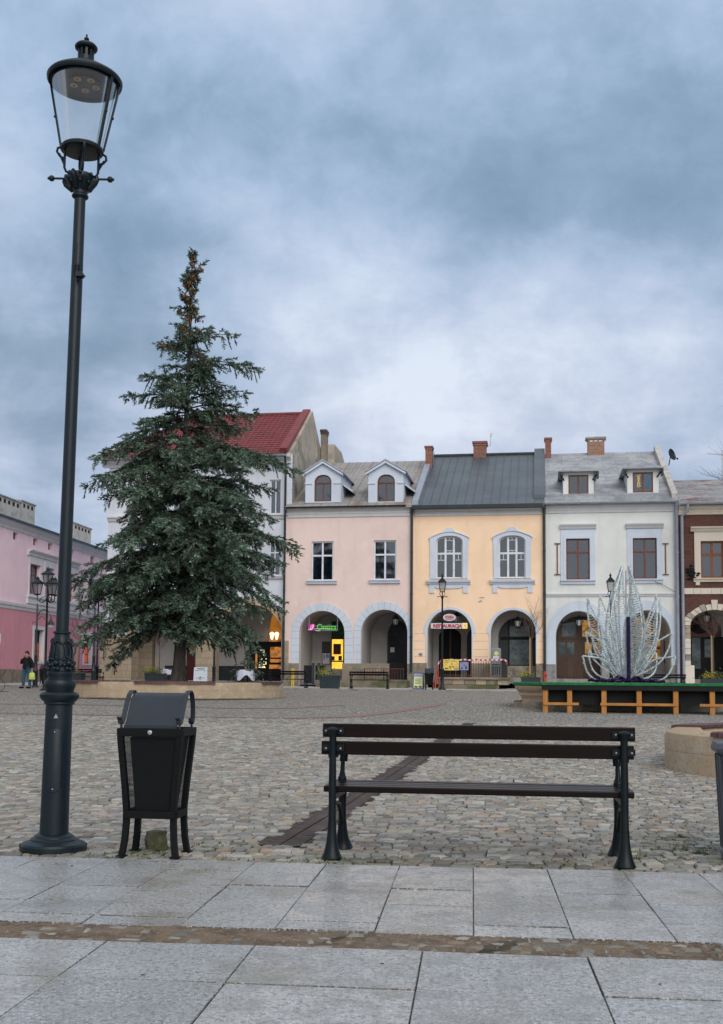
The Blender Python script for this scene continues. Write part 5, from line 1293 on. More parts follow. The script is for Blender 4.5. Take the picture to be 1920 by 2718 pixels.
    b.build('fairy_lights', M['fairylights'], parent=s2)
    b = MB(); b.box(q(716, 1).x, q(752, 1).x, Yb - .1, Yb - .035, q(1, 1703).z, q(1, 1697).z); b.build('lamp_rail', M['shoporange'], parent=sh)
    for u in (724, 736.5):
        b = MB(); p = q(u, 1689); b.lathe([(.05, -.17), (.13, .17), (.06, .2), (.02, .24)], 10, (p.x, Yb - .15, p.z)); b.build('wall_lamp', M['bulb'], parent=sh)
    return root

# ---------------------------------------------------------------- long pink building on the left
PF = Frame(Vector((-17.5, 75.2, 0)), -(90 - 6.5))
def pink_long():
    fr = PF; q = fr.px; root = house_root('pink_building', 'long two tone pink building with dark blue roof and slotted grey chimneys', -9, 0, fr)
    zb = MB.OFF.z - .4; x0, x1 = -34, 3
    zt = q(140, 1418).z; zbd = (q(0, 1602).z + q(150, 1622).z) / 2; zpl = q(40, 1777).z
    zt = (q(0, 1381).z + q(230, 1449).z) / 2
    def W4(u0, u1, v0, v1): m = (u0 + u1) / 2; return (q(u0, (v0 + v1) / 2).x, q(u1, (v0 + v1) / 2).x, q(m, v1).z, q(m, v0).z)
    small = [W4(35.5, 49, 1417, 1437), W4(89, 101, 1431, 1452), W4(128.5, 140, 1443, 1462), W4(187, 196, 1459, 1475), W4(241, 250.5, 1471, 1487)]
    first = [W4(78.5, 107, 1501, 1581), W4(120, 142, 1509, 1588), W4(181, 199, 1523, 1600), W4(233, 253, 1532, 1600)]
    low = [W4(90, 115, 1672, 1756), W4(223.5, 243.5, 1685, 1761)]
    h = small[0][3] - small[0][2]
    for L, hh in ((small, None), (first, None), (low, None)):
        a = sum(w[2] for w in L) / len(L); c = sum(w[3] for w in L) / len(L)
        for i, w in enumerate(L): L[i] = (w[0], w[1], a, c)
    stepx = first[0][0] - first[1][0]
    extra_first = [(-19.8, -18.7), (-23, -21.9)]
    first += [(a, b_, first[0][2], first[0][3]) for a, b_ in extra_first]; low += [(a, b_, low[0][2], low[0][3]) for a, b_ in extra_first]
    b = MB(); b.wall(rect(x0, x1, zbd, zt), [rect(*w) for w in small + first], 0, .4); b.build('wall', M['pinkup'], parent=root)
    b = MB(); b.wall(rect(x0, x1, zb, zbd - .002), [rect(*w) for w in low], 0, .42); b.build('wall', M['pinklow'], parent=root)
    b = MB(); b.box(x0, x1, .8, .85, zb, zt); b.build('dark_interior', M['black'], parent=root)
    b = MB(); b.box(x0, x0 + .3, .45, 10, zb, zt); b.box(x0, x1, 9.7, 10, zb, zt); b.box(x1 - .3, x1, .9, 9.7, zb, zt); b.build('side_wall', M['pinkup'], parent=root)
    b = MB(); b.box(x0, x1, -.07, -.002, zb, zpl); b.build('plinth', M['plinth'], parent=root, bevel=.01)
    b = MB(); profile_bar(b, x0, x1 - .02, [(0, zbd - .25), (-.05, zbd - .22), (-.07, zbd - .08), (-.14, zbd - .03), (-.16, zbd + .12), (0, zbd + .16)]); b.build('string_course', M['trim'], parent=root, smooth=25)
    b = MB(); profile_bar(b, x0, x1 - .02, [(0, zt - .4), (-.06, zt - .39), (-.1, zt - .22), (-.3, zt - .1), (-.36, zt - .06), (-.38, zt + .04), (0, zt + .06)]); b.build('cornice', M['trim'], parent=root, smooth=25)
    for w in small: win(root, *w, 'brownframe', y=.2, fw=.04, vert=(), horiz=(), curtain='curtain')
    for w in first:
        win(root, *w, 'brownframe', y=.22, fw=.07, horiz=(.35,), curtain='curtain'); zh = w[3] + .75
        b = MB(); profile_bar(b, w[0] - .42, w[1] + .42, [(0, zh - .32), (-.1, zh - .3), (-.12, zh - .14), (-.26, zh - .06), (-.28, zh), (0, zh + .03)]); b.build('window_hood', M['trim'], parent=root)
        b = MB(); b.wall(rect(w[0] - .16, w[1] + .16, w[2] - .1, zh - .33), [rect(w[0] + .003, w[1] - .003, w[2], w[3] - .003)], -.05, .02); b.box(w[0] - .34, w[1] + .34, -.1, .02, w[2] - .55, w[2] - .102); b.box(w[0] - .38, w[1] + .38, -.18, .02, w[2] - .2, w[2] - .103); b.build('window_surround', M['trim'], parent=root)
    for w in low:
        f = win(root, *w, 'darkgutter', y=.25, fw=.06, vert=(), horiz=(.4, .68), bar=.06, curtain=None, glass='window_glass')
        f['label'] = 'ground floor window with orange red lower half'
        b = MB(); b.box(w[0] + .062, w[1] - .062, .262, .28, w[2] + .062, w[2] + (w[3] - w[2]) * .57); b.build('blind', M['redpane'], parent=f)
        b = MB(); b.wall(rect(w[0] - .2, w[1] + .2, w[2] - .12, w[3] + .2), [rect(w[0] + .003, w[1] - .003, w[2], w[3] - .003)], -.04, .24); b.build('window_surround', M['trim'], parent=root)
    # roof and chimneys
    ye, ze, yr = -.42, zt + .1, 6.0; zr = ze + 6.42 * .21
    b = MB(); roof_slab(b, x0, x1 - .3, ye, ze, yr, zr, .12, True, 10.2, ze + .3); rf = b.build('roof', M['blueroof'], parent=root); gable_fill(root, x0, x1, ye, ze, yr, zr, 'pinkup', 10)
    b = MB()
    for k in range(22): t = k / 22; b.bar((x0, ye + (yr - ye) * t, ze + (zr - ze) * t + .02), (x1 - .32, ye + (yr - ye) * t, ze + (zr - ze) * t + .02), .09, .05)
    b.build('tile_courses', M['blueroof'], parent=rf)
    for u0, u1, v0, v1, y in ((-8, 57, 1320, 1385, 3.0), (57, 94, 1333, 1388, 3.2), (195, 243, 1394, 1430, 4.0)):
        a, c = q(u0, v0, y).x, q(u1, v0, y).x; zc = q((u0 + u1) / 2, v0, y).z
        chimney(root, a, c, y, y + .8, ze, zc, 'greychim', .08, .12, 'greychim', 5 if u0 != 57 else 3)
    return root

def glass_extra():
    g = NG('dim_shop_glass'); c = g.mix(g.ramp(g.noise(1.2, 5, .6), .4, .68), (.035, .06, .068), (.13, .165, .17)); c = g.mix(g.ramp(g.noise(3.5, 4), .56, .7), c, (.02, .028, .032))
    M['whiteglass'] = g.done(c, .12, 0, .5)
glass_extra()
def build_houses():
    for f in (pink_long, red_roof_house, pink_house, orange_house, white_house, brick_house): f()
    MB.OFF = Vector((0, 0, 0))
build_houses()
# ------------------------------------------------------------------ street furniture
def G(x, y): return Vector((x, y, gz(y)))
def row(u, yl, dz=0.0):
    """point on the photo column u on the line yl metres in front (-) of the facades, standing on the ground there"""
    p = RF.px(u, 1800, yl); w = RF.w(p.x, yl, 0); return Vector((w.x, w.y, gz(w.y) + (.06 if yl > -5 else 0) + dz))
RZ = RF.rz

def frustum_lantern(b_glass, b_frame, c, rt, rb, h, n=4, a0=math.pi / 4, bar=.012):
    c = Vector(c)
    T = [c + Vector((rt * math.cos(a0 + 2 * math.pi * k / n), rt * math.sin(a0 + 2 * math.pi * k / n), h)) for k in range(n)]
    B = [c + Vector((rb * math.cos(a0 + 2 * math.pi * k / n), rb * math.sin(a0 + 2 * math.pi * k / n), 0)) for k in range(n)]
    b_glass.add(B + T, [(k, (k + 1) % n, n + (k + 1) % n, n + k) for k in range(n)])
    for k in range(n):
        b_frame.tube([B[k], T[k]], bar, 5); b_frame.tube([B[k], B[(k + 1) % n]], bar, 5); b_frame.tube([T[k], T[(k + 1) % n]], bar * 1.2, 5)

# ---------------------------------------------------------------- the tall lamp at the front left
def near_lamp():
    Y = 7.15; ua = lambda v: 142 + (2250 - v) * 89 / 2158
    B = at(142, 2250, Y); B.z = 0; top = at(231, 92, Y); ax = (top - B).normalized(); k = Y / F
    root = thing('street_lamp', 'tall dark teal cast iron street lamp with round glass lantern, standing before the waste bin', 'street lamp', B)
    root.rotation_euler = Vector((0, 0, 1)).rotation_difference(ax).to_euler()
    z = lambda v: (at(ua(v), v, Y) - B).dot(ax)
    def prof(L): return [(r * k, z(v)) for r, v in L]
    b = MB(); b.lathe([(86 * k, 0.0), (86 * k, .03)] + prof([(85, 2245), (80, 2236), (66, 2231), (60, 2228), (60, 2226), (56, 2222), (52, 2221), (50, 2217), (45, 2214), (40, 2211)]), 40); b.build('base', M['lampiron'], root, smooth=35)
    b = MB(); b.lathe(prof([(37, 2214), (36.2, 2120), (35.3, 1985), (34.5, 1871), (39.5, 1868), (39.5, 1863), (46, 1858), (50.5, 1851), (51, 1844), (46, 1838), (36, 1836), (36.5, 1832), (40, 1823), (41.5, 1814), (38.5, 1806), (33.5, 1804), (33.5, 1800), (32, 1799), (32, 1796), (35, 1790), (34.5, 1784), (30, 1780)]), 40); b.build('pedestal', M['lampiron'], root, smooth=35)
    b = MB(); pr = prof([(30.5, 1782), (29, 1760), (27, 1735), (25, 1712), (22.5, 1695), (20, 1686), (20.5, 1683), (23.5, 1681), (23.5, 1677), (18, 1675)]); b.lathe(pr, 32)
    for kk in range(6):                                             # fruit garlands and leaves in relief
        a = 2 * math.pi * kk / 6 + .35
        for da, v, rr, sz in ((-.3, 1765, 31, 6.5), (.05, 1760, 32, 8), (.38, 1766, 31, 6), (-.1, 1774, 32, 6.5), (.22, 1775, 32, 6.5), (-.35, 1750, 29, 5), (.3, 1749, 29, 5), (0, 1745, 28, 5)):
            b.ball((rr * k * math.cos(a + da), rr * k * math.sin(a + da), z(v)), sz * k, 8, 6, (1, 1, .85))
        for da, v, rr, sz in ((-.25, 1706, 25, 4.5), (0, 1702, 25, 5.5), (.25, 1706, 25, 4.5), (0, 1697, 23.5, 4.5), (.5, 1710, 25.5, 4)):
            b.ball((rr * k * math.cos(a + da), rr * k * math.sin(a + da), z(v)), sz * k, 8, 6, (1, 1, .7))
        pts = [((25.5 + 4.5 * t + 1.5 * math.sin(math.pi * t)) * k, a - .5 + .25 * math.sin(math.pi * t), z(1708 + 48 * t)) for t in [i / 6 for i in range(7)]]
        for s in (0, .5): b.tube([(r_ * math.cos(q + s), r_ * math.sin(q + s), zz) for r_, q, zz in pts], 2.1 * k, 6)
    b.build('ornament', M['lampiron'], root, smooth=45)
    b = MB(); b.lathe(prof([(17, 1677), (16.9, 1500), (16.4, 1200), (16, 900), (15.6, 704), (15.2, 700), (14.9, 530), (17, 528), (22, 524), (22.5, 520), (19, 516), (19, 508)]), 32); b.build('pole', M['lampiron'], root, smooth=35)
    b = MB(); b.tube([(.02, -.052, z(748)), (.03, -.075, z(740)), (.055, -.08, z(742)), (.075, -.08, z(745))], .008, 8); b.box(.015, .06, -.1, -.045, z(746), z(734)); b.tube([(.012, -.048, z(735)), (.012, -.05, z(708))], .014, 10)
    for i in range(6): b.tube([(.012, -.05, z(733 - 4 * i)), (.012, -.05, z(731.5 - 4 * i))], .019, 10)
    b.tube([(.005, -.045, z(708)), (.004, -.043, z(650))], .004, 6); b.build('socket', M['lampiron'], root, smooth=40)
    b = MB(); b.lathe(prof([(19, 509), (23, 503), (30, 492), (36, 483), (38, 475), (37, 468), (30, 465)]), 28)
    for kk in range(8):
        a = 2 * math.pi * kk / 8 + .2
        for v, rr, sz in ((472, 40, 5), (490, 31, 5)): b.ball((rr * k * math.cos(a + .18 * (v % 3 - 1)), rr * k * math.sin(a + .18 * (v % 3 - 1)), z(v)), sz * k, 8, 6, (1, 1, 1.15))
        b.tube([((26 + 18 * t) * k * math.cos(a + .3), (26 + 18 * t) * k * math.sin(a + .3), z(503 - 30 * t + 14 * max(0, t - .6))) for t in (0, .3, .6, .85, 1)], [5 * k, 5 * k, 6 * k, 5 * k, 2 * k], 6)
    for kk in range(4):
        a = 2 * math.pi * kk / 4 - .2; o = Vector((math.cos(a), math.sin(a), 0))
        P = [(24, 506), (33, 497), (44, 488), (49, 479), (46, 472), (40, 473), (39, 479), (43, 481)]; b.tube([o * rr * k + Vector((0, 0, z(v))) for rr, v in P], [5 * k, 6.5 * k, 7 * k, 6.5 * k, 5.5 * k, 5 * k, 4 * k, 2 * k], 8)
    b.build('capital', M['lampiron'], root, smooth=45)
    b = MB(); zb = z(475)
    b.tube([(-76 * k, 0, zb), (76 * k, 0, zb)], 3.2 * k, 8)
    for s in (-1, 1): b.ball((s * 80 * k, 0, zb), 8.3 * k, 12, 8); b.ball((s * 88 * k, 0, zb), 4 * k, 8, 6)
    b.build('ladder_bar', M['lampiron'], root, smooth=45)
    b = MB()
    for kk in range(4):
        a = 2 * math.pi * kk / 4 + math.radians(20)
        P = [(26, 466), (40, 462), (45, 452), (45, 410), (46, 402)]; Q = [(46, 430), (58, 424), (66, 414), (64, 404), (54, 400), (47, 402)]; S = [(60, 418), (52, 432), (46, 444)]
        for L, r in ((P, 3.4), (Q, 3.4), (S, 3)): b.tube([(rr * k * math.cos(a), rr * k * math.sin(a), z(v)) for rr, v in L], r * k, 8)
    b.tube([(0, 0, z(468)), (0, 0, z(402))], 3.2 * k, 8); b.build('lantern_bracket', M['lampiron'], root, smooth=45)
    b = MB(); zd, zr_ = z(397), z(222); rb, rt = 57 * k, 95 * k
    b.lathe([(.01, zd - .012), (rb - .01, zd - .02), (rb, zd - .015), (rb + .004, zd), (rb - .006, zd + .012), (rb - .012, zd + .004), (.01, zd + .002)], 40); b.build('lantern_base', M['lampiron'], root, smooth=35)
    b = MB(); n = 40; vs = [(r * math.cos(2 * math.pi * i / n), r * math.sin(2 * math.pi * i / n), zz) for r, zz in ((rb - .008, zd + .004), (rt - .012, zr_ + .01)) for i in range(n)]
    b.add(vs, [(i, (i + 1) % n, n + (i + 1) % n, n + i) for i in range(n)]); b.build('lantern_glass', M['lantern_glass'], root, smooth=80)
    for a in (R(178), R(6), R(-26)):
        b = MB()
        for da in (-.05, .05): b.tube([((rb + .002) * math.cos(a + da), (rb + .002) * math.sin(a + da), zd), ((rt + .004) * math.cos(a + da * .6), (rt + .004) * math.sin(a + da * .6), zr_ + .02)], .0062, 6)
        b.ball(((rb * .5 + rt * .5 + .006) * math.cos(a), (rb * .5 + rt * .5 + .006) * math.sin(a), (zd + zr_) / 2), .011, 6, 5)
        b.build('lantern_rod', M['lampiron'], root, smooth=40)
    b = MB(); b.lathe([(rt - .006, zr_ + .003), (rt + .006, zr_ - .006), (101 * k, zr_ + .004), (102 * k, zr_ + .022), (98 * k, zr_ + .036), (78 * k, z(196)), (52 * k, z(181)), (30 * k, z(171)), (21 * k, z(167)), (20 * k, z(163)), (.004, z(163)), (.004, zr_ + .05), (rt - .02, zr_ + .014)], 44); b.build('lantern_roof', M['lampiron'], root, smooth=35)
    b = MB(); zl = zr_ + .006; b.lathe([(.002, zl), (rt - .022, zl), (rt - .022, zl + .012), (.002, zl + .012)], 40); rf = b.build('reflector', M['ledplate'], root, smooth=30)
    b = MB(); n = 40; b.add([(r * math.cos(2 * math.pi * i / n), r * math.sin(2 * math.pi * i / n), zz) for r, zz in ((rt - .02, zl - .022), (rt - .02, zl + .01), (rt - .012, zl + .01), (rt - .012, zl - .022)) for i in range(n)], [(j * n + i, j * n + (i + 1) % n, ((j + 1) % 4) * n + (i + 1) % n, ((j + 1) % 4) * n + i) for j in range(4) for i in range(n)]); b.build('reflector_rim', M['lampiron'], rf, smooth=35)
    b = MB(); pts = [((42 + 3 * math.cos(5 * t)) * k * math.cos(t), (42 + 3 * math.cos(5 * t)) * k * math.sin(t)) for t in [2 * math.pi * i / 40 for i in range(40)]]; b.prism(pts, zl - .01, zl - .001, 'z'); b.build('led_board', M['ink'], rf)
    for kk in range(5):
        a = 2 * math.pi * kk / 5 + .5; c = (31 * k * math.cos(a), 31 * k * math.sin(a), zl - .012); b = MB(); b.lathe([(10.5 * k, .004), (10.5 * k, -.004), (7.5 * k, -.006), (3 * k, -.002), (.002, -.002), (.002, .004)], 16, c); b.mat(1); b.lathe([(2.4 * k, -.0022), (2.4 * k, -.008), (.002, -.009), (.002, -.0023)], 10, c); b.build('led_lens', [M['paperyel_d'], M['ink']], rf, smooth=35)
    b = MB(); zv0, zv1 = z(165), z(134); rv = 19.5 * k
    for kk in range(10): a = 2 * math.pi * kk / 10; b.bar((rv * math.cos(a), rv * math.sin(a), zv0), (rv * math.cos(a), rv * math.sin(a), zv1), .016, .012, (math.cos(a), math.sin(a), 0))
    b.lathe([(rv + .004, zv0), (rv + .004, zv0 + .03), (rv - .006, zv0 + .03), (rv - .006, zv0)], 28); b.lathe([(.02, z(136)), (26 * k, z(134)), (30.5 * k, z(130)), (31 * k, z(126)), (27 * k, z(121)), (14 * k, z(115)), (6 * k, z(111)), (3.2 * k, z(110)), (4 * k, z(107)), (7 * k, z(105)), (6.5 * k, z(102)), (3 * k, z(99)), (2.2 * k, z(95)), (2.8 * k, z(93)), (1.5 * k, z(91.5)), (.001, z(91))], 24); b.build('chimney_cap', M['lampiron'], root, smooth=40)
    # inspection hatch with two screws, and a small label
    b = MB(); z0_, z1_ = z(2100), z(1932); w = 22 * k; n = 10; R0 = 36.5 * k; zm0, zm1 = z0_ + w, z1_ - w; off = math.radians(-87)
    out = [(w * math.cos(t), zm1 + w * math.sin(t)) for t in [math.pi * i / n for i in range(n + 1)]] + [(w * math.cos(t), zm0 + w * math.sin(t)) for t in [math.pi + math.pi * i / n for i in range(n + 1)]]
    def wrap(x, zz, r): a = off + x / R0; return (r * math.cos(a), r * math.sin(a), zz)
    n2 = len(out); rr = lambda zz: R0 - (zz / z(1870)) * 1.8 * k
    vs = [wrap(x, zz, rr(zz) - .002) for x, zz in out] + [wrap(x, zz, rr(zz) + .006) for x, zz in out] + [wrap(x * .93, zm0 + (zz - zm0) * .985, rr(zz) + .008) for x, zz in out]
    fs = [(i, (i + 1) % n2, n2 + (i + 1) % n2, n2 + i) for i in range(n2)] + [(n2 + i, n2 + (i + 1) % n2, 2 * n2 + (i + 1) % n2, 2 * n2 + i) for i in range(n2)]
    m = n + 1
    for i in range(m - 1): fs.append((2 * n2 + i, 2 * n2 + i + 1, 2 * n2 + n2 - 2 - i, 2 * n2 + n2 - 1 - i))
    b.add(vs, fs); hd = b.build('hatch', M['lampiron'], root, smooth=30)
    b = MB()
    for v in (1941, 2091): c = wrap(0, z(v), rr(z(v)) + .008); b.ball(c, .0055, 8, 5)
    b.build('screw', M['steel'], hd, smooth=60)
    b = MB(); zz = z(1900); c = [wrap(x, zz + dz, rr(zz) + .0015) for x, dz in ((-.014, -.012), (.016, -.012), (.001, .016))]; b.add(c, [(0, 1, 2)]); b.build('sticker', M['steel'], root)

# ---------------------------------------------------------------- slatted bench seen from behind
def bench(name, label, group=None):
    root = thing(name, label, 'bench', (0, 0, 0), 0, group); HX = .887
    for sx in (-HX, HX):
        b = MB(); b.lathe([(.062, 0), (.066, .008), (.06, .018), (.047, .05), (.036, .1), (.029, .16), (.0245, .24), (.0235, .36), (.025, .43), (.0235, .5), (.022, .62), (.0225, .74), (.026, .765), (.038, .785), (.04, .795), (.03, .805), (.012, .81), (.001, .811)], 12, (sx, 0, 0))
        for zz in (.785, .68): b.bar((sx - .068, .02, zz), (sx + .068, .02, zz), .014, .04, (0, 0, 1))
        b.build('back_post', M['benchiron'], root, smooth=50)
        s = 1 if sx < 0 else -1
        b = MB(); b.tube([(sx, .46, 0), (sx, .458, .02), (sx, .445, .06), (sx, .43, .12), (sx, .418, .2), (sx, .415, .28), (sx, .425, .36), (sx, .43, .4)], [.066, .058, .042, .032, .026, .025, .028, .03], 10)
        b.tube([(sx, .03, .36), (sx, .12, .33), (sx, .26, .31), (sx, .34, .25), (sx, .40, .16)], [.012, .014, .016, .014, .012], 8); b.build('front_leg', M['benchiron'], root, smooth=50)
        b = MB(); b.bar((sx, -.01, .382), (sx, .47, .378), .045, .04); b.build('seat_bearer', M['benchiron'], root, bevel=.006)
        b = MB(); P = [(sx, .01, .63), (sx, .1, .645), (sx, .2, .655), (sx, .32, .66), (sx, .42, .655), (sx, .47, .63), (sx, .475, .595), (sx, .45, .575)]
        for i in range(len(P) - 1): b.bar(P[i], Vector(P[i + 1]) + (Vector(P[i + 1]) - Vector(P[i])).normalized() * .006, .06 if i < 4 else .05, .02, (0, -.3 if i > 3 else 0, 1))
        b.tube([(sx, .40, .44), (sx, .405, .5), (sx, .42, .56), (sx, .41, .645)], [.032, .016, .014, .02], 8); b.ball((sx, .40, .455), .03, 10, 6); b.build('armrest', M['benchiron'], root, smooth=45)
    for z0_, z1_, off in ((.745, .83, 0), (.637, .721, -.008)):
        b = MB(); b.box(-.957 + off, .957 + off, .03, .066, z0_, z1_); s = b.build('back_slat', M['slat'], root, bevel=.006)
        for sx in (-HX, HX):
            for d in (-.046, .046): b = MB(); b.lathe([(.0075, 0), (.0075, .003), (.004, .006), (.001, .0065)], 10, (sx + d, .0125, z1_ - .045), (0, -1, 0)); b.build('bolt', M['dullsteel'], s, smooth=45)
    for i, y in enumerate((.035, .145, .255, .365)): b = MB(); b.box(-.95, .95, y, y + .098, .404 if i == 0 else .405, .443 + .002 * (i == 3)); b.build('seat_slat', M['slat'], root, bevel=.007)
    return root

# ---------------------------------------------------------------- waste bin
def waste_bin(name, label, group=None):
    root = thing(name, label, 'bin', (0, 0, 0), 0, group); WX, WY = .205, .15
    cur = [(1.0, .79), (.985, .72), (.93, .6), (.85, .42), (.80, .28), (.80, .2), (.83, .1), (.9, 0)]
    for sx in (-1, 1):
        for sy in (-1, 1):
            b = MB()
            for i in range(len(cur) - 1):
                (k0, z0_), (k1, z1_) = cur[i], cur[i + 1]; h = .018
                P = lambda k, z, dx, dy: (sx * (WX * k - .012) + dx, sy * (WY * k - .012) + dy, z)
                b.hexa([P(k1, z1_, -h, -h), P(k1, z1_, h, -h), P(k1, z1_, h, h), P(k1, z1_, -h, h), P(k0, z0_, -h, -h), P(k0, z0_, h, -h), P(k0, z0_, h, h), P(k0, z0_, -h, h)])
            b.box(sx * (WX * .9 - .012) - .03, sx * (WX * .9 - .012) + .03, sy * (WY * .9 - .012) - .03, sy * (WY * .9 - .012) + .03, 0, .006)
            b.build('leg', M['binblack'], root)
    b = MB(); t = .014
    for s in (-1, 1): b.box(-WX - .004, WX + .004, s * WY - .008, s * WY + .008, .742, .792); b.box(s * WX - .008, s * WX + .008, -WY + .009, WY - .009, .742, .792)
    b.build('rim', M['binblack'], root, bevel=.004)
    b = MB(); k = .8
    for s in (-1, 1): b.box(-WX * k, WX * k, s * WY * k - .02, s * WY * k + .006, .235, .28); b.box(s * WX * k - .012, s * WX * k + .012, -WY * k + .021, WY * k - .021, .235, .28)
    b.box(-WX * k + .01, WX * k - .01, -WY * k + .01, WY * k - .01, .236, .246); b.build('base_frame', M['binblack'], root, bevel=.003)
    for ax in ('f', 'b', 'l', 'r'):
        b = MB(); n = 8; vs = []
        for i in range(n + 1):
            z = .26 + (.75 - .26) * i / n
            for j in range(len(cur) - 1):
                if cur[j][1] >= z >= cur[j + 1][1]: f = (cur[j][1] - z) / (cur[j][1] - cur[j + 1][1]); kk = cur[j][0] + (cur[j + 1][0] - cur[j][0]) * f
            x, y = WX * kk - .014, WY * kk - .014
            vs += [(-x, -y, z), (x, -y, z)] if ax == 'f' else [(x, y, z), (-x, y, z)] if ax == 'b' else [(-x, y, z), (-x, -y, z)] if ax == 'l' else [(x, -y, z), (x, y, z)]
        b.add(vs, [(2 * i, 2 * i + 1, 2 * i + 3, 2 * i + 2) for i in range(n)]); b.build('perforated_panel', M['perforated'], root)
    b = MB(); b.hexa([(-.095, -.1, .25), (.105, -.1, .25), (.105, .1, .25), (-.095, .1, .25), (-.135, -.125, .735), (.17, -.125, .735), (.17, .125, .735), (-.135, .125, .735)]); b.build('liner', M['black'], root)
    b = MB(); b.lathe([(.014, 0), (.014, .006), (.008, .008), (.001, .008)], 14, (.005, -WY - .008, .768), (0, -1, 0)); b.build('lock', M['steel'], root, smooth=40)
    S = [(-.165, .832), (-.155, .812), (-.14, .808), (-.125, .815), (-.10, .845), (-.075, .89), (-.045, .94), (-.01, .985), (.03, 1.008), (.07, 1.012), (.105, .995), (.13, .955), (.142, .9)]
    b = MB(); T = S[2:]; x0, x1 = -.17, .17; vs = []
    for y, z in T: vs += [(x0, y, z), (x1, y, z), (x0, y + .003, z - .006), (x1, y + .003, z - .006)]
    m = len(T); fs = []
    for i in range(m - 4):
        a = 4 * i; fs += [(a, a + 1, a + 5, a + 4), (a + 2, a + 6, a + 7, a + 3), (a, a + 4, a + 6, a + 2), (a + 1, a + 3, a + 7, a + 5)]
    b.add(vs, fs); b.box(x0, x1, -.145, -.135, .793, .812); b.build('hood', M['binmetal'], root, smooth=50)
    for sx in (-.188, .188):
        b = MB(); P = [(sx, y, z + .012) for y, z in [(-.185, .85)] + S] + [(sx, .14, .85), (sx, .128, .822), (sx, .112, .815), (sx, .1, .83), (sx, .098, .85)]
        for i in range(len(P) - 1): b.bar(P[i], Vector(P[i + 1]) + (Vector(P[i + 1]) - Vector(P[i])) * .05, .03, .007, (0, -.4, 1) if i > 11 else (0, 0, 1))
        for y in (-.14, .12): b.box(sx - .006, sx + .006, y - .006, y + .006, .79, .83)
        b.build('hood_band', M['binmetal'], root, smooth=45)
    return root

def perforated():
    g = NG('perforated_sheet'); sp = g.n.new('ShaderNodeSeparateXYZ'); g.link(g.co.outputs['Object'], sp.inputs[0]); p = 2 * math.pi / .0125
    u = g.math('ADD', sp.outputs[0], sp.outputs[1]); a = g.math('ADD', u, sp.outputs[2]); c = g.math('SUBTRACT', u, sp.outputs[2])
    h = g.math('MULTIPLY', g.math('SINE', g.math('MULTIPLY', a, p / 1.41)), g.math('SINE', g.math('MULTIPLY', c, p / 1.41)))
    f = g.math('GREATER_THAN', g.math('ABSOLUTE', h), .36)
    g.done((.005, .0065, .0075), .6, spec=.2)
    tr = g.n.new('ShaderNodeBsdfTransparent'); mx = g.n.new('ShaderNodeMixShader'); g.link(f, mx.inputs[0]); g.link(g.b.outputs[0], mx.inputs[1]); g.link(tr.outputs[0], mx.inputs[2]); g.link(mx.outputs[0], g.out.inputs[0]); M['perforated'] = g.m
perforated()
M['paperyel_d'] = layered('amber_lens', (.55, .36, .2), [(20, (.45, .28, .15), .5, .7)], .4)

# ---------------------------------------------------------------- stone rings
def stone_ring(root, r0, r1, h, a0, a1, n, mat, sz=2.0, joints=(), round_=.05):
    """curved wall from angle a0 to a1 with a rounded top; optional bed joint"""
    b = MB(); prof = [(r1, -.1), (r1, h * .47), (r1 - .006, h * .48), (r1, h * .49), (r1, h - round_ * 1.6), (r1 - round_ * .35, h - round_ * .5), (r1 - round_ * 1.3, h), (r0 + round_, h), (r0, h - round_), (r0, -.1)]
    m = len(prof); full = abs(a1 - a0 - 2 * math.pi) < 1e-6; N = n if full else n + 1
    vs = [(r * math.cos(a0 + (a1 - a0) * i / n), r * math.sin(a0 + (a1 - a0) * i / n), z) for i in range(N) for r, z in prof]
    fs = [(i * m + k, ((i + 1) % N) * m + k, ((i + 1) % N) * m + (k + 1) % m, i * m + (k + 1) % m) for i in range(n) for k in range(m)]
    if not full: fs += [tuple(range(m)), tuple(range(n * m + m - 1, n * m - 1, -1))]
    b.add(vs, fs); return b.build('ring_wall', M[mat], root, smooth=40)

def arc_slats(root, r0, r1, a0, a1, z, mat, step=.105, lip=.06):
    """wooden seat of short slats laid across the wall, ends turned down over its face"""
    b = MB(); rm = r1; n = max(3, int(abs(a1 - a0) * rm / step))
    for i in range(n):
        a = a0 + (a1 - a0) * (i + .5) / n; w = abs(a1 - a0) / n * .5 * .84
        c, s_ = math.cos, math.sin
        P = lambda r, t, zz: (r * c(t), r * s_(t), zz)
        L = [(r0, z), (r1 - .03, z), (r1 + .012, z - .012), (r1 + .02, z - lip), (r1 + .0, z - lip), (r1 - .01, z - .035), (r0, z - .035)]
        vs = [P(r, a - w, zz) for r, zz in L] + [P(r, a + w, zz) for r, zz in L]; m = len(L)
        b.add(vs, [tuple(range(m)), tuple(range(2 * m - 1, m - 1, -1))] + [((k + 1) % m, k, m + k, m + (k + 1) % m) for k in range(m)])
    return b.build('seat_slats', M[mat], root)

def right_ring():
    c = (5.72, 13.37); root = thing('stone_ring_bench', 'large curved sandstone planter wall with dark red slatted seats, beyond the dark grey pot', 'stone bench', (c[0], c[1], gz(c[1])))
    stone_ring(root, 1.5, 1.95, .47, 0, 2 * math.pi, 64, 'sandstone', round_=.07)
    arc_slats(root, 1.52, 1.955, R(-153), R(-70), .5, 'redslat'); arc_slats(root, 1.5, 1.93, R(95), R(148), .5, 'redslat')
    arc_slats(root, 1.5, 1.93, R(-30), R(60), .5, 'redslat')
    b = MB(); b.lathe([(1.5, .1), (1.5, .36), (.6, .4), (.001, .42)], 40); b.build('soil', M['soil'], root)

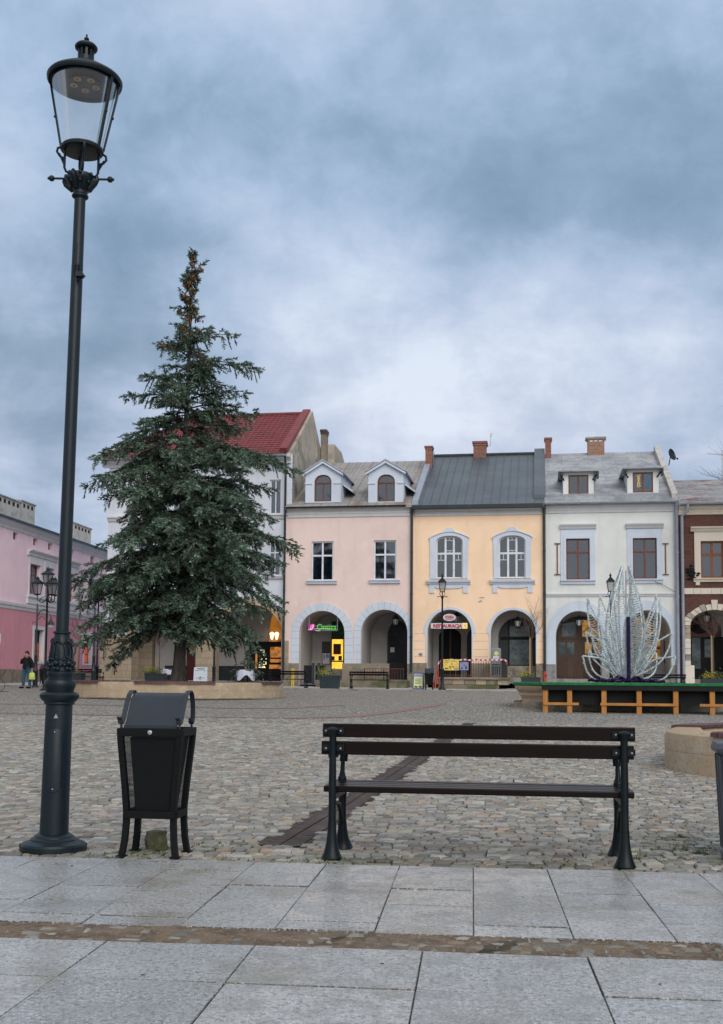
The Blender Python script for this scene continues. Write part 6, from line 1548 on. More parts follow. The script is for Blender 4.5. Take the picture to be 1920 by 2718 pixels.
def tree_ring():
    c = Vector((-6.72, 40.4, 0)); c.z = gz(c.y); root = thing('tree_planter', 'round sandstone planter wall with slatted seats around the big spruce', 'planter', c)
    Rr = 3.85; stone_ring(root, Rr - .5, Rr, .53, R(22), R(22) + 2 * math.pi, 24, 'sandstone', round_=.03)
    arc_slats(root, Rr - .5, Rr + .02, R(-103), R(-62), .58, 'redslat', lip=.1); arc_slats(root, Rr - .5, Rr + .02, R(-150), R(-125), .58, 'redslat', lip=.1); arc_slats(root, Rr - .5, Rr + .02, R(-32), R(-8), .58, 'redslat', lip=.1)
    b = MB(); b.lathe([(Rr - .5, 0), (Rr - .5, .4), (1.5, .46), (.001, .5)], 32); b.build('soil', M['soil'], root)
    b = MB(); n = 40; b.lathe([(Rr + .22, -.02), (Rr + .22, .012), (Rr + .01, .014)], 40); b.build('edging', M['plinth'], root)

# ---------------------------------------------------------------- big ribbed planter at the right edge
def plastic_planter():
    c = Vector((2.63, 6.83, 0)); root = thing('plastic_planter', 'large dark grey ribbed plastic planter, closest pot to the slab walk', 'planter', c)
    n = 8; a0 = R(202.5 - 12); b = MB()
    for r0, r1, z0_, z1_ in ((.40, .40, 0, .05), (.385, .415, .05, .68)):
        b.lathe([(r0, z0_), (r1, z1_)], n, (0, 0, 0), None, a0)
    b.build('pot', M['plastic'], root, bevel=.012)
    b = MB(); b.lathe([(.415, .665), (.45, .672), (.455, .70), (.44, .735), (.385, .738), (.375, .70), (.375, .6), (.001, .6)], n, (0, 0, 0), None, a0); b.build('rim', M['plastic'], root, bevel=.008)
    for k in range(n):
        t0 = a0 + 2 * math.pi * k / n; t1 = a0 + 2 * math.pi * (k + 1) / n; b = MB()
        for f in (.14, .5, .86):
            P = lambda r, z: Vector((r * (math.cos(t0) * (1 - f) + math.cos(t1) * f), r * (math.sin(t0) * (1 - f) + math.sin(t1) * f), z)); o = P(1, 0).normalized()
            b.bar(P(.386, .07) + o * .004, P(.414, .66) + o * .004, .03, .03, o)
        b.build('rib', M['plastic'], root, bevel=.008)
    b = MB(); b.lathe([(.38, .61), (.2, .65), (.001, .66)], 16); b.build('soil', M['soil'], root)

# ---------------------------------------------------------------- far lamps
def far_lamp(name, label, group):
    root = thing(name, label, 'street lamp', (0, 0, 0), RZ, group)
    b = MB(); b.lathe([(.2, 0), (.19, .03), (.11, .1), (.085, .14), (.08, .9), (.1, .93), (.1, .97), (.06, 1.02), (.05, 1.1)], 14); b.build('base', M['lampiron'], root, smooth=40)
    b = MB(); b.lathe([(.052, 1.08), (.046, 1.6), (.04, 4.3), (.06, 4.33), (.075, 4.4), (.06, 4.44)], 12); b.build('pole', M['lampiron'], root, smooth=40)
    b = MB(); b.tube([(-.2, 0, 4.4), (.2, 0, 4.4)], .018, 6)
    for s in (-1, 1):
        b.ball((s * .21, 0, 4.4), .03, 8, 5)
        for t in (0, 1): x, y = (s * .1, 0) if t else (0, s * .1); b.tube([(x * .5, y * .5, 4.43), (x, y, 4.47), (x * 1.3, y * 1.3, 4.55), (x * .9, y * .9, 4.62)], .016, 6)
    b.build('bracket', M['lampiron'], root, smooth=40)
    gl, fr = MB(), MB(); frustum_lantern(gl, fr, (0, 0, 4.63), .235, .14, .46); gl.build('lantern_glass', M['milk_glass'], root); fr.build('lantern_frame', M['lampiron'], root)
    b = MB(); b.lathe([(.27, 5.09), (.27, 5.11), (.11, 5.25), (.06, 5.29), (.06, 5.37), (.085, 5.38), (.085, 5.41), (.02, 5.43), (.03, 5.46), (.001, 5.52)], 4, (0, 0, 0), None, math.pi / 4); b.build('lantern_roof', M['lampiron'], root); return root

def candelabra_lamp():
    p = gp(119, 1833); root = thing('street_lamp', 'multi armed lamp post with four lanterns before the pink building', 'street lamp', p, RZ)
    b = MB(); b.lathe([(.22, 0), (.2, .03), (.12, .1), (.09, .14), (.085, .9), (.11, .93), (.11, .98), (.06, 1.03), (.05, 1.2), (.042, 3.85), (.07, 3.9), (.07, 3.98), (.03, 4.05), (.03, 4.4)], 14); b.build('pole', M['lampiron'], root, smooth=40)
    for k, (x, y, z) in enumerate(((0, 0, 4.55), (-.42, -.1, 4.15), (.32, -.25, 4.12), (.15, .4, 4.15))):
        if k: 
            b = MB(); b.tube([(0, 0, 3.92), (x * .5, y * .5, 3.78), (x * .95, y * .95, 3.88), (x, y, 4.1)], .022, 6); b.tube([(x * .2, y * .2, 4.05), (x * .6, y * .6, 3.98), (x * .75, y * .75, 3.85)], .014, 6); b.build('arm', M['lampiron'], root, smooth=50)
        l = MB(); l.lathe([(.05, -.06), (.15, -.02), (.155, 0)], 8, (x, y, z)); base = l.build('lantern', M['lampiron'], root)
        gl, fr = MB(), MB(); frustum_lantern(gl, fr, (x, y, z), .25, .15, .46, 6, 0, .013); gl.build('lantern_glass', M['milk_glass'], base); fr.build('lantern_frame', M['lampiron'], base)
        b = MB(); b.lathe([(.3, .46), (.3, .48), (.13, .6), (.08, .64), (.08, .7), (.03, .74), (.001, .8)], 12, (x, y, z)); b.build('lantern_roof', M['lampiron'], base, smooth=40)

def bracket_post(u, vb, Y, label, h=4.0):
    p = at(u, vb, Y); p.z = gz(Y); root = thing('iron_post', label, 'post', p, RZ, 'black iron posts before the pink building')
    b = MB(); b.lathe([(.17, 0), (.15, .05), (.12, .08), (.115, .75), (.14, .8), (.09, .9), (.075, 1.5), (.09, 1.53), (.06, 1.6), (.055, 2.7), (.09, 2.74), (.045, 2.82), (.04, h), (.001, h + .1)], 12); b.build('pole', M['iron'], root, smooth=40)
    b = MB(); P = [(0, 0, h - .7), (.12, 0, h - .35), (.35, 0, h - .22), (.6, 0, h - .35), (.72, 0, h - .6)]; b.tube(P, .02, 6); b.tube([(.03, 0, h - .75), (.25, 0, h - .55), (.4, 0, h - .62), (.35, 0, h - .72)], .014, 6); b.tube([(-.02, 0, h - .9), (-.2, 0, h - .8), (-.22, 0, h - .95)], .012, 6); b.build('bracket', M['iron'], root, smooth=50)
    b = MB(); b.lathe([(.03, 0), (.05, -.12), (.12, -.25), (.2, -.36), (.21, -.38)], 12, (.72, 0, h - .6)); s = b.build('lamp_shade', M['iron'], root, smooth=40)
    b = MB(); b.lathe([(.16, -.37), (.14, -.5), (.06, -.56), (.001, -.57)], 10, (.72, 0, h - .6)); b.build('globe', M['whiteware'], s, smooth=50)

# ---------------------------------------------------------------- plants in boxes, saplings
def leaf_cloud(b, c, s, n, size=.06):
    for _ in range(n):
        p = Vector((random.gauss(c[0], s[0]), random.gauss(c[1], s[1]), c[2] + abs(random.gauss(0, s[2])))); d = Vector((random.gauss(0, 1), random.gauss(0, 1), random.gauss(.3, 1))).normalized(); e = d.orthogonal().normalized() * size * .35
        L = size * random.uniform(.7, 1.5); b.add([p, p + d * L * .5 + e, p + d * L, p + d * L * .5 - e], [(0, 1, 2, 3)])

def box_planter(pos, label, w=.92, d=.6, h=.62, stake=False, spread=(.25, .15, .14), n=420, flowers=0, yellow=.3):
    root = thing('planter_box', label, 'planter', pos, RZ, 'slate blue planter boxes on the square')
    b = MB(); k = .93; a, c = w / 2, d / 2
    b.hexa([(-a * k, -c * k, 0), (a * k, -c * k, 0), (a * k, c * k, 0), (-a * k, c * k, 0), (-a, -c, h - .05), (a, -c, h - .05), (a, c, h - .05), (-a, c, h - .05)]); b.box(-a - .02, a + .02, -c - .02, c + .02, h - .048, h); b.build('box', M['planter'], root, bevel=.008)
    b = MB(); b.box(-a + .03, a - .03, -c + .03, c - .03, h - .02, h + .012); b.build('soil', M['soil'], root)
    b = MB(); leaf_cloud(b, (-.12, 0, h), spread, n, .07); b.build('foliage', M['leafy'], root)
    if flowers: b = MB(); leaf_cloud(b, (-.3, -.1, h + .05), (.14, .1, .13), flowers, .06); b.build('blossoms', M['yellowleaf'], root)
    return root

def twigs(b, p, d, L, r, depth):
    n = 4; P = [p]; q = p.copy()
    for i in range(n): d = (d + Vector((random.gauss(0, .12), random.gauss(0, .12), random.gauss(.03, .08)))).normalized(); q = q + d * L / n; P.append(q.copy())
    b.tube(P, [r * (1 - .6 * i / n) for i in range(n + 1)], 5)
    if depth:
        for i in range(1, n + 1):
            for s in range(2 if i < n else 3):
                e = (d + Vector((random.gauss(0, .6), random.gauss(0, .6), random.gauss(.25, .3)))).normalized(); twigs(b, P[i], e, L * random.uniform(.45, .7), r * .45, depth - 1)

def sapling(pos, label, h=2.7, stake=1.9, base=.55, lean=0.0):
    root = thing('sapling', label, 'young tree', pos, RZ, 'bare saplings tied to wooden stakes')
    b = MB(); b.tube([(0, 0, base), (.02, 0, h * .35), (.01 + lean * .4, .01, h * .7), (.03 + lean, 0, h * .78)], [.03, .026, .02, .016], 7); t = b.build('trunk', M['twig'], root)
    b = MB()
    for k in range(7): twigs(b, Vector((.02 + lean * .9, 0, h * random.uniform(.66, .8))), Vector((random.gauss(0, .5), random.gauss(0, .5), 1)).normalized(), h * random.uniform(.2, .32), .011, 2)
    b.build('crown', M['twig'], root)
    if stake: b = MB(); b.box(-.1, -.03, -.05, .02, base - .1, base + stake); b.build('stake', M['stake'], root, bevel=.01)

# ---------------------------------------------------------------- lotus made of tinsel and its stage
def tinsel(b, pts, r=.022, per=130, fuzz=.06):
    P = [Vector(p) for p in pts]; b.tube(P, r, 6)
    for i in range(len(P) - 1):
        L = (P[i + 1] - P[i]).length; t = (P[i + 1] - P[i]).normalized()
        for _ in range(max(1, int(L * per))):
            p = P[i].lerp(P[i + 1], random.random()); d = Vector((random.gauss(0, 1), random.gauss(0, 1), random.gauss(0, 1))); d = (d - t * d.dot(t) * .7).normalized(); e = d.cross(t).normalized() * .007 + t * .009
            b.add([p + d * r * .5 - e, p + d * r * .5 + e, p + d * random.uniform(fuzz * .6, fuzz)], [(0, 1, 2)])

def lotus():
    Y = 31.3; base = at(1663, 1790, Y); base.z = DECK + .01; k = Y / F
    root = thing('lotus_sculpture', 'large silver tinsel lotus flower decoration with a purple centre on the green stage', 'decoration', base, 0)
    def petal(az, tip, ctl, width, fill, tw, inner=.05, peak=.5):
        """leaf-shaped frame: spine from the centre out to the tip, two edges, wire zigzag between them; tw turns the leaf flat side round"""
        out = Vector((math.cos(R(az)), math.sin(R(az)), 0)); side = Vector((-out.y, out.x, 0)); n = 16; ez = Vector((0, 0, 1))
        p0, p1, p2 = Vector((inner, .04)), Vector(ctl), Vector(tip)
        def spine(t): q = p0 * (1 - t) ** 2 + p1 * 2 * t * (1 - t) + p2 * t * t; return out * q.x + ez * q.y
        def sd(t):
            d = (p1 - p0) * (1 - t) + (p2 - p1) * t; d.normalize(); return side * math.cos(R(tw)) + (out * -d.y + ez * d.x) * math.sin(R(tw))
        wf = lambda t: width * math.sin(math.pi * t ** (math.log(.5) / math.log(peak))) ** 1.15
        A = [spine(i / n) + sd(i / n) * wf(i / n) for i in range(n + 1)]; B = [spine(i / n) - sd(i / n) * wf(i / n) for i in range(n + 1)]
        b = MB(); tinsel(b, A); tinsel(b, B)
        if fill:
            m = int((p2 - p0).length / .062)
            for j in range(2, m):
                t = j / m; w_ = wf(t) * .97; c0 = spine(t); off = sd(t) * w_; dz = ez * random.gauss(0, .012)
                if w_ < .02: continue
                b.tube([c0 - off + dz, c0 - ez * .03, c0 + off - dz], .009, 4)
                for _ in range(int(w_ * 16)): p = c0 + sd(t) * random.uniform(-w_, w_); d = Vector((random.gauss(0, 1), random.gauss(0, 1), random.gauss(0, 1))).normalized(); b.add([p - d * .018, p + d * .018, p + d.orthogonal() * .02], [(0, 1, 2)])
        return b.build('petal', M['tinsel'], root)
    for s in (0, 1):
        f = lambda a: 180 - a if s == 0 else a
        g_ = -1 if s == 0 else 1
        for az, tip, ctl, w, tw in ((-35, (.12, 3.34), (.52, 1.3), .25, 62), (20, (.1, 3.34), (.66, 1.4), .22, 70)): petal(f(az), tip, ctl, w, True, tw, .08, .45)
        for az, tip, ctl, w, tw in ((-20, (.86, 2.5), (.62, .75), .21, 62), (12, (1.08, 2.42), (.74, .85), .2, 66)): petal(f(az), tip, ctl, w, True, tw, .08, .58)
        for az, tip, ctl, w, tw in ((-18, (1.3, 1.42), (.62, .5), .25, 76), (14, (.98, 1.55), (.5, .62), .23, 72)): petal(f(az), tip, ctl, w, False, tw, .08, .62)
        for az, tip, ctl, w, tw in ((-15, (1.36, .74), (.66, .12), .3, 78), (24, (1.08, .85), (.55, .2), .28, 74)): petal(f(az), tip, ctl, w, False, tw, .08, .64)
    for az in (75, 105): petal(az, (1.0, 1.2), (.7, .3), .2, False, 0)
    for az in (60, 120): petal(az, (.5, 2.7), (.6, 1.0), .2, True, 20)
    b = MB(); b.tube([(0, -.28, 0), (0, -.28, 1.85)], .055, 10); tinsel(b, [(0, -.28, .02), (0, -.28, 1.86)], .05, 260, .085); b.build('purple_tube', M['purple'], root)
    b = MB(); b.tube([(0, -.05, 0), (0, -.05, 3.2)], .02, 8); b.tube([(-.55, 0, .35), (.55, 0, .35)], .012, 6); b.tube([(-.75, 0, .3), (.4, 0, 1.5)], .008, 5); b.tube([(.75, 0, .3), (.2, 0, 1.5)], .008, 5); b.build('inner_frame', M['steel'], root)
    b = MB()
    for _ in range(9): a = random.uniform(0, 6.28); tinsel(b, [(0, -.2, .02), (.28 * math.cos(a), -.2 + .2 * math.sin(a), .16), (.5 * math.cos(a), -.2 + .3 * math.sin(a), .03)], .03, 120, .09)
    tinsel(b, [(-1.15 + .1 * i, -.35 + .08 * math.sin(i * 1.3), .05 + .02 * math.sin(i * 2.1)) for i in range(22)], .04, 260, .1); tinsel(b, [(-1.05 + .1 * i, -.6 + .08 * math.sin(i * 1.7), .04) for i in range(21)], .035, 240, .1); b.build('tinsel_ground', M['purple'], root)

DECK = at(1650, 1812.5, 28.8).z
def stage():
    y0 = 28.8; C = Vector((7.9, 33.4, 0)); root = thing('stage', 'low stage covered in green carpet on orange timber posts and rails', 'stage', (C.x, C.y, gz(y0)), R(-8))
    I = Matrix.Translation(root.location) @ Matrix.Rotation(R(-8), 4, 'Z'); I = I.inverted(); L = lambda u, v, Y: I @ at(u, v, Y)
    zt = DECK - root.location.z
    xl = L(1437, 1815, 28.95).x; yf = L(1650, 1815, 28.8).y
    b = MB(); oc = [(3.5 * math.cos(R(22.5 + 45 * k)), 3.5 * math.sin(R(22.5 + 45 * k))) for k in range(8)]
    b.prism(oc, zt - .1, zt - .012, 'z'); b.build('carpet', M['carpet'], root, bevel=.02)
    b = MB(); b.box(xl, -xl + .6, yf, yf + 2.2, zt - .075, zt); b.build('carpet', M['carpet'], root, bevel=.012)
    b = MB(); b.box(xl + .03, -xl + .57, yf + .02, yf + .06, zt - .2, zt - .078); b.box(xl + .03, -xl + .57, yf + .5, yf + .56, zt - .2, zt - .078); b.build('edge_beam', M['black'], root)
    b = MB(); b.box(xl + .2, -xl + .4, yf + .3, yf + .34, .22, zt - .08); b.build('shade_sheet', M['black'], root)  # black sheet added behind the posts, stands in for the shade below the deck
    ps = []
    for u in (1448.5, 1513.5, 1604.5, 1696.5, 1792, 1886, 1950, 2010):
        x = L(u, 1860, 28.85).x; ps.append(x); b = MB(); b.box(x - .065, x + .065, yf + .065, yf + .2, gz(28.85) - root.location.z - .01, zt - .076); b.build('post', M['orangewood'], root, bevel=.008)
    z = L(1600, 1869.5, 28.8).z
    for u0, u1 in ((1443, 1538), (1595, 1797), (1854, 2015)): x0, x1 = L(u0, 1869, 28.8).x, L(u1, 1869, 28.8).x; b = MB(); b.box(x0, x1, yf + .03, yf + .063, z - .035, z + .035); b.build('rail', M['orangewood'], root, bevel=.005)
    r2 = thing('stone_planter', 'octagonal stone planter under the green carpet with a moulded rim', 'planter', (C.x, C.y, gz(y0)), R(-8))
    b = MB(); b.lathe([(3.2, -.1), (3.2, zt - .5), (3.25, zt - .42), (3.28, zt - .4), (3.28, zt - .32), (3.38, zt - .24), (3.44, zt - .16), (3.44, zt - .105), (2.5, zt - .104)], 8, (0, 0, 0), None, R(22.5)); b.build('basin', M['sandstone'], r2, bevel=.012)
    b = MB(); b.lathe([(3.48, -.1), (3.48, .2), (3.2, .22)], 8, (0, 0, 0), None, R(22.5)); b.build('plinth', M['plinth'], r2, bevel=.015)

# ---------------------------------------------------------------- person with a bag
def skinned(name, verts, edges, radii, mat, parent, sub=2):
    me = bpy.data.meshes.new(name); me.from_pydata(verts, edges, []); o = bpy.data.objects.new(name, me); COL.objects.link(o)
    m = o.modifiers.new('skin', 'SKIN'); m.use_smooth_shade = True
    if not me.skin_vertices: me.skin_vertices.new()
    for i, r in enumerate(radii): me.skin_vertices[0].data[i].radius = (r, r) if not isinstance(r, tuple) else r
    me.skin_vertices[0].data[0].use_root = True
    s = o.modifiers.new('sub', 'SUBSURF'); s.levels = sub; s.render_levels = sub
    dg = bpy.context.evaluated_depsgraph_get(); nm = bpy.data.meshes.new_from_object(o.evaluated_get(dg)); bpy.data.objects.remove(o); nm.name = name
    nm.materials.clear(); nm.materials.append(mat); nm.polygons.foreach_set('use_smooth', [True] * len(nm.polygons))
    o = bpy.data.objects.new(name, nm); COL.objects.link(o); o.parent = parent; return o

def person():
    p = gp(70, 1827); root = thing('person', 'man in black jacket and blue jeans with hand to mouth, carrying a bag', 'person', p, R(48))
    # facing left (-x) with the body turned a little to the camera; z up
    J = {'pel': (0, 0, .93), 'che': (.015, 0, 1.22), 'nec': (-.005, 0, 1.44), 'hd0': (-.03, 0, 1.5), 'hd1': (-.035, 0, 1.6), 'hd2': (-.025, 0, 1.68),
         'shR': (-.02, .19, 1.38), 'elR': (-.16, .25, 1.14), 'wrR': (-.16, .12, 1.38), 'haR': (-.135, .06, 1.46),
         'shL': (.02, -.19, 1.38), 'elL': (.15, -.25, 1.13), 'wrL': (.1, -.27, .9), 'haL': (.085, -.27, .82),
         'hiR': (-.03, .09, .9), 'knR': (-.09, .1, .5), 'anR': (-.1, .11, .08), 'toR': (-.23, .1, .035), 'hiL': (.03, -.09, .9), 'knL': (.1, -.1, .5), 'anL': (.12, -.1, .08), 'toL': (0, -.12, .035)}
    Rr = {'pel': .12, 'che': .13, 'nec': .06, 'hd0': .07, 'hd1': .09, 'hd2': .075, 'shR': .065, 'elR': .048, 'wrR': .032, 'haR': .04, 'shL': .065, 'elL': .048, 'wrL': .032, 'haL': .04, 'hiR': .085, 'knR': .06, 'anR': .042, 'toR': .035, 'hiL': .085, 'knL': .06, 'anL': .042, 'toL': .035}
    K = list(J); E = [('pel', 'che'), ('che', 'nec'), ('nec', 'hd0'), ('hd0', 'hd1'), ('hd1', 'hd2'), ('nec', 'shR'), ('shR', 'elR'), ('elR', 'wrR'), ('wrR', 'haR'), ('nec', 'shL'), ('shL', 'elL'), ('elL', 'wrL'), ('wrL', 'haL'), ('pel', 'hiR'), ('hiR', 'knR'), ('knR', 'anR'), ('anR', 'toR'), ('pel', 'hiL'), ('hiL', 'knL'), ('knL', 'anL'), ('anL', 'toL')]
    skinned('body', [J[k] for k in K], [(K.index(a), K.index(b_)) for a, b_ in E], [Rr[k] for k in K], M['skin'], root)
    def cloth(name, keys, edges, grow, mat):
        kk = list(keys); skinned(name, [J.get(k) or X_[k] for k in kk], [(kk.index(a), kk.index(b_)) for a, b_ in edges], [grow[k] for k in kk], mat, root)
    X_ = {'hem': (0, 0, .82)}
    cloth('jacket', ('che', 'pel', 'hem', 'nec', 'shR', 'elR', 'wrR', 'shL', 'elL', 'wrL'), (('che', 'pel'), ('pel', 'hem'), ('che', 'nec'), ('nec', 'shR'), ('shR', 'elR'), ('elR', 'wrR'), ('nec', 'shL'), ('shL', 'elL'), ('elL', 'wrL')),
          {'che': .2, 'pel': .185, 'hem': .175, 'nec': .085, 'shR': .1, 'elR': .075, 'wrR': .055, 'shL': .1, 'elL': .078, 'wrL': .058}, M['jacket'])
    cloth('jeans', ('pel', 'hiR', 'knR', 'anR', 'hiL', 'knL', 'anL'), (('pel', 'hiR'), ('hiR', 'knR'), ('knR', 'anR'), ('pel', 'hiL'), ('hiL', 'knL'), ('knL', 'anL')), {'pel': .14, 'hiR': .115, 'knR': .083, 'anR': .07, 'hiL': .115, 'knL': .083, 'anL': .07}, M['jeans'])
    for s in ('R', 'L'):
        a, t = Vector(J['an' + s]), Vector(J['to' + s]); b = MB(); b.ball((a + t) * .5 - Vector((.02, 0, .015)), .1, 12, 8, (1.4, .55, .5)); b.build('shoe', M['jacket'], root, smooth=60)
    b = MB(); b.ball((-.005, 0, 1.645), .105, 14, 9, (1.02, .85, .9)); b.ball((.045, 0, 1.6), .08, 10, 7, (.75, .9, 1.05)); b.build('hair', M['hair'], root, smooth=60)
    b = MB(); b.add([(-.125, -.018, 1.57), (-.125, .018, 1.57), (-.158, 0, 1.565), (-.122, 0, 1.61)], [(0, 1, 2), (0, 2, 3), (1, 3, 2)]); b.build('nose', M['skin'], root)
    for base, d, sgn in ((J['haR'], Vector((.2, -.75, .6)), 1), (J['haL'], Vector((-.15, 0, -1)), -1)):
        d = d.normalized(); s = d.cross(Vector((1, 0, .2))).normalized(); q = Vector(base) + d * .015
        for i, L in enumerate((.06, .07, .066, .052)):
            b = MB(); o = q + s * (i - 1.5) * .019; c = Vector((-1, 0, 0)); b.tube([o, o + d * L * .5 + c * .006, o + d * L * .8 + c * .022, o + d * L + c * .035], [.0095, .009, .008, .006], 6); b.build('finger', M['skin'], root, smooth=60)
        b = MB(); o = Vector(base) + s * .03 - d * .01; b.tube([o, o + s * .02 + d * .02, o + s * .015 + d * .045 - Vector((.02, 0, 0))], [.011, .01, .007], 6); b.build('thumb', M['skin'], root, smooth=60)
    h = p + Matrix.Rotation(R(48), 3, 'Z') @ Vector(J['haL']); bag = thing('carrier_bag', 'yellow green plastic carrier bag held by the man in black', 'bag', h + Vector((.03, -.01, -.42)))
    b = MB(); n = 14; vs = []
    for zz, w, t in ((0, .125, .05), (.04, .14, .075), (.16, .14, .07), (.26, .12, .055), (.33, .09, .03)):
        for k in range(n): a = 2 * math.pi * k / n; vs.append((w * math.copysign(abs(math.cos(a)) ** .7, math.cos(a)) + .012 * math.sin(7 * a + zz * 20), t * math.sin(a) + .012 * math.cos(5 * a + zz * 14), zz))
    b.add(vs, [(i * n + k, i * n + (k + 1) % n, (i + 1) * n + (k + 1) % n, (i + 1) * n + k) for i in range(4) for k in range(n)] + [tuple(range(n - 1, -1, -1)), tuple(range(4 * n, 5 * n))]); b.build('sack', M['bag'], bag, smooth=60)
    for s in (-.025, .025): b = MB(); b.tube([(-.07, s, .31), (-.045, s * .5, .4), (-.03, 0, .44), (0, s * .5, .4), (.07, s, .31)], .007, 6); b.build('handle', M['bag'], bag, smooth=60)

# ---------------------------------------------------------------- small things in front of the houses
def signs():
    y = .22; q = lambda u, v: RF.px(u, v, y)
    c = q(858, 1660); w0 = RF.w(c.x, y, c.z); MB.OFF = Vector((c.x, y, c.z))
    root = thing('neon_sign', 'hanging green neon shop lettering with a pink square leaf emblem, in the pink house arch', 'sign', w0, RZ)
    b = MB()
    for u in (820.5, 895.5): b.box(q(u, 1).x - .02, q(u, 1).x + .02, y + .01, y + .04, q(u, 1673).z, q(u, 1638).z)
    for v in (1662, 1669.5, 1674.5): b.box(q(834, 1).x, q(896, 1).x, y + .012, y + .035, q(1, v).z - .018, q(1, v).z + .018)
    b.build('frame', M['steel'], root)
    b = MB(); b.box(q(818.5, 1).x, q(835, 1).x, y - .03, y + .02, q(1, 1674).z, q(1, 1656).z); e = b.build('emblem_panel', M['neonpink'], root, bevel=.01)
    b = MB(); T = [2 * math.pi * k / 24 for k in range(25)]; x, z = q(828.5, 1665.5).x, q(828.5, 1665.5).z
    b.tube([(x + .1 * math.cos(t) * .7 + .05 * math.sin(t), y - .04, z + .13 * math.sin(t)) for t in T], .014, 6, closed=False); b.tube([(q(818.5, 1).x, y - .04, q(1, 1672).z), (x - .06, y - .04, z - .11), (x + .02, y - .04, z - .02), (x + .07, y - .04, z + .1), (x + .12, y - .04, z + .15)], .016, 6); b.build('emblem', M['neonlilac'], e)
    text('lettering', 'Ontiza', M['neongreen'], .46, upright((q(837, 1).x + q(897, 1).x) / 2, y - .03, q(866, 1665).z), root, .012, .0, sx=.84)
    b = MB(); b.tube([(q(838, 1).x, y - .03, q(1, 1673)[2]), (q(842, 1).x, y - .03, q(1, 1675.5).z), (q(850, 1).x, y - .03, q(1, 1675.5).z)], .012, 6); b.tube([(q(837, 1).x, y - .035, q(1, 1669.5).z), (q(877, 1).x, y - .035, q(1, 1669.5).z)], .009, 6); b.build('underline', M['neonwhite'], root)
    y = .16; q = lambda u, v: RF.px(u, v, y); c = q(1192, 1661); MB.OFF = Vector((c.x, y, c.z))
    root = thing('restaurant_sign', 'long white sign reading RESTAURACJA in red with a yellow end square', 'sign', RF.w(c.x, y, c.z), RZ)
    b = MB(); b.box(q(1144, 1).x, q(1228.6, 1).x, y - .06, y + .03, q(1, 1669).z, q(1, 1654).z); b.build('panel', M['signwhite'], root, bevel=.008)
    b = MB(); b.box(q(1228.8, 1).x, q(1241, 1).x, y - .062, y + .03, q(1, 1669).z, q(1, 1653.5).z); e = b.build('yellow_panel', M['signyellow'], root, bevel=.008)
    b = MB(); b.tube([(q(1232, 1).x, y - .07, q(1, 1659).z), (q(1234.5, 1).x, y - .07, q(1, 1661).z), (q(1237, 1).x, y - .07, q(1, 1666).z)], .018, 6); b.tube([(q(1236, 1).x, y - .07, q(1, 1657).z), (q(1238, 1).x, y - .07, q(1, 1659).z)], .014, 6); b.build('emblem', M['redink'], e)
    text('lettering', 'RESTAURACJA', M['redink'], .235, upright((q(1149, 1).x + q(1228, 1).x) / 2, y - .062, q(1190, 1662).z), root, .006, .012, sx=.98)
    c = q(1193.5, 1639); MB.OFF = Vector((c.x, y, c.z))
    root = thing('pizzeria_sign', 'white oval sign reading PIZZERIA in red above the restaurant sign', 'sign', RF.w(c.x, y, c.z), RZ)
    b = MB(); a, h = (q(1210.5, 1).x - q(1176, 1).x) / 2, (q(1, 1629).z - q(1, 1649).z) / 2
    b.prism([(c.x + a * math.cos(t), c.z + h * math.sin(t)) for t in [2 * math.pi * k / 36 for k in range(36)]], y - .05, y + .03); b.build('panel', M['signwhite'], root, bevel=.008)
    text('lettering', 'PIZZERIA', M['redink'], .155, upright(c.x, y - .052, c.z), root, .005, .008, sx=.72)
    b = MB(); b.box(c.x - .2, c.x + .2, y - .056, y - .051, c.z - .12, c.z - .095); b.box(c.x - .17, c.x + .17, y - .056, y - .051, c.z + .1, c.z + .115); b.build('rule', M['redink'], root)
    MB.OFF = Vector((0, 0, 0))
    for u, vt, vb, y, s, lab in ((1050.5, 1618, 1659, 1.2, .2, 'black hanging lantern over the passage railing of the pale pink house'), (1212, 1620, 1652, 1.2, .22, 'black hanging lantern beside the white oval sign'), (1374.5, 1623, 1664, 1.0, .22, 'white glass hanging lantern above the tall grey cabinet of the orange house'), (1537.5, 1624, 1662, .8, .2, 'hanging lantern before the brown double door'), (1876.5, 1624, 1651, 1.0, .2, 'hanging lantern under the rough stone arch')):
        c = RF.px(u, vb, y); zt = RF.px(u, vt, y).z; root = thing('hanging_lantern', lab, 'lantern', RF.w(c.x, y, c.z), RZ, 'lanterns hanging in the arcade arches')
        h = .3; b = MB(); b.tube([(0, 0, h + .22), (0, 0, zt - c.z)], .012, 5); b.build('chain', M['iron'], root)
        gl, fr = MB(), MB(); frustum_lantern(gl, fr, (0, 0, .02), s * .8, s * .5, h, 6, 0, .014); gl.build('glass', M['whiteware'], root); fr.build('frame', M['iron'], root)
        b = MB(); b.lathe([(s * 1.15, h + .02), (s * .6, h + .16), (.03, h + .24), (.001, h + .24)], 6); b.build('cap', M['iron'], root)

def a_board(pos, label, w, h, cols, rz=RZ, tilt=12):
    root = thing('sign_board', label, 'sign board', pos, rz); t = math.radians(tilt)
    M1 = Matrix.Rotation(-t, 4, 'X')
    def leaf(b, s): return b
    b = MB(); b.box(-w / 2, w / 2, 0, .03, 0, h); o = b.build('front_panel', M[cols[0]], root, bevel=.005); o.matrix_local = M1
    b = MB(); b.box(-w / 2, w / 2, -.03, 0, 0, h); o2 = b.build('rear_panel', M[cols[0]], root, bevel=.005); o2.matrix_local = Matrix.Translation((0, 2 * h * math.sin(t) + .03, 0)) @ Matrix.Rotation(t, 4, 'X')
    return root, o

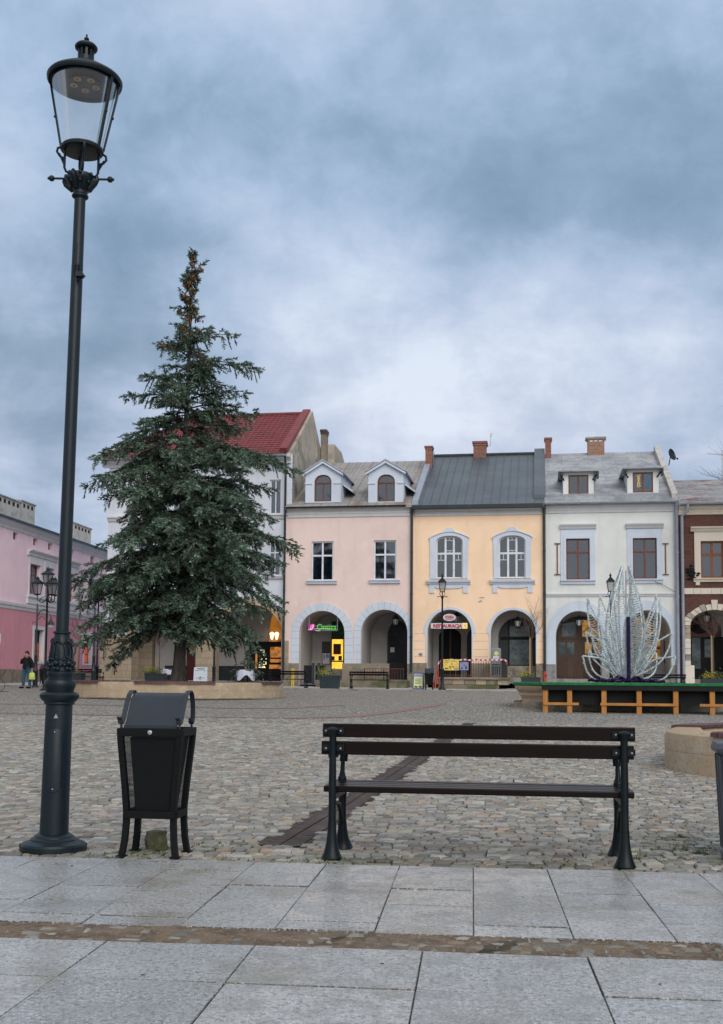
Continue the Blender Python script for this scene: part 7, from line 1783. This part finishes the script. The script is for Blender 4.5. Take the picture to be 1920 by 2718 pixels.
def small_things():
    root, f = a_board(row(1110, -4.2), 'blue framed pavement board with a pale yellow menu poster', .5, .82, ('blue',))
    b = MB(); b.box(-.21, .21, -.008, -.001, .06, .76); p = b.build('poster', M['paperlime'], f)
    b = MB(); b.box(-.2, .2, -.012, -.009, .62, .74); b.mat(1); 
    for k in range(4): b.box(-.15, .1 + .03 * (k % 2), -.012, -.009, .28 + .07 * k, .3 + .07 * k)
    b.box(-.18, -.02, -.012, -.009, .08, .16); b.box(.03, .18, -.012, -.009, .08, .16); b.build('print', [M['paperblue'], M['ink']], p)
    root, f = a_board(row(531, -3.4), 'white poster board with small flags leaning beside the spruce trunk', .68, .98, ('paper',), RZ + R(6), 10)
    b = MB()
    pts = [(-.26 + .52 * i / 10, .8 + .05 * math.sin(math.pi * i / 10)) for i in range(11)]
    for i in range(10): b.box(pts[i][0] + .008, pts[i][0] + .04, -.006, -.001, pts[i][1] - .02, pts[i][1] + .02)
    b.box(-.2, .2, -.006, -.001, .9, .925); b.tube([(-.2 + .04 * i, -.004, .4 + .05 * math.sin(i * .9)) for i in range(11)], .01, 5); b.ball((0, -.004, .46), .05, 8, 5, (1, .2, .8)); b.build('print', M['ink'], f)
    for x, cs in ((-.19, ('greenink', 'signwhite', 'redink')),):
        for k in range(3): b = MB(); b.box(x + .06 * k, x + .06 * k + .06, -.006, -.001, .17, .27); b.build('flag_stripe', M[cs[k]], f)
    b = MB(); b.box(.08, .26, -.006, -.001, .17, .22); b.build('flag_stripe', M['redink'], f)
    b = MB(); b.box(.08, .26, -.006, -.001, .221, .27); b.build('flag_stripe', M['signwhite'], f)
    # yellow marker post
    p = row(777.5, -2.2); root = thing('marker_post', 'short bright yellow twin post before the downpipe of the pale pink house', 'post', p, RZ)
    b = MB(); b.tube([(-.045, 0, 0), (-.045, 0, .92)], .03, 10); b.tube([(.045, 0, 0), (.045, 0, .92)], .03, 10); b.ball((-.045, 0, .92), .03, 8, 5); b.ball((.045, 0, .92), .03, 8, 5); b.box(-.09, .09, -.05, .05, 0, .02); b.box(-.02, .02, -.01, .01, .7, .74); b.box(-.02, .02, -.01, .01, .2, .24); b.build('tubes', M['yellow'], root, smooth=40)
    # tables under cloths
    for u, yl, lab in ((652, -1.0, 'small cafe table under a lilac white cloth before the lit shop'), (449, -1.0, 'small cafe table under a lilac white cloth between planter box and spruce trunk')):
        p = row(u, yl, .1); root = thing('cafe_table', lab, 'table', p, RZ, 'cafe tables in the sandstone arcade')
        b = MB(); b.box(-.38, .38, -.38, .38, .7, .735); b.build('tabletop', M['darkwood'], root)
        for x in (-.3, .3):
            for y in (-.3, .3): b = MB(); b.box(x - .025, x + .025, y - .025, y + .025, 0, .7); b.build('leg', M['iron'], root)
        cl = thing('tablecloth', 'lilac white cloth draped over the table ' + ('before the lit shop' if u > 600 else 'left of the spruce trunk'), 'tablecloth', p + Vector((0, 0, .737)), RZ + R(20), 'cloths on the cafe tables')
        b = MB(); n = 40; vs = [(0, 0, .008)]
        for j, (r, z) in enumerate(((.3, .006), (.47, .0), (.53, -.08), (.56, -.25), (.6, -.42))):
            for k in range(n):
                a = 2 * math.pi * k / n; sq = 1 / max(abs(math.cos(a)), abs(math.sin(a))) ** .55; rr = r * .8 * (sq if j < 2 else sq ** .8) * (1 + (.05 * math.sin(9 * a) if j > 1 else 0)); zz = z * (1 + .35 * math.cos(4 * a + math.pi)) if j > 1 else z
                vs.append((rr * math.cos(a), rr * math.sin(a), zz))
        b.add(vs, [(0, 1 + k, 1 + (k + 1) % n) for k in range(n)] + [(1 + j * n + k, 1 + j * n + (k + 1) % n, 1 + (j + 1) * n + (k + 1) % n, 1 + (j + 1) * n + k) for j in range(4) for k in range(n)]); b.build('cloth', M['cloth'], cl, smooth=80); solo(cl)
    # terrace of the restaurant: steps, railing, tape, posters
    y0 = -1.9; x0, x1 = RF.x(1158, 1800, y0), RF.x(1352, 1800, y0); zg = row(1250, y0).z; zt = RF.px(1250, 1797.5, y0).z; base = RF.w((x0 + x1) / 2, y0, zg)
    MB.OFF = Vector(((x0 + x1) / 2, y0, zg))
    root = thing('terrace_steps', 'low mossy stone terrace step in front of the orange house', 'terrace', base, RZ)
    hs = zt - zg; b = MB(); b.box(x0, x1, y0, -.07, zt - .12, zt); b.build('slab', M['plinth'], root, bevel=.02)
    b = MB(); xx = x0 + .02; i = 0
    while xx < x1 - .3:
        w = random.uniform(.5, .9); b = MB(); b.box(xx, min(x1 - .02, xx + w) - .012, y0 + .06 + random.uniform(0, .04), -.08, zg + (hs - .12) * .45, zt - .125); b.build('riser_block', M['oldstone' if i % 2 else 'plinth'], root, bevel=.02); xx += w; i += 1
    b = MB(); b.box(x0 + .1, x1 - .5, y0 - .22, -.06, zg - .02, zg + (hs - .12) * .43); b.build('lower_step', M['moss_stone'], root, bevel=.02)
    rx0, rx1 = RF.x(1170, 1780, y0 + .1), RF.x(1345, 1780, y0 + .1); zr = RF.px(1260, 1751.5, y0 + .1).z
    root = thing('railing', 'thin rusty iron railing on the restaurant terrace', 'railing', base, RZ)
    b = MB(); b.bar((rx0, y0 + .1, zr), (rx1, y0 + .1, zr), .035, .03); b.bar((rx0, y0 + .1, zt + .1), (rx1, y0 + .1, zt + .1), .03, .025); n = 26
    b.build('handrail', M['brownframe'], root)
    for k in range(n + 1): xx = rx0 + (rx1 - rx0) * k / n; t = .018 if k % 6 else .035; b = MB(); b.box(xx - t / 2, xx + t / 2, y0 + .1 - t / 2, y0 + .1 + t / 2, zt, zr - .016); b.build('baluster' if k % 6 else 'newel', M['brownframe'] if k % 6 == 0 else M['iron'], root)
    tp = thing('barrier_tape', 'red and white barrier tape wound along the terrace railing', 'tape', base, RZ)
    P = [RF.px(1161, 1771, y0 - .2), RF.px(1163, 1764, y0 - .1), RF.px(1166, 1758, y0), RF.px(1172, 1752, y0 + .05)] + [RF.px(1172 + 6 * k, 1751.5 + .9 * math.sin(k * 1.1), y0 + .06) for k in range(1, 29)] + [RF.px(1345, 1756, y0 + .05), RF.px(1347, 1764, y0 + .05)]
    b = MB()
    for i in range(len(P) - 1):
        b.mat(i % 2); b.bar(P[i], P[i + 1], .012, .075)
    b.build('tape', [M['redink'], M['signwhite']], tp)
    for nm, u0, u1, v0, v1, mt, lab in (('poster', 1177, 1219, 1753.5, 1784, 'paperyel', 'large yellow menu poster fixed to the terrace railing'), ('poster', 1221, 1244, 1761, 1783, 'paperblue', 'smaller lilac poster on the railing beside the yellow one')):
        yy = y0 + .06; c = RF.px((u0 + u1) / 2, v1, yy); MB.OFF = Vector((c.x, yy, c.z)); r = thing(nm, lab, 'poster', RF.w(c.x, yy, c.z), RZ)
        q = lambda u, v: RF.px(u, v, yy); b = MB(); b.box(q(u0, 1).x, q(u1, 1).x, yy - .01, yy + .01, q(1, v1).z, q(1, v0).z); b.build('sheet', M[mt], r)
        b = MB()
        if u0 < 1200:
            for (a, c_, d, e, m) in ((1198, 1203, 1764, 1768, 2), (1193, 1198, 1773, 1776, 0), (1201, 1206, 1773, 1776, 1), (1194, 1197, 1778, 1780, 0), (1206, 1219, 1776, 1784, 2), (1206, 1208, 1755, 1757, 0), (1182, 1190, 1777, 1780, 1), (1179, 1192, 1757, 1758, 1), (1179, 1190, 1761, 1762, 1), (1198, 1215, 1759, 1760, 1)): b.mat(m); b.box(q(a, 1).x, q(c_, 1).x, yy - .014, yy - .011, q(1, e).z, q(1, d).z)
            b.build('print', [M['ink'], M['brownframe'], M['sandstone']], r)
        else:
            for (a, c_, d, e, m) in ((1235, 1241, 1772, 1780, 1), (1231, 1234, 1768, 1771, 0), (1223, 1230, 1763, 1764, 0), (1224, 1229, 1776, 1780, 0)): b.mat(m); b.box(q(a, 1).x, q(c_, 1).x, yy - .014, yy - .011, q(1, e).z, q(1, d).z)
            b.build('print', [M['ink'], M['leafy']], r)
    MB.OFF = Vector((0, 0, 0))
    # red trestle legs holding the tape
    p = row(1160, y0 - .5); root = thing('trestle', 'red painted trestle legs holding the barrier tape beside the far bin', 'trestle', p, RZ)
    zt2 = RF.px(1160, 1774, y0 - .5).z - p.z
    for dx, dy in ((-.19, 0), (.13, .35), (-.05, -.3)): b = MB(); b.bar((dx, dy, 0), (0, 0, zt2), .06, .045); b.build('leg', M['redpaint'], root)
    b = MB(); b.box(-.08, .08, -.06, .06, zt2 - .05, zt2 + .05); b.build('head', M['redpaint'], root)
    # grey cabinet and dark bins on the terrace
    yy = y0 + .45; p = RF.px(1317, 1795, yy); root = thing('grey_cabinet', 'tall rounded grey cabinet with a yellow green sticker and paper notice', 'cabinet', RF.w(p.x, yy, zt), RZ)
    h = RF.px(1317, 1720, yy).z - zt; w = RF.x(1330, 1, yy) - RF.x(1304, 1, yy)
    b = MB(); b.box(-w / 2, w / 2, 0, .5, 0, h); b.build('body', M['cabinet'], root, bevel=.07, seg=4)
    b = MB(); b.lathe([(.11, 0), (.11, .006), (.001, .006)], 16, (.02, -.001, h - .27), (0, -1, 0)); b.build('sticker', M['bag'], root)
    b = MB(); b.box(-.14, .14, -.008, -.001, h - .62, h - .4); b.mat(1); b.box(-.1, .1, -.011, -.0085, h - .52, h - .505); b.build('notice', [M['signwhite'], M['redink']], root)
    b = MB(); b.box(-w / 2 + .04, w / 2 - .04, -.012, -.001, h - .85, h - .8)
    for k in range(4): b.box(-w / 2 + .06 + .11 * k, -w / 2 + .12 + .11 * k, -.012, -.001, .12, h - .9)
    b.build('front_rib', M['planter'], root)
    p = RF.px(1338, 1795, yy); root = thing('dark_bin', 'dark blue black lidded bin next to the tall grey cabinet', 'bin', RF.w(p.x + .02, yy + .02, zt), RZ)
    b = MB(); b.hexa([(-.13, 0, 0), (.13, 0, 0), (.13, .4, 0), (-.13, .4, 0), (-.16, -.02, .75), (.16, -.02, .75), (.16, .42, .75), (-.16, .42, .75)]); b.build('body', M['planter'], root, bevel=.02); b = MB(); b.box(-.17, .17, -.03, .43, .752, .8); b.build('lid', M['binblack'], root, bevel=.02)
    # dark wind screens and rail before the pale pink house
    y1 = -1.0; zg1 = row(830, y1).z
    p = row(828, y1, .12); root = thing('cafe_screen', 'dark folding cafe screen with two pale post tops in the shop arch', 'screen', p, RZ)
    s = 57.2 / F
    for x, w in ((-.42, .52), (.18, .55)): b = MB(); b.box(x, x + w, 0, .04, .06, .98); b.build('panel', M['black'], root, bevel=.01)
    for x in (.0, .3): b = MB(); b.box(x, x + .14, -.06, .0, 0, 1.12); b.mat(1); b.box(x - .004, x + .144, -.064, .004, 1.12, 1.16); b.build('post', [M['planter'], M['stake']], root)
    p = row(1018, y1, .1); root = thing('passage_railing', 'dark brown railing across the arch nearest the orange house, pale pink front', 'railing', p, RZ)
    b = MB(); b.bar((-1.0, 0, .86), (1.05, 0, .86), .05, .03); b.bar((-1.0, 0, .1), (1.05, 0, .1), .04, .03); b.build('handrail', M['brownframe'], root)
    for k in range(15): xx = -.98 + 2.0 * k / 14; t = .02 if k % 7 else .05; b = MB(); b.box(xx - t / 2, xx + t / 2, -t / 2, t / 2, 0, .844); b.build('baluster', M['brownframe'] if k % 7 else M['iron'], root)
    x0, x1 = RF.x(838, 1, -1.6), RF.x(1080, 1, -1.6); MB.OFF = Vector(((x0 + x1) / 2, -1.6, zg1)); root = thing('terrace_steps', 'long mossy green stone step in front of the pale pink house', 'terrace', RF.w((x0 + x1) / 2, -1.6, zg1), RZ)
    b = MB(); b.box(x0, x1, -1.6, -.07, zg1 - .05, RF.px(950, 1805.5, -1.6).z); b.build('slab', M['moss_stone'], root, bevel=.02); MB.OFF = Vector((0, 0, 0))
    p = row(868, -2.2, 0); root = thing('menu_sign', 'small white sign with coloured blocks standing behind the flower box', 'sign', p, RZ)
    b = MB(); b.box(-.02, .02, .0, .03, 0, .5); b.build('stand', M['iron'], root); b = MB(); b.box(-.24, .24, -.02, 0, .5, .76); q = b.build('panel', M['signwhite'], root)
    for k, m in enumerate(('redink', 'paperyel', 'greenink', 'redink')): b = MB(); b.box(-.2 + .1 * k, -.13 + .1 * k, -.024, -.021, .56 + .03 * (k % 2), .68 + .02 * (k % 2)); b.build('print', M[m], q)
    # white rounded sign at the left edge, bike hoop
    c = PF.px(-9, 1697, -.9); w = PF.w(c.x, -.9, c.z); root = thing('white_sign', 'white rounded sign panel projecting from the pink wall', 'sign', w, PF.rz)
    b = MB(); b.tube([(0, .9, .1), (0, .03, .1)], .03, 8); b.build('arm', M['iron'], root)
    Mx = Matrix.Rotation(R(60), 4, 'Z'); b = MB(); a, h = .33, .36; b.prism([(a * math.copysign(abs(math.cos(t)) ** .5, math.cos(t)), h * math.copysign(abs(math.sin(t)) ** .5, math.sin(t))) for t in [2 * math.pi * k / 32 for k in range(32)]], -.03, .03); o = b.build('panel', M['whiteware'], root, bevel=.008); o.matrix_local = Mx
    p = gp(-6, 1836); root = thing('bike_hoop', 'thin dark bicycle stand hoop on the cobbles near the smoking man', 'bicycle stand', p, 0)
    b = MB(); b.tube([(.29 * math.cos(t), 0, .27 + .27 * math.sin(t)) for t in [2 * math.pi * k / 28 for k in range(28)]], .012, 6, closed=True); b.build('hoop', M['iron'], root, smooth=60); b = MB(); b.box(-.3, .42, -.03, .03, 0, .02); b.build('foot_rail', M['iron'], root)
    # the loose sett under the near bin
    p = gp(411, 2256); p.z = 0; root = thing('loose_stone', 'rough brown paving stone lying under the near waste bin', 'stone', p + Vector((0, .05, .055)), .3)
    bm = bmesh.new(); bmesh.ops.create_cube(bm, size=1); bmesh.ops.subdivide_edges(bm, edges=bm.edges, cuts=5, use_grid_fill=True)
    from mathutils import noise
    b = MB(); vs = []
    for v in bm.verts:
        c = v.co.normalized() * .5; c = v.co.lerp(c * 1.25, .28); n = noise.fractal(v.co * 3.1 + Vector((3, 1, 7)), .7, 2, 4); vs.append((c.x * .125 * (1 + .2 * n), c.y * .115 * (1 + .2 * n), c.z * .118 * (1 + .18 * n)))
    b.add(vs, [tuple(v.index for v in f.verts) for f in bm.faces]); bm.free(); b.build('stone', M['moss_stone'], root, smooth=35); solo(root)

def bare_tree():
    p = Vector((20.6, 47, gz(47))); root = thing('bare_tree', 'bare winter tree whose twigs stand against the sky above the brick house', 'tree', p)
    b = MB(); b.tube([(0, 0, 0), (.05, 0, 3), (-.05, .1, 6), (.1, 0, 9.5)], [.24, .2, .16, .1], 10); b.build('trunk', M['bark'], root)
    b = MB(); st = random.getstate(); random.seed(21)
    for z, a, L in ((6, 2.6, 3.6), (7, .4, 3), (8, 2, 3), (8.6, 3.5, 3.1), (9.3, 3.05, 3.3), (9.4, 1.2, 3.2), (9.4, 5, 3)): twigs(b, Vector((.03, .05, z)), Vector((math.cos(a), math.sin(a), 1.15)).normalized(), L, .05, 3)
    random.setstate(st); b.build('crown', M['twig'], root)

def build_street():
    near_lamp()
    bn = bench('bench', 'dark brown slatted bench with black iron legs seen from behind, standing at the slab walk', 'slatted benches on the square')
    A, B = gp(885, 2279), gp(1672, 2303); A.z = B.z = 0; d = B - A
    place(bn, (A + B) / 2 + Vector((-.018, 0, 0)), math.atan2(d.y, d.x))
    for p, lab in ((row(763, -4.3), 'far bench between the tree planter and the flower box'), (row(979, -4.3), 'far bench before the passage railing of the pale pink house'), (row(1765, -4.0), 'far bench behind the silver lotus'), (row(222, -3.2), 'far bench before the long pink building, beside the iron post')): place(dup(bn), p, RZ, lab)
    wb = waste_bin('waste_bin', 'black perforated waste bin with arched hood next to the tall lamp', 'hooded waste bins on the square'); place(wb, (-1.29, 6.985, 0), R(-8))
    place(dup(wb), row(1139.5, -4.55), RZ, 'far waste bin beside the blue framed board'); place(dup(wb), row(118, -3.5), RZ, 'far waste bin partly hidden by the four lantern lamp')
    right_ring(); tree_ring(); plastic_planter(); stage(); lotus()
    g = 'far street lamps with square lanterns'
    fl = far_lamp('street_lamp', 'far square lantern street lamp before the restaurant sign', g); place(fl, row(1174, -4.7, -.0), RZ)
    for u, yl, lab in ((1623, -4.6, 'far street lamp partly hidden behind the silver lotus'), (568, -3.0, 'far street lamp between spruce trunk and lit shop, lantern hidden in the branches'), (257, -3.0, 'far street lamp before the pink building, lantern hidden in the branches')): place(dup(fl), row(u, yl), RZ, lab)
    candelabra_lamp()
    bracket_post(94, 1806, 53, 'black iron post with curled bracket beside the lamp with four lanterns'); bracket_post(248, 1806, 55, 'black iron post with curled bracket between the pink building and sandstone pier', 3.9)
    box_planter(row(876, -4.6), 'slate blue flower box between the two far benches', n=300, flowers=120)
    box_planter(row(414, -3.0), 'slate blue planter box next to the spruce trunk', w=1.0, n=420, flowers=60)
    box_planter(row(1410, -3.2), 'slate blue planter box behind the green stage, before the orange house', n=160, flowers=120, spread=(.2, .12, .12))
    box_planter(row(1900, -3.2), 'slate blue planter box with yellow flowers before the brick house', w=1.3, n=260, flowers=200)
    box_planter(row(207, -3.4), 'dark planter tub before the deep pink wall', w=.55, d=.55, h=.6, n=60)
    sapling(row(1411, -3.2), 'bare sapling tied to a stake in the box before the orange house', 3.4, 2.0); sapling(row(1894, -3.2), 'bare sapling tied to a stake in the box before the brick house', 3.3, 2.1); sapling(row(207, -3.4), 'bare sapling with a stake against the deep pink wall', 3.2, 1.6, .5, .12); sapling(row(422, -3.0), 'small bare sapling with a stake beside the spruce trunk', 2.6, .9)
    person(); signs(); small_things(); bare_tree()
build_street()
# ------------------------------------------------------------------ the big spruce
def needle_template(n=9, L=.15, w=.012, seed=1):
    """one shoot: a spray of needles around a short twig along +x"""
    r = np.random.default_rng(seed); V = []; T = []
    for i in range(n):
        t = (i + .5) / n; a = r.uniform(0, 2 * np.pi); tilt = r.uniform(.45, .8); l = r.uniform(.045, .075)
        o = np.array((t * L * .85, 0, 0)); d = np.array((np.cos(tilt), np.sin(tilt) * np.cos(a), np.sin(tilt) * np.sin(a)))
        s = np.cross(d, (r.normal(), r.normal(), r.normal())); s /= np.linalg.norm(s)
        k = len(V); V += [o - s * w, o + s * w, o + d * l]; T.append((k, k + 1, k + 2))
    k = len(V); V += [(0, 0, -w * .8), (0, 0, w * .8), (L + .03, 0, 0)]; T.append((k, k + 1, k + 2))
    k = len(V); V += [(0, -w * .8, 0), (0, w * .8, 0), (L + .03, 0, 0)]; T.append((k, k + 1, k + 2))
    return np.array(V, float), np.array(T)

def instance_shoots(pos, dirs, scale, cols, temps):
    N = len(pos); d = dirs / np.linalg.norm(dirs, axis=1, keepdims=True)
    ref = np.where(np.abs(d[:, 2:3]) < .9, np.array([[0, 0, 1.]]), np.array([[1., 0, 0]])); s = np.cross(ref, d); s /= np.linalg.norm(s, axis=1, keepdims=True); u = np.cross(d, s)
    roll = rng.uniform(0, 2 * np.pi, N)[:, None]; s2 = s * np.cos(roll) + u * np.sin(roll); u2 = np.cross(d, s2)
    Vs, Ts, Cs = [], [], []; off = 0; which = rng.integers(0, len(temps), N)
    for k, (tv, tt) in enumerate(temps):
        m = which == k
        if not m.any(): continue
        P, D, S, U, sc, cc = pos[m], d[m], s2[m], u2[m], scale[m], cols[m]
        V = P[:, None, :] + sc[:, None, None] * (tv[None, :, 0:1] * D[:, None] + tv[None, :, 1:2] * S[:, None] + tv[None, :, 2:3] * U[:, None]); n = tv.shape[0]
        T = tt[None] + (np.arange(len(P)) * n)[:, None, None] + off
        Vs.append(V.reshape(-1, 3)); Ts.append(T.reshape(-1, 3)); Cs.append(np.repeat(cc[:, None, :], n, 1).reshape(-1, 3)); off += V.shape[0] * n
    return np.concatenate(Vs), np.concatenate(Ts), np.concatenate(Cs)

LEFT = [(0, .03), (.02, .06), (.06, .12), (.07, .12), (.075, .34), (.09, .15), (.15, .22), (.18, .5), (.25, .55), (.3, 1.05), (.36, 2.0), (.42, 1.55), (.45, 2.35), (.52, 2.0), (.56, 2.35), (.62, 3.05), (.68, 2.95), (.7, 2.2), (.77, 2.55), (.8, 3.2), (.86, 3.35), (.9, 3.45), (.95, 3.2), (1, 2.9)]
RIGHT = [(0, .03), (.03, .08), (.055, .1), (.07, .36), (.09, .14), (.12, .2), (.135, .66), (.15, .24), (.18, .3), (.22, .9), (.27, 1.6), (.32, 1.85), (.36, 1.75), (.4, 1.7), (.46, 1.95), (.52, 2.5), (.57, 3.5), (.62, 3.75), (.645, 2.5), (.7, 3.2), (.77, 3.5), (.8, 2.7), (.85, 2.5), (.9, 2.4), (.95, 2.3), (1, 2.0)]
def lerp_tab(tab, t):
    for (a, x), (b, y) in zip(tab, tab[1:]):
        if t <= b: return x + (y - x) * (t - a) / max(1e-6, b - a)
    return tab[-1][1]

def spruce(name, label, base, top, scale=1.0, whorls=40, seed=3, dens=1.0, cones=True, low=.112, group=None, pts_per=1.0):
    rd = random.Random(seed); base = Vector(base); top = Vector(top); Ht = (top - base).length; root = thing(name, label, 'tree', base, 0, group); ax = (top - base)
    # trunk
    b = MB(); n = 26; P = []; Rr = []
    for i in range(n + 1):
        t = i / n; P.append(ax * t + Vector((.05 * math.sin(t * 9), .05 * math.cos(t * 7), 0)) * scale * min(1, t * 4) * (1 - t)); Rr.append(scale * (.2 * (1 - t) ** .9 + .012 + .15 * math.exp(-t * 40)))
    b.tube(P, Rr, 14); b.build('trunk', M['bark'], root, smooth=60)
    limbs = MB(); pos, drs, scs, cls = [], [], [], []; conepts = []
    PALN = [(.066, .115, .084), (.088, .145, .108), (.13, .19, .15), (.056, .088, .055), (.033, .056, .034), (.1, .095, .05), (.18, .235, .19)]
    tone = [1.0]
    def shoot(p, d, s, tip):
        c = rd.choices(PALN, (3, 2.4, 1.4, 2.8, 3.2, 1.2, .7) if not tip else (2.2, 3.2, 3, 1.2, .8, .4, 2))[0]; k = rd.uniform(.9, 1.55) * tone[0]
        pos.append(p); drs.append(d); scs.append(s); cls.append((c[0] * k, c[1] * k, c[2] * k))
    def twig(p, d, L, droop, tipb, thick=.012):
        tone[0] = rd.choice((.5, .7, .95, 1.2, 1.5)); m = max(2, int(L / .075 * pts_per)); q = p.copy(); pts = [q.copy()]
        for i in range(m):
            t = i / m; d2 = (d + Vector((0, 0, -droop * t))).normalized(); q = q + d2 * (L / m); pts.append(q.copy()); sd = d2.cross(Vector((0, 0, 1)))
            if sd.length < .05: sd = Vector((1, 0, 0))
            sd.normalize()
            for s in ((-1, 1) if rd.random() < .93 * dens else ((-1,) if rd.random() < .5 else (1,))):
                e = (d2 * .7 + sd * s * rd.uniform(.3, 1.0) + Vector((0, 0, rd.uniform(-.5, .5)))).normalized(); shoot(q, e, rd.uniform(.7, 1.15) * (1.05 - .3 * t), tipb or t > .6)
            if rd.random() < .5: shoot(q, (d2 + Vector((0, 0, rd.uniform(.1, .7)))).normalized(), rd.uniform(.7, 1.1), True)
        shoot(q, d, rd.uniform(.9, 1.2), True)
        if L > .3: limbs.tube([pts[0], pts[len(pts) // 2], pts[-1]], [thick, thick * .7, .003], 4, cap=False)
    zt = Ht
    for wv in range(whorls):
        f = (wv + .5) / whorls; t = f ** 1.08                        # 0 = top .. 1 = bottom
        h = (1 - t) * (.985 - low) + low
        nb = 3 if t < .16 else 4 if t < .34 else 4 if t < .52 else 6 if t < .7 else 7
        a0 = rd.random() * 6.28
        for k in range(nb):
            hh = h + rd.gauss(0, .009); a = a0 + 2 * math.pi * k / nb + rd.gauss(0, .3)
            tt = min(1, max(0, (1 - hh) / (1 - low)))
            cr = math.cos(a); wl, wr = lerp_tab(LEFT, tt), lerp_tab(RIGHT, tt); side = wr if cr > 0 else wl; mid = (wl + wr) / 2 * 1.02
            ext = side * abs(cr) ** 1.3 + mid * (1 - abs(cr) ** 1.3); ext *= 1.31
            L = ext * rd.choice((.45, .62, .78, .92, 1.0, 1.06, 1.14)) * scale
            if t > .82 and abs(cr) < .6: L *= .55 + .45 * abs(cr)
            if .34 < t < .6 and rd.random() < .25: L *= .5
            if t < .2: L *= rd.choice((.35, .5, .7, .9, 1.2, 1.55))
            elif t < .34 and rd.random() < .36: L *= .45
            o = ax * hh; out = Vector((math.cos(a), math.sin(a), 0))
            rise = .1 if t < .12 else .02 - .26 * min(1, t * 1.3) + rd.gauss(0, .1); curl = .1 + .1 * rd.random()
            m = max(3, int(L / .16)); pts = []
            for i in range(m + 1):
                s = i / m; z = L * (rise * s + (.16 * math.sin(math.pi * s * .8) if t > .15 else 0) - .22 * s * s * min(1, t * 1.5) + curl * s ** 3); wob = .07 * L * math.sin(s * 5 + k * 1.7)
                pts.append(o + out * (L * s) + Vector((-out.y, out.x, 0)) * wob * s + Vector((0, 0, z)))
            limbs.tube(pts, [scale * (.05 * (1 - t) * 0 + (.012 + .04 * min(1, t * 1.6)) * (1 - .86 * i / m)) for i in range(m + 1)], 5, cap=False)
            side_v = Vector((-out.y, out.x, 0))
            for i in range(1, m + 1):
                s = i / m; p = pts[i]; dd = (pts[i] - pts[i - 1]).normalized()
                bare = (s < .16 and t > .25)
                if bare: continue
                for sg in (-1, 1):
                    if rd.random() > (.86 if t > .3 else .8) * dens: continue
                    Lt = (min(1.15, .26 * L + .12) * (1 - s) ** .6 * rd.uniform(.7, 1.1) + .14) * (1 if t > .25 else .7 if t > .15 else .35) * scale ** .5
                    e = (dd * rd.uniform(.35, .9) + side_v * sg * rd.uniform(.5, 1.0) + Vector((0, 0, rd.gauss(-.12, .22)))).normalized(); twig(p + Vector((0, 0, rd.gauss(0, .05))), e, Lt * (.62 if t < .28 else 1), .5 if t > .3 else .2, s > .72)
                if t > .2 and rd.random() < .62 * dens: twig(p, (dd * .35 + side_v * rd.gauss(0, .3) + Vector((0, 0, -1))).normalized(), rd.uniform(.18, .5) * min(1, L), .3, False, .007)
                shoot(p, (dd + Vector((0, 0, rd.uniform(-.2, .6)))).normalized(), rd.uniform(.8, 1.15), s > .7)
            twig(pts[-1], (pts[-1] - pts[-2]).normalized(), min(.22, .45 * L) * scale ** .5, 0, True)
            if cones and t < .46: conepts.append((pts, t))
    # leader
    for i in range(26): q = ax * (1 - .0032 * i); a = rd.random() * 6.28; shoot(q, Vector((math.cos(a), math.sin(a), .5)), .9, False)
    print('spruce shoots', len(pos))
    temps = [needle_template(9, .13, .0125, s) for s in range(5)]
    V, T, Cc = instance_shoots(np.array([tuple(p) for p in pos]), np.array([tuple(d) for d in drs]), np.array(scs) * 1.2 * scale ** .35, np.array(cls), temps)
    cr = mesh_obj('crown', V, T, M['needle'], Cc); cr.parent = root
    limbs.build('limbs', M['limb'], root, smooth=60, fix=False)
    if cones:
        rd.shuffle(conepts); cnt = 0
        for pts, t in sorted(conepts, key=lambda c: c[1]):
            if cnt >= 98: break
            if rd.random() > (1.0 if t < .24 else .75 if t < .36 else .4): continue
            b = MB(); k = rd.randint(7, 13) if t < .3 else rd.randint(4, 8)
            for _ in range(k):
                i = rd.randint(max(1, int(len(pts) * (.25 if t < .2 else .55))), len(pts) - 1); p = pts[i] + Vector((rd.gauss(0, .06), rd.gauss(0, .06), rd.uniform(-.08, -.02))); l = rd.uniform(.11, .17)
                b.lathe([(.008, 0), (.026, -l * .25), (.03, -l * .5), (.022, -l * .8), (.004, -l)], 6, p, (rd.gauss(0, .15), rd.gauss(0, .15), 1))
            b.build('cone_cluster', M['cone'], root, smooth=60); cnt += 1
    return root

_b = Vector((-6.72, 40.4, gz(40.4) + .46)); _t = at(511, 661, 40.5)
spruce('spruce_tree', 'tall blue green spruce with brown cones near its thin top, growing from the round planter', _b, _t)
_p = row(657, -.6, .1)
spruce('small_fir', 'small dark fir tree standing left of the lit shop window', _p, _p + Vector((0, 0, 1.75)), .2, 9, 8, 1.0, False, .08, None, .5)
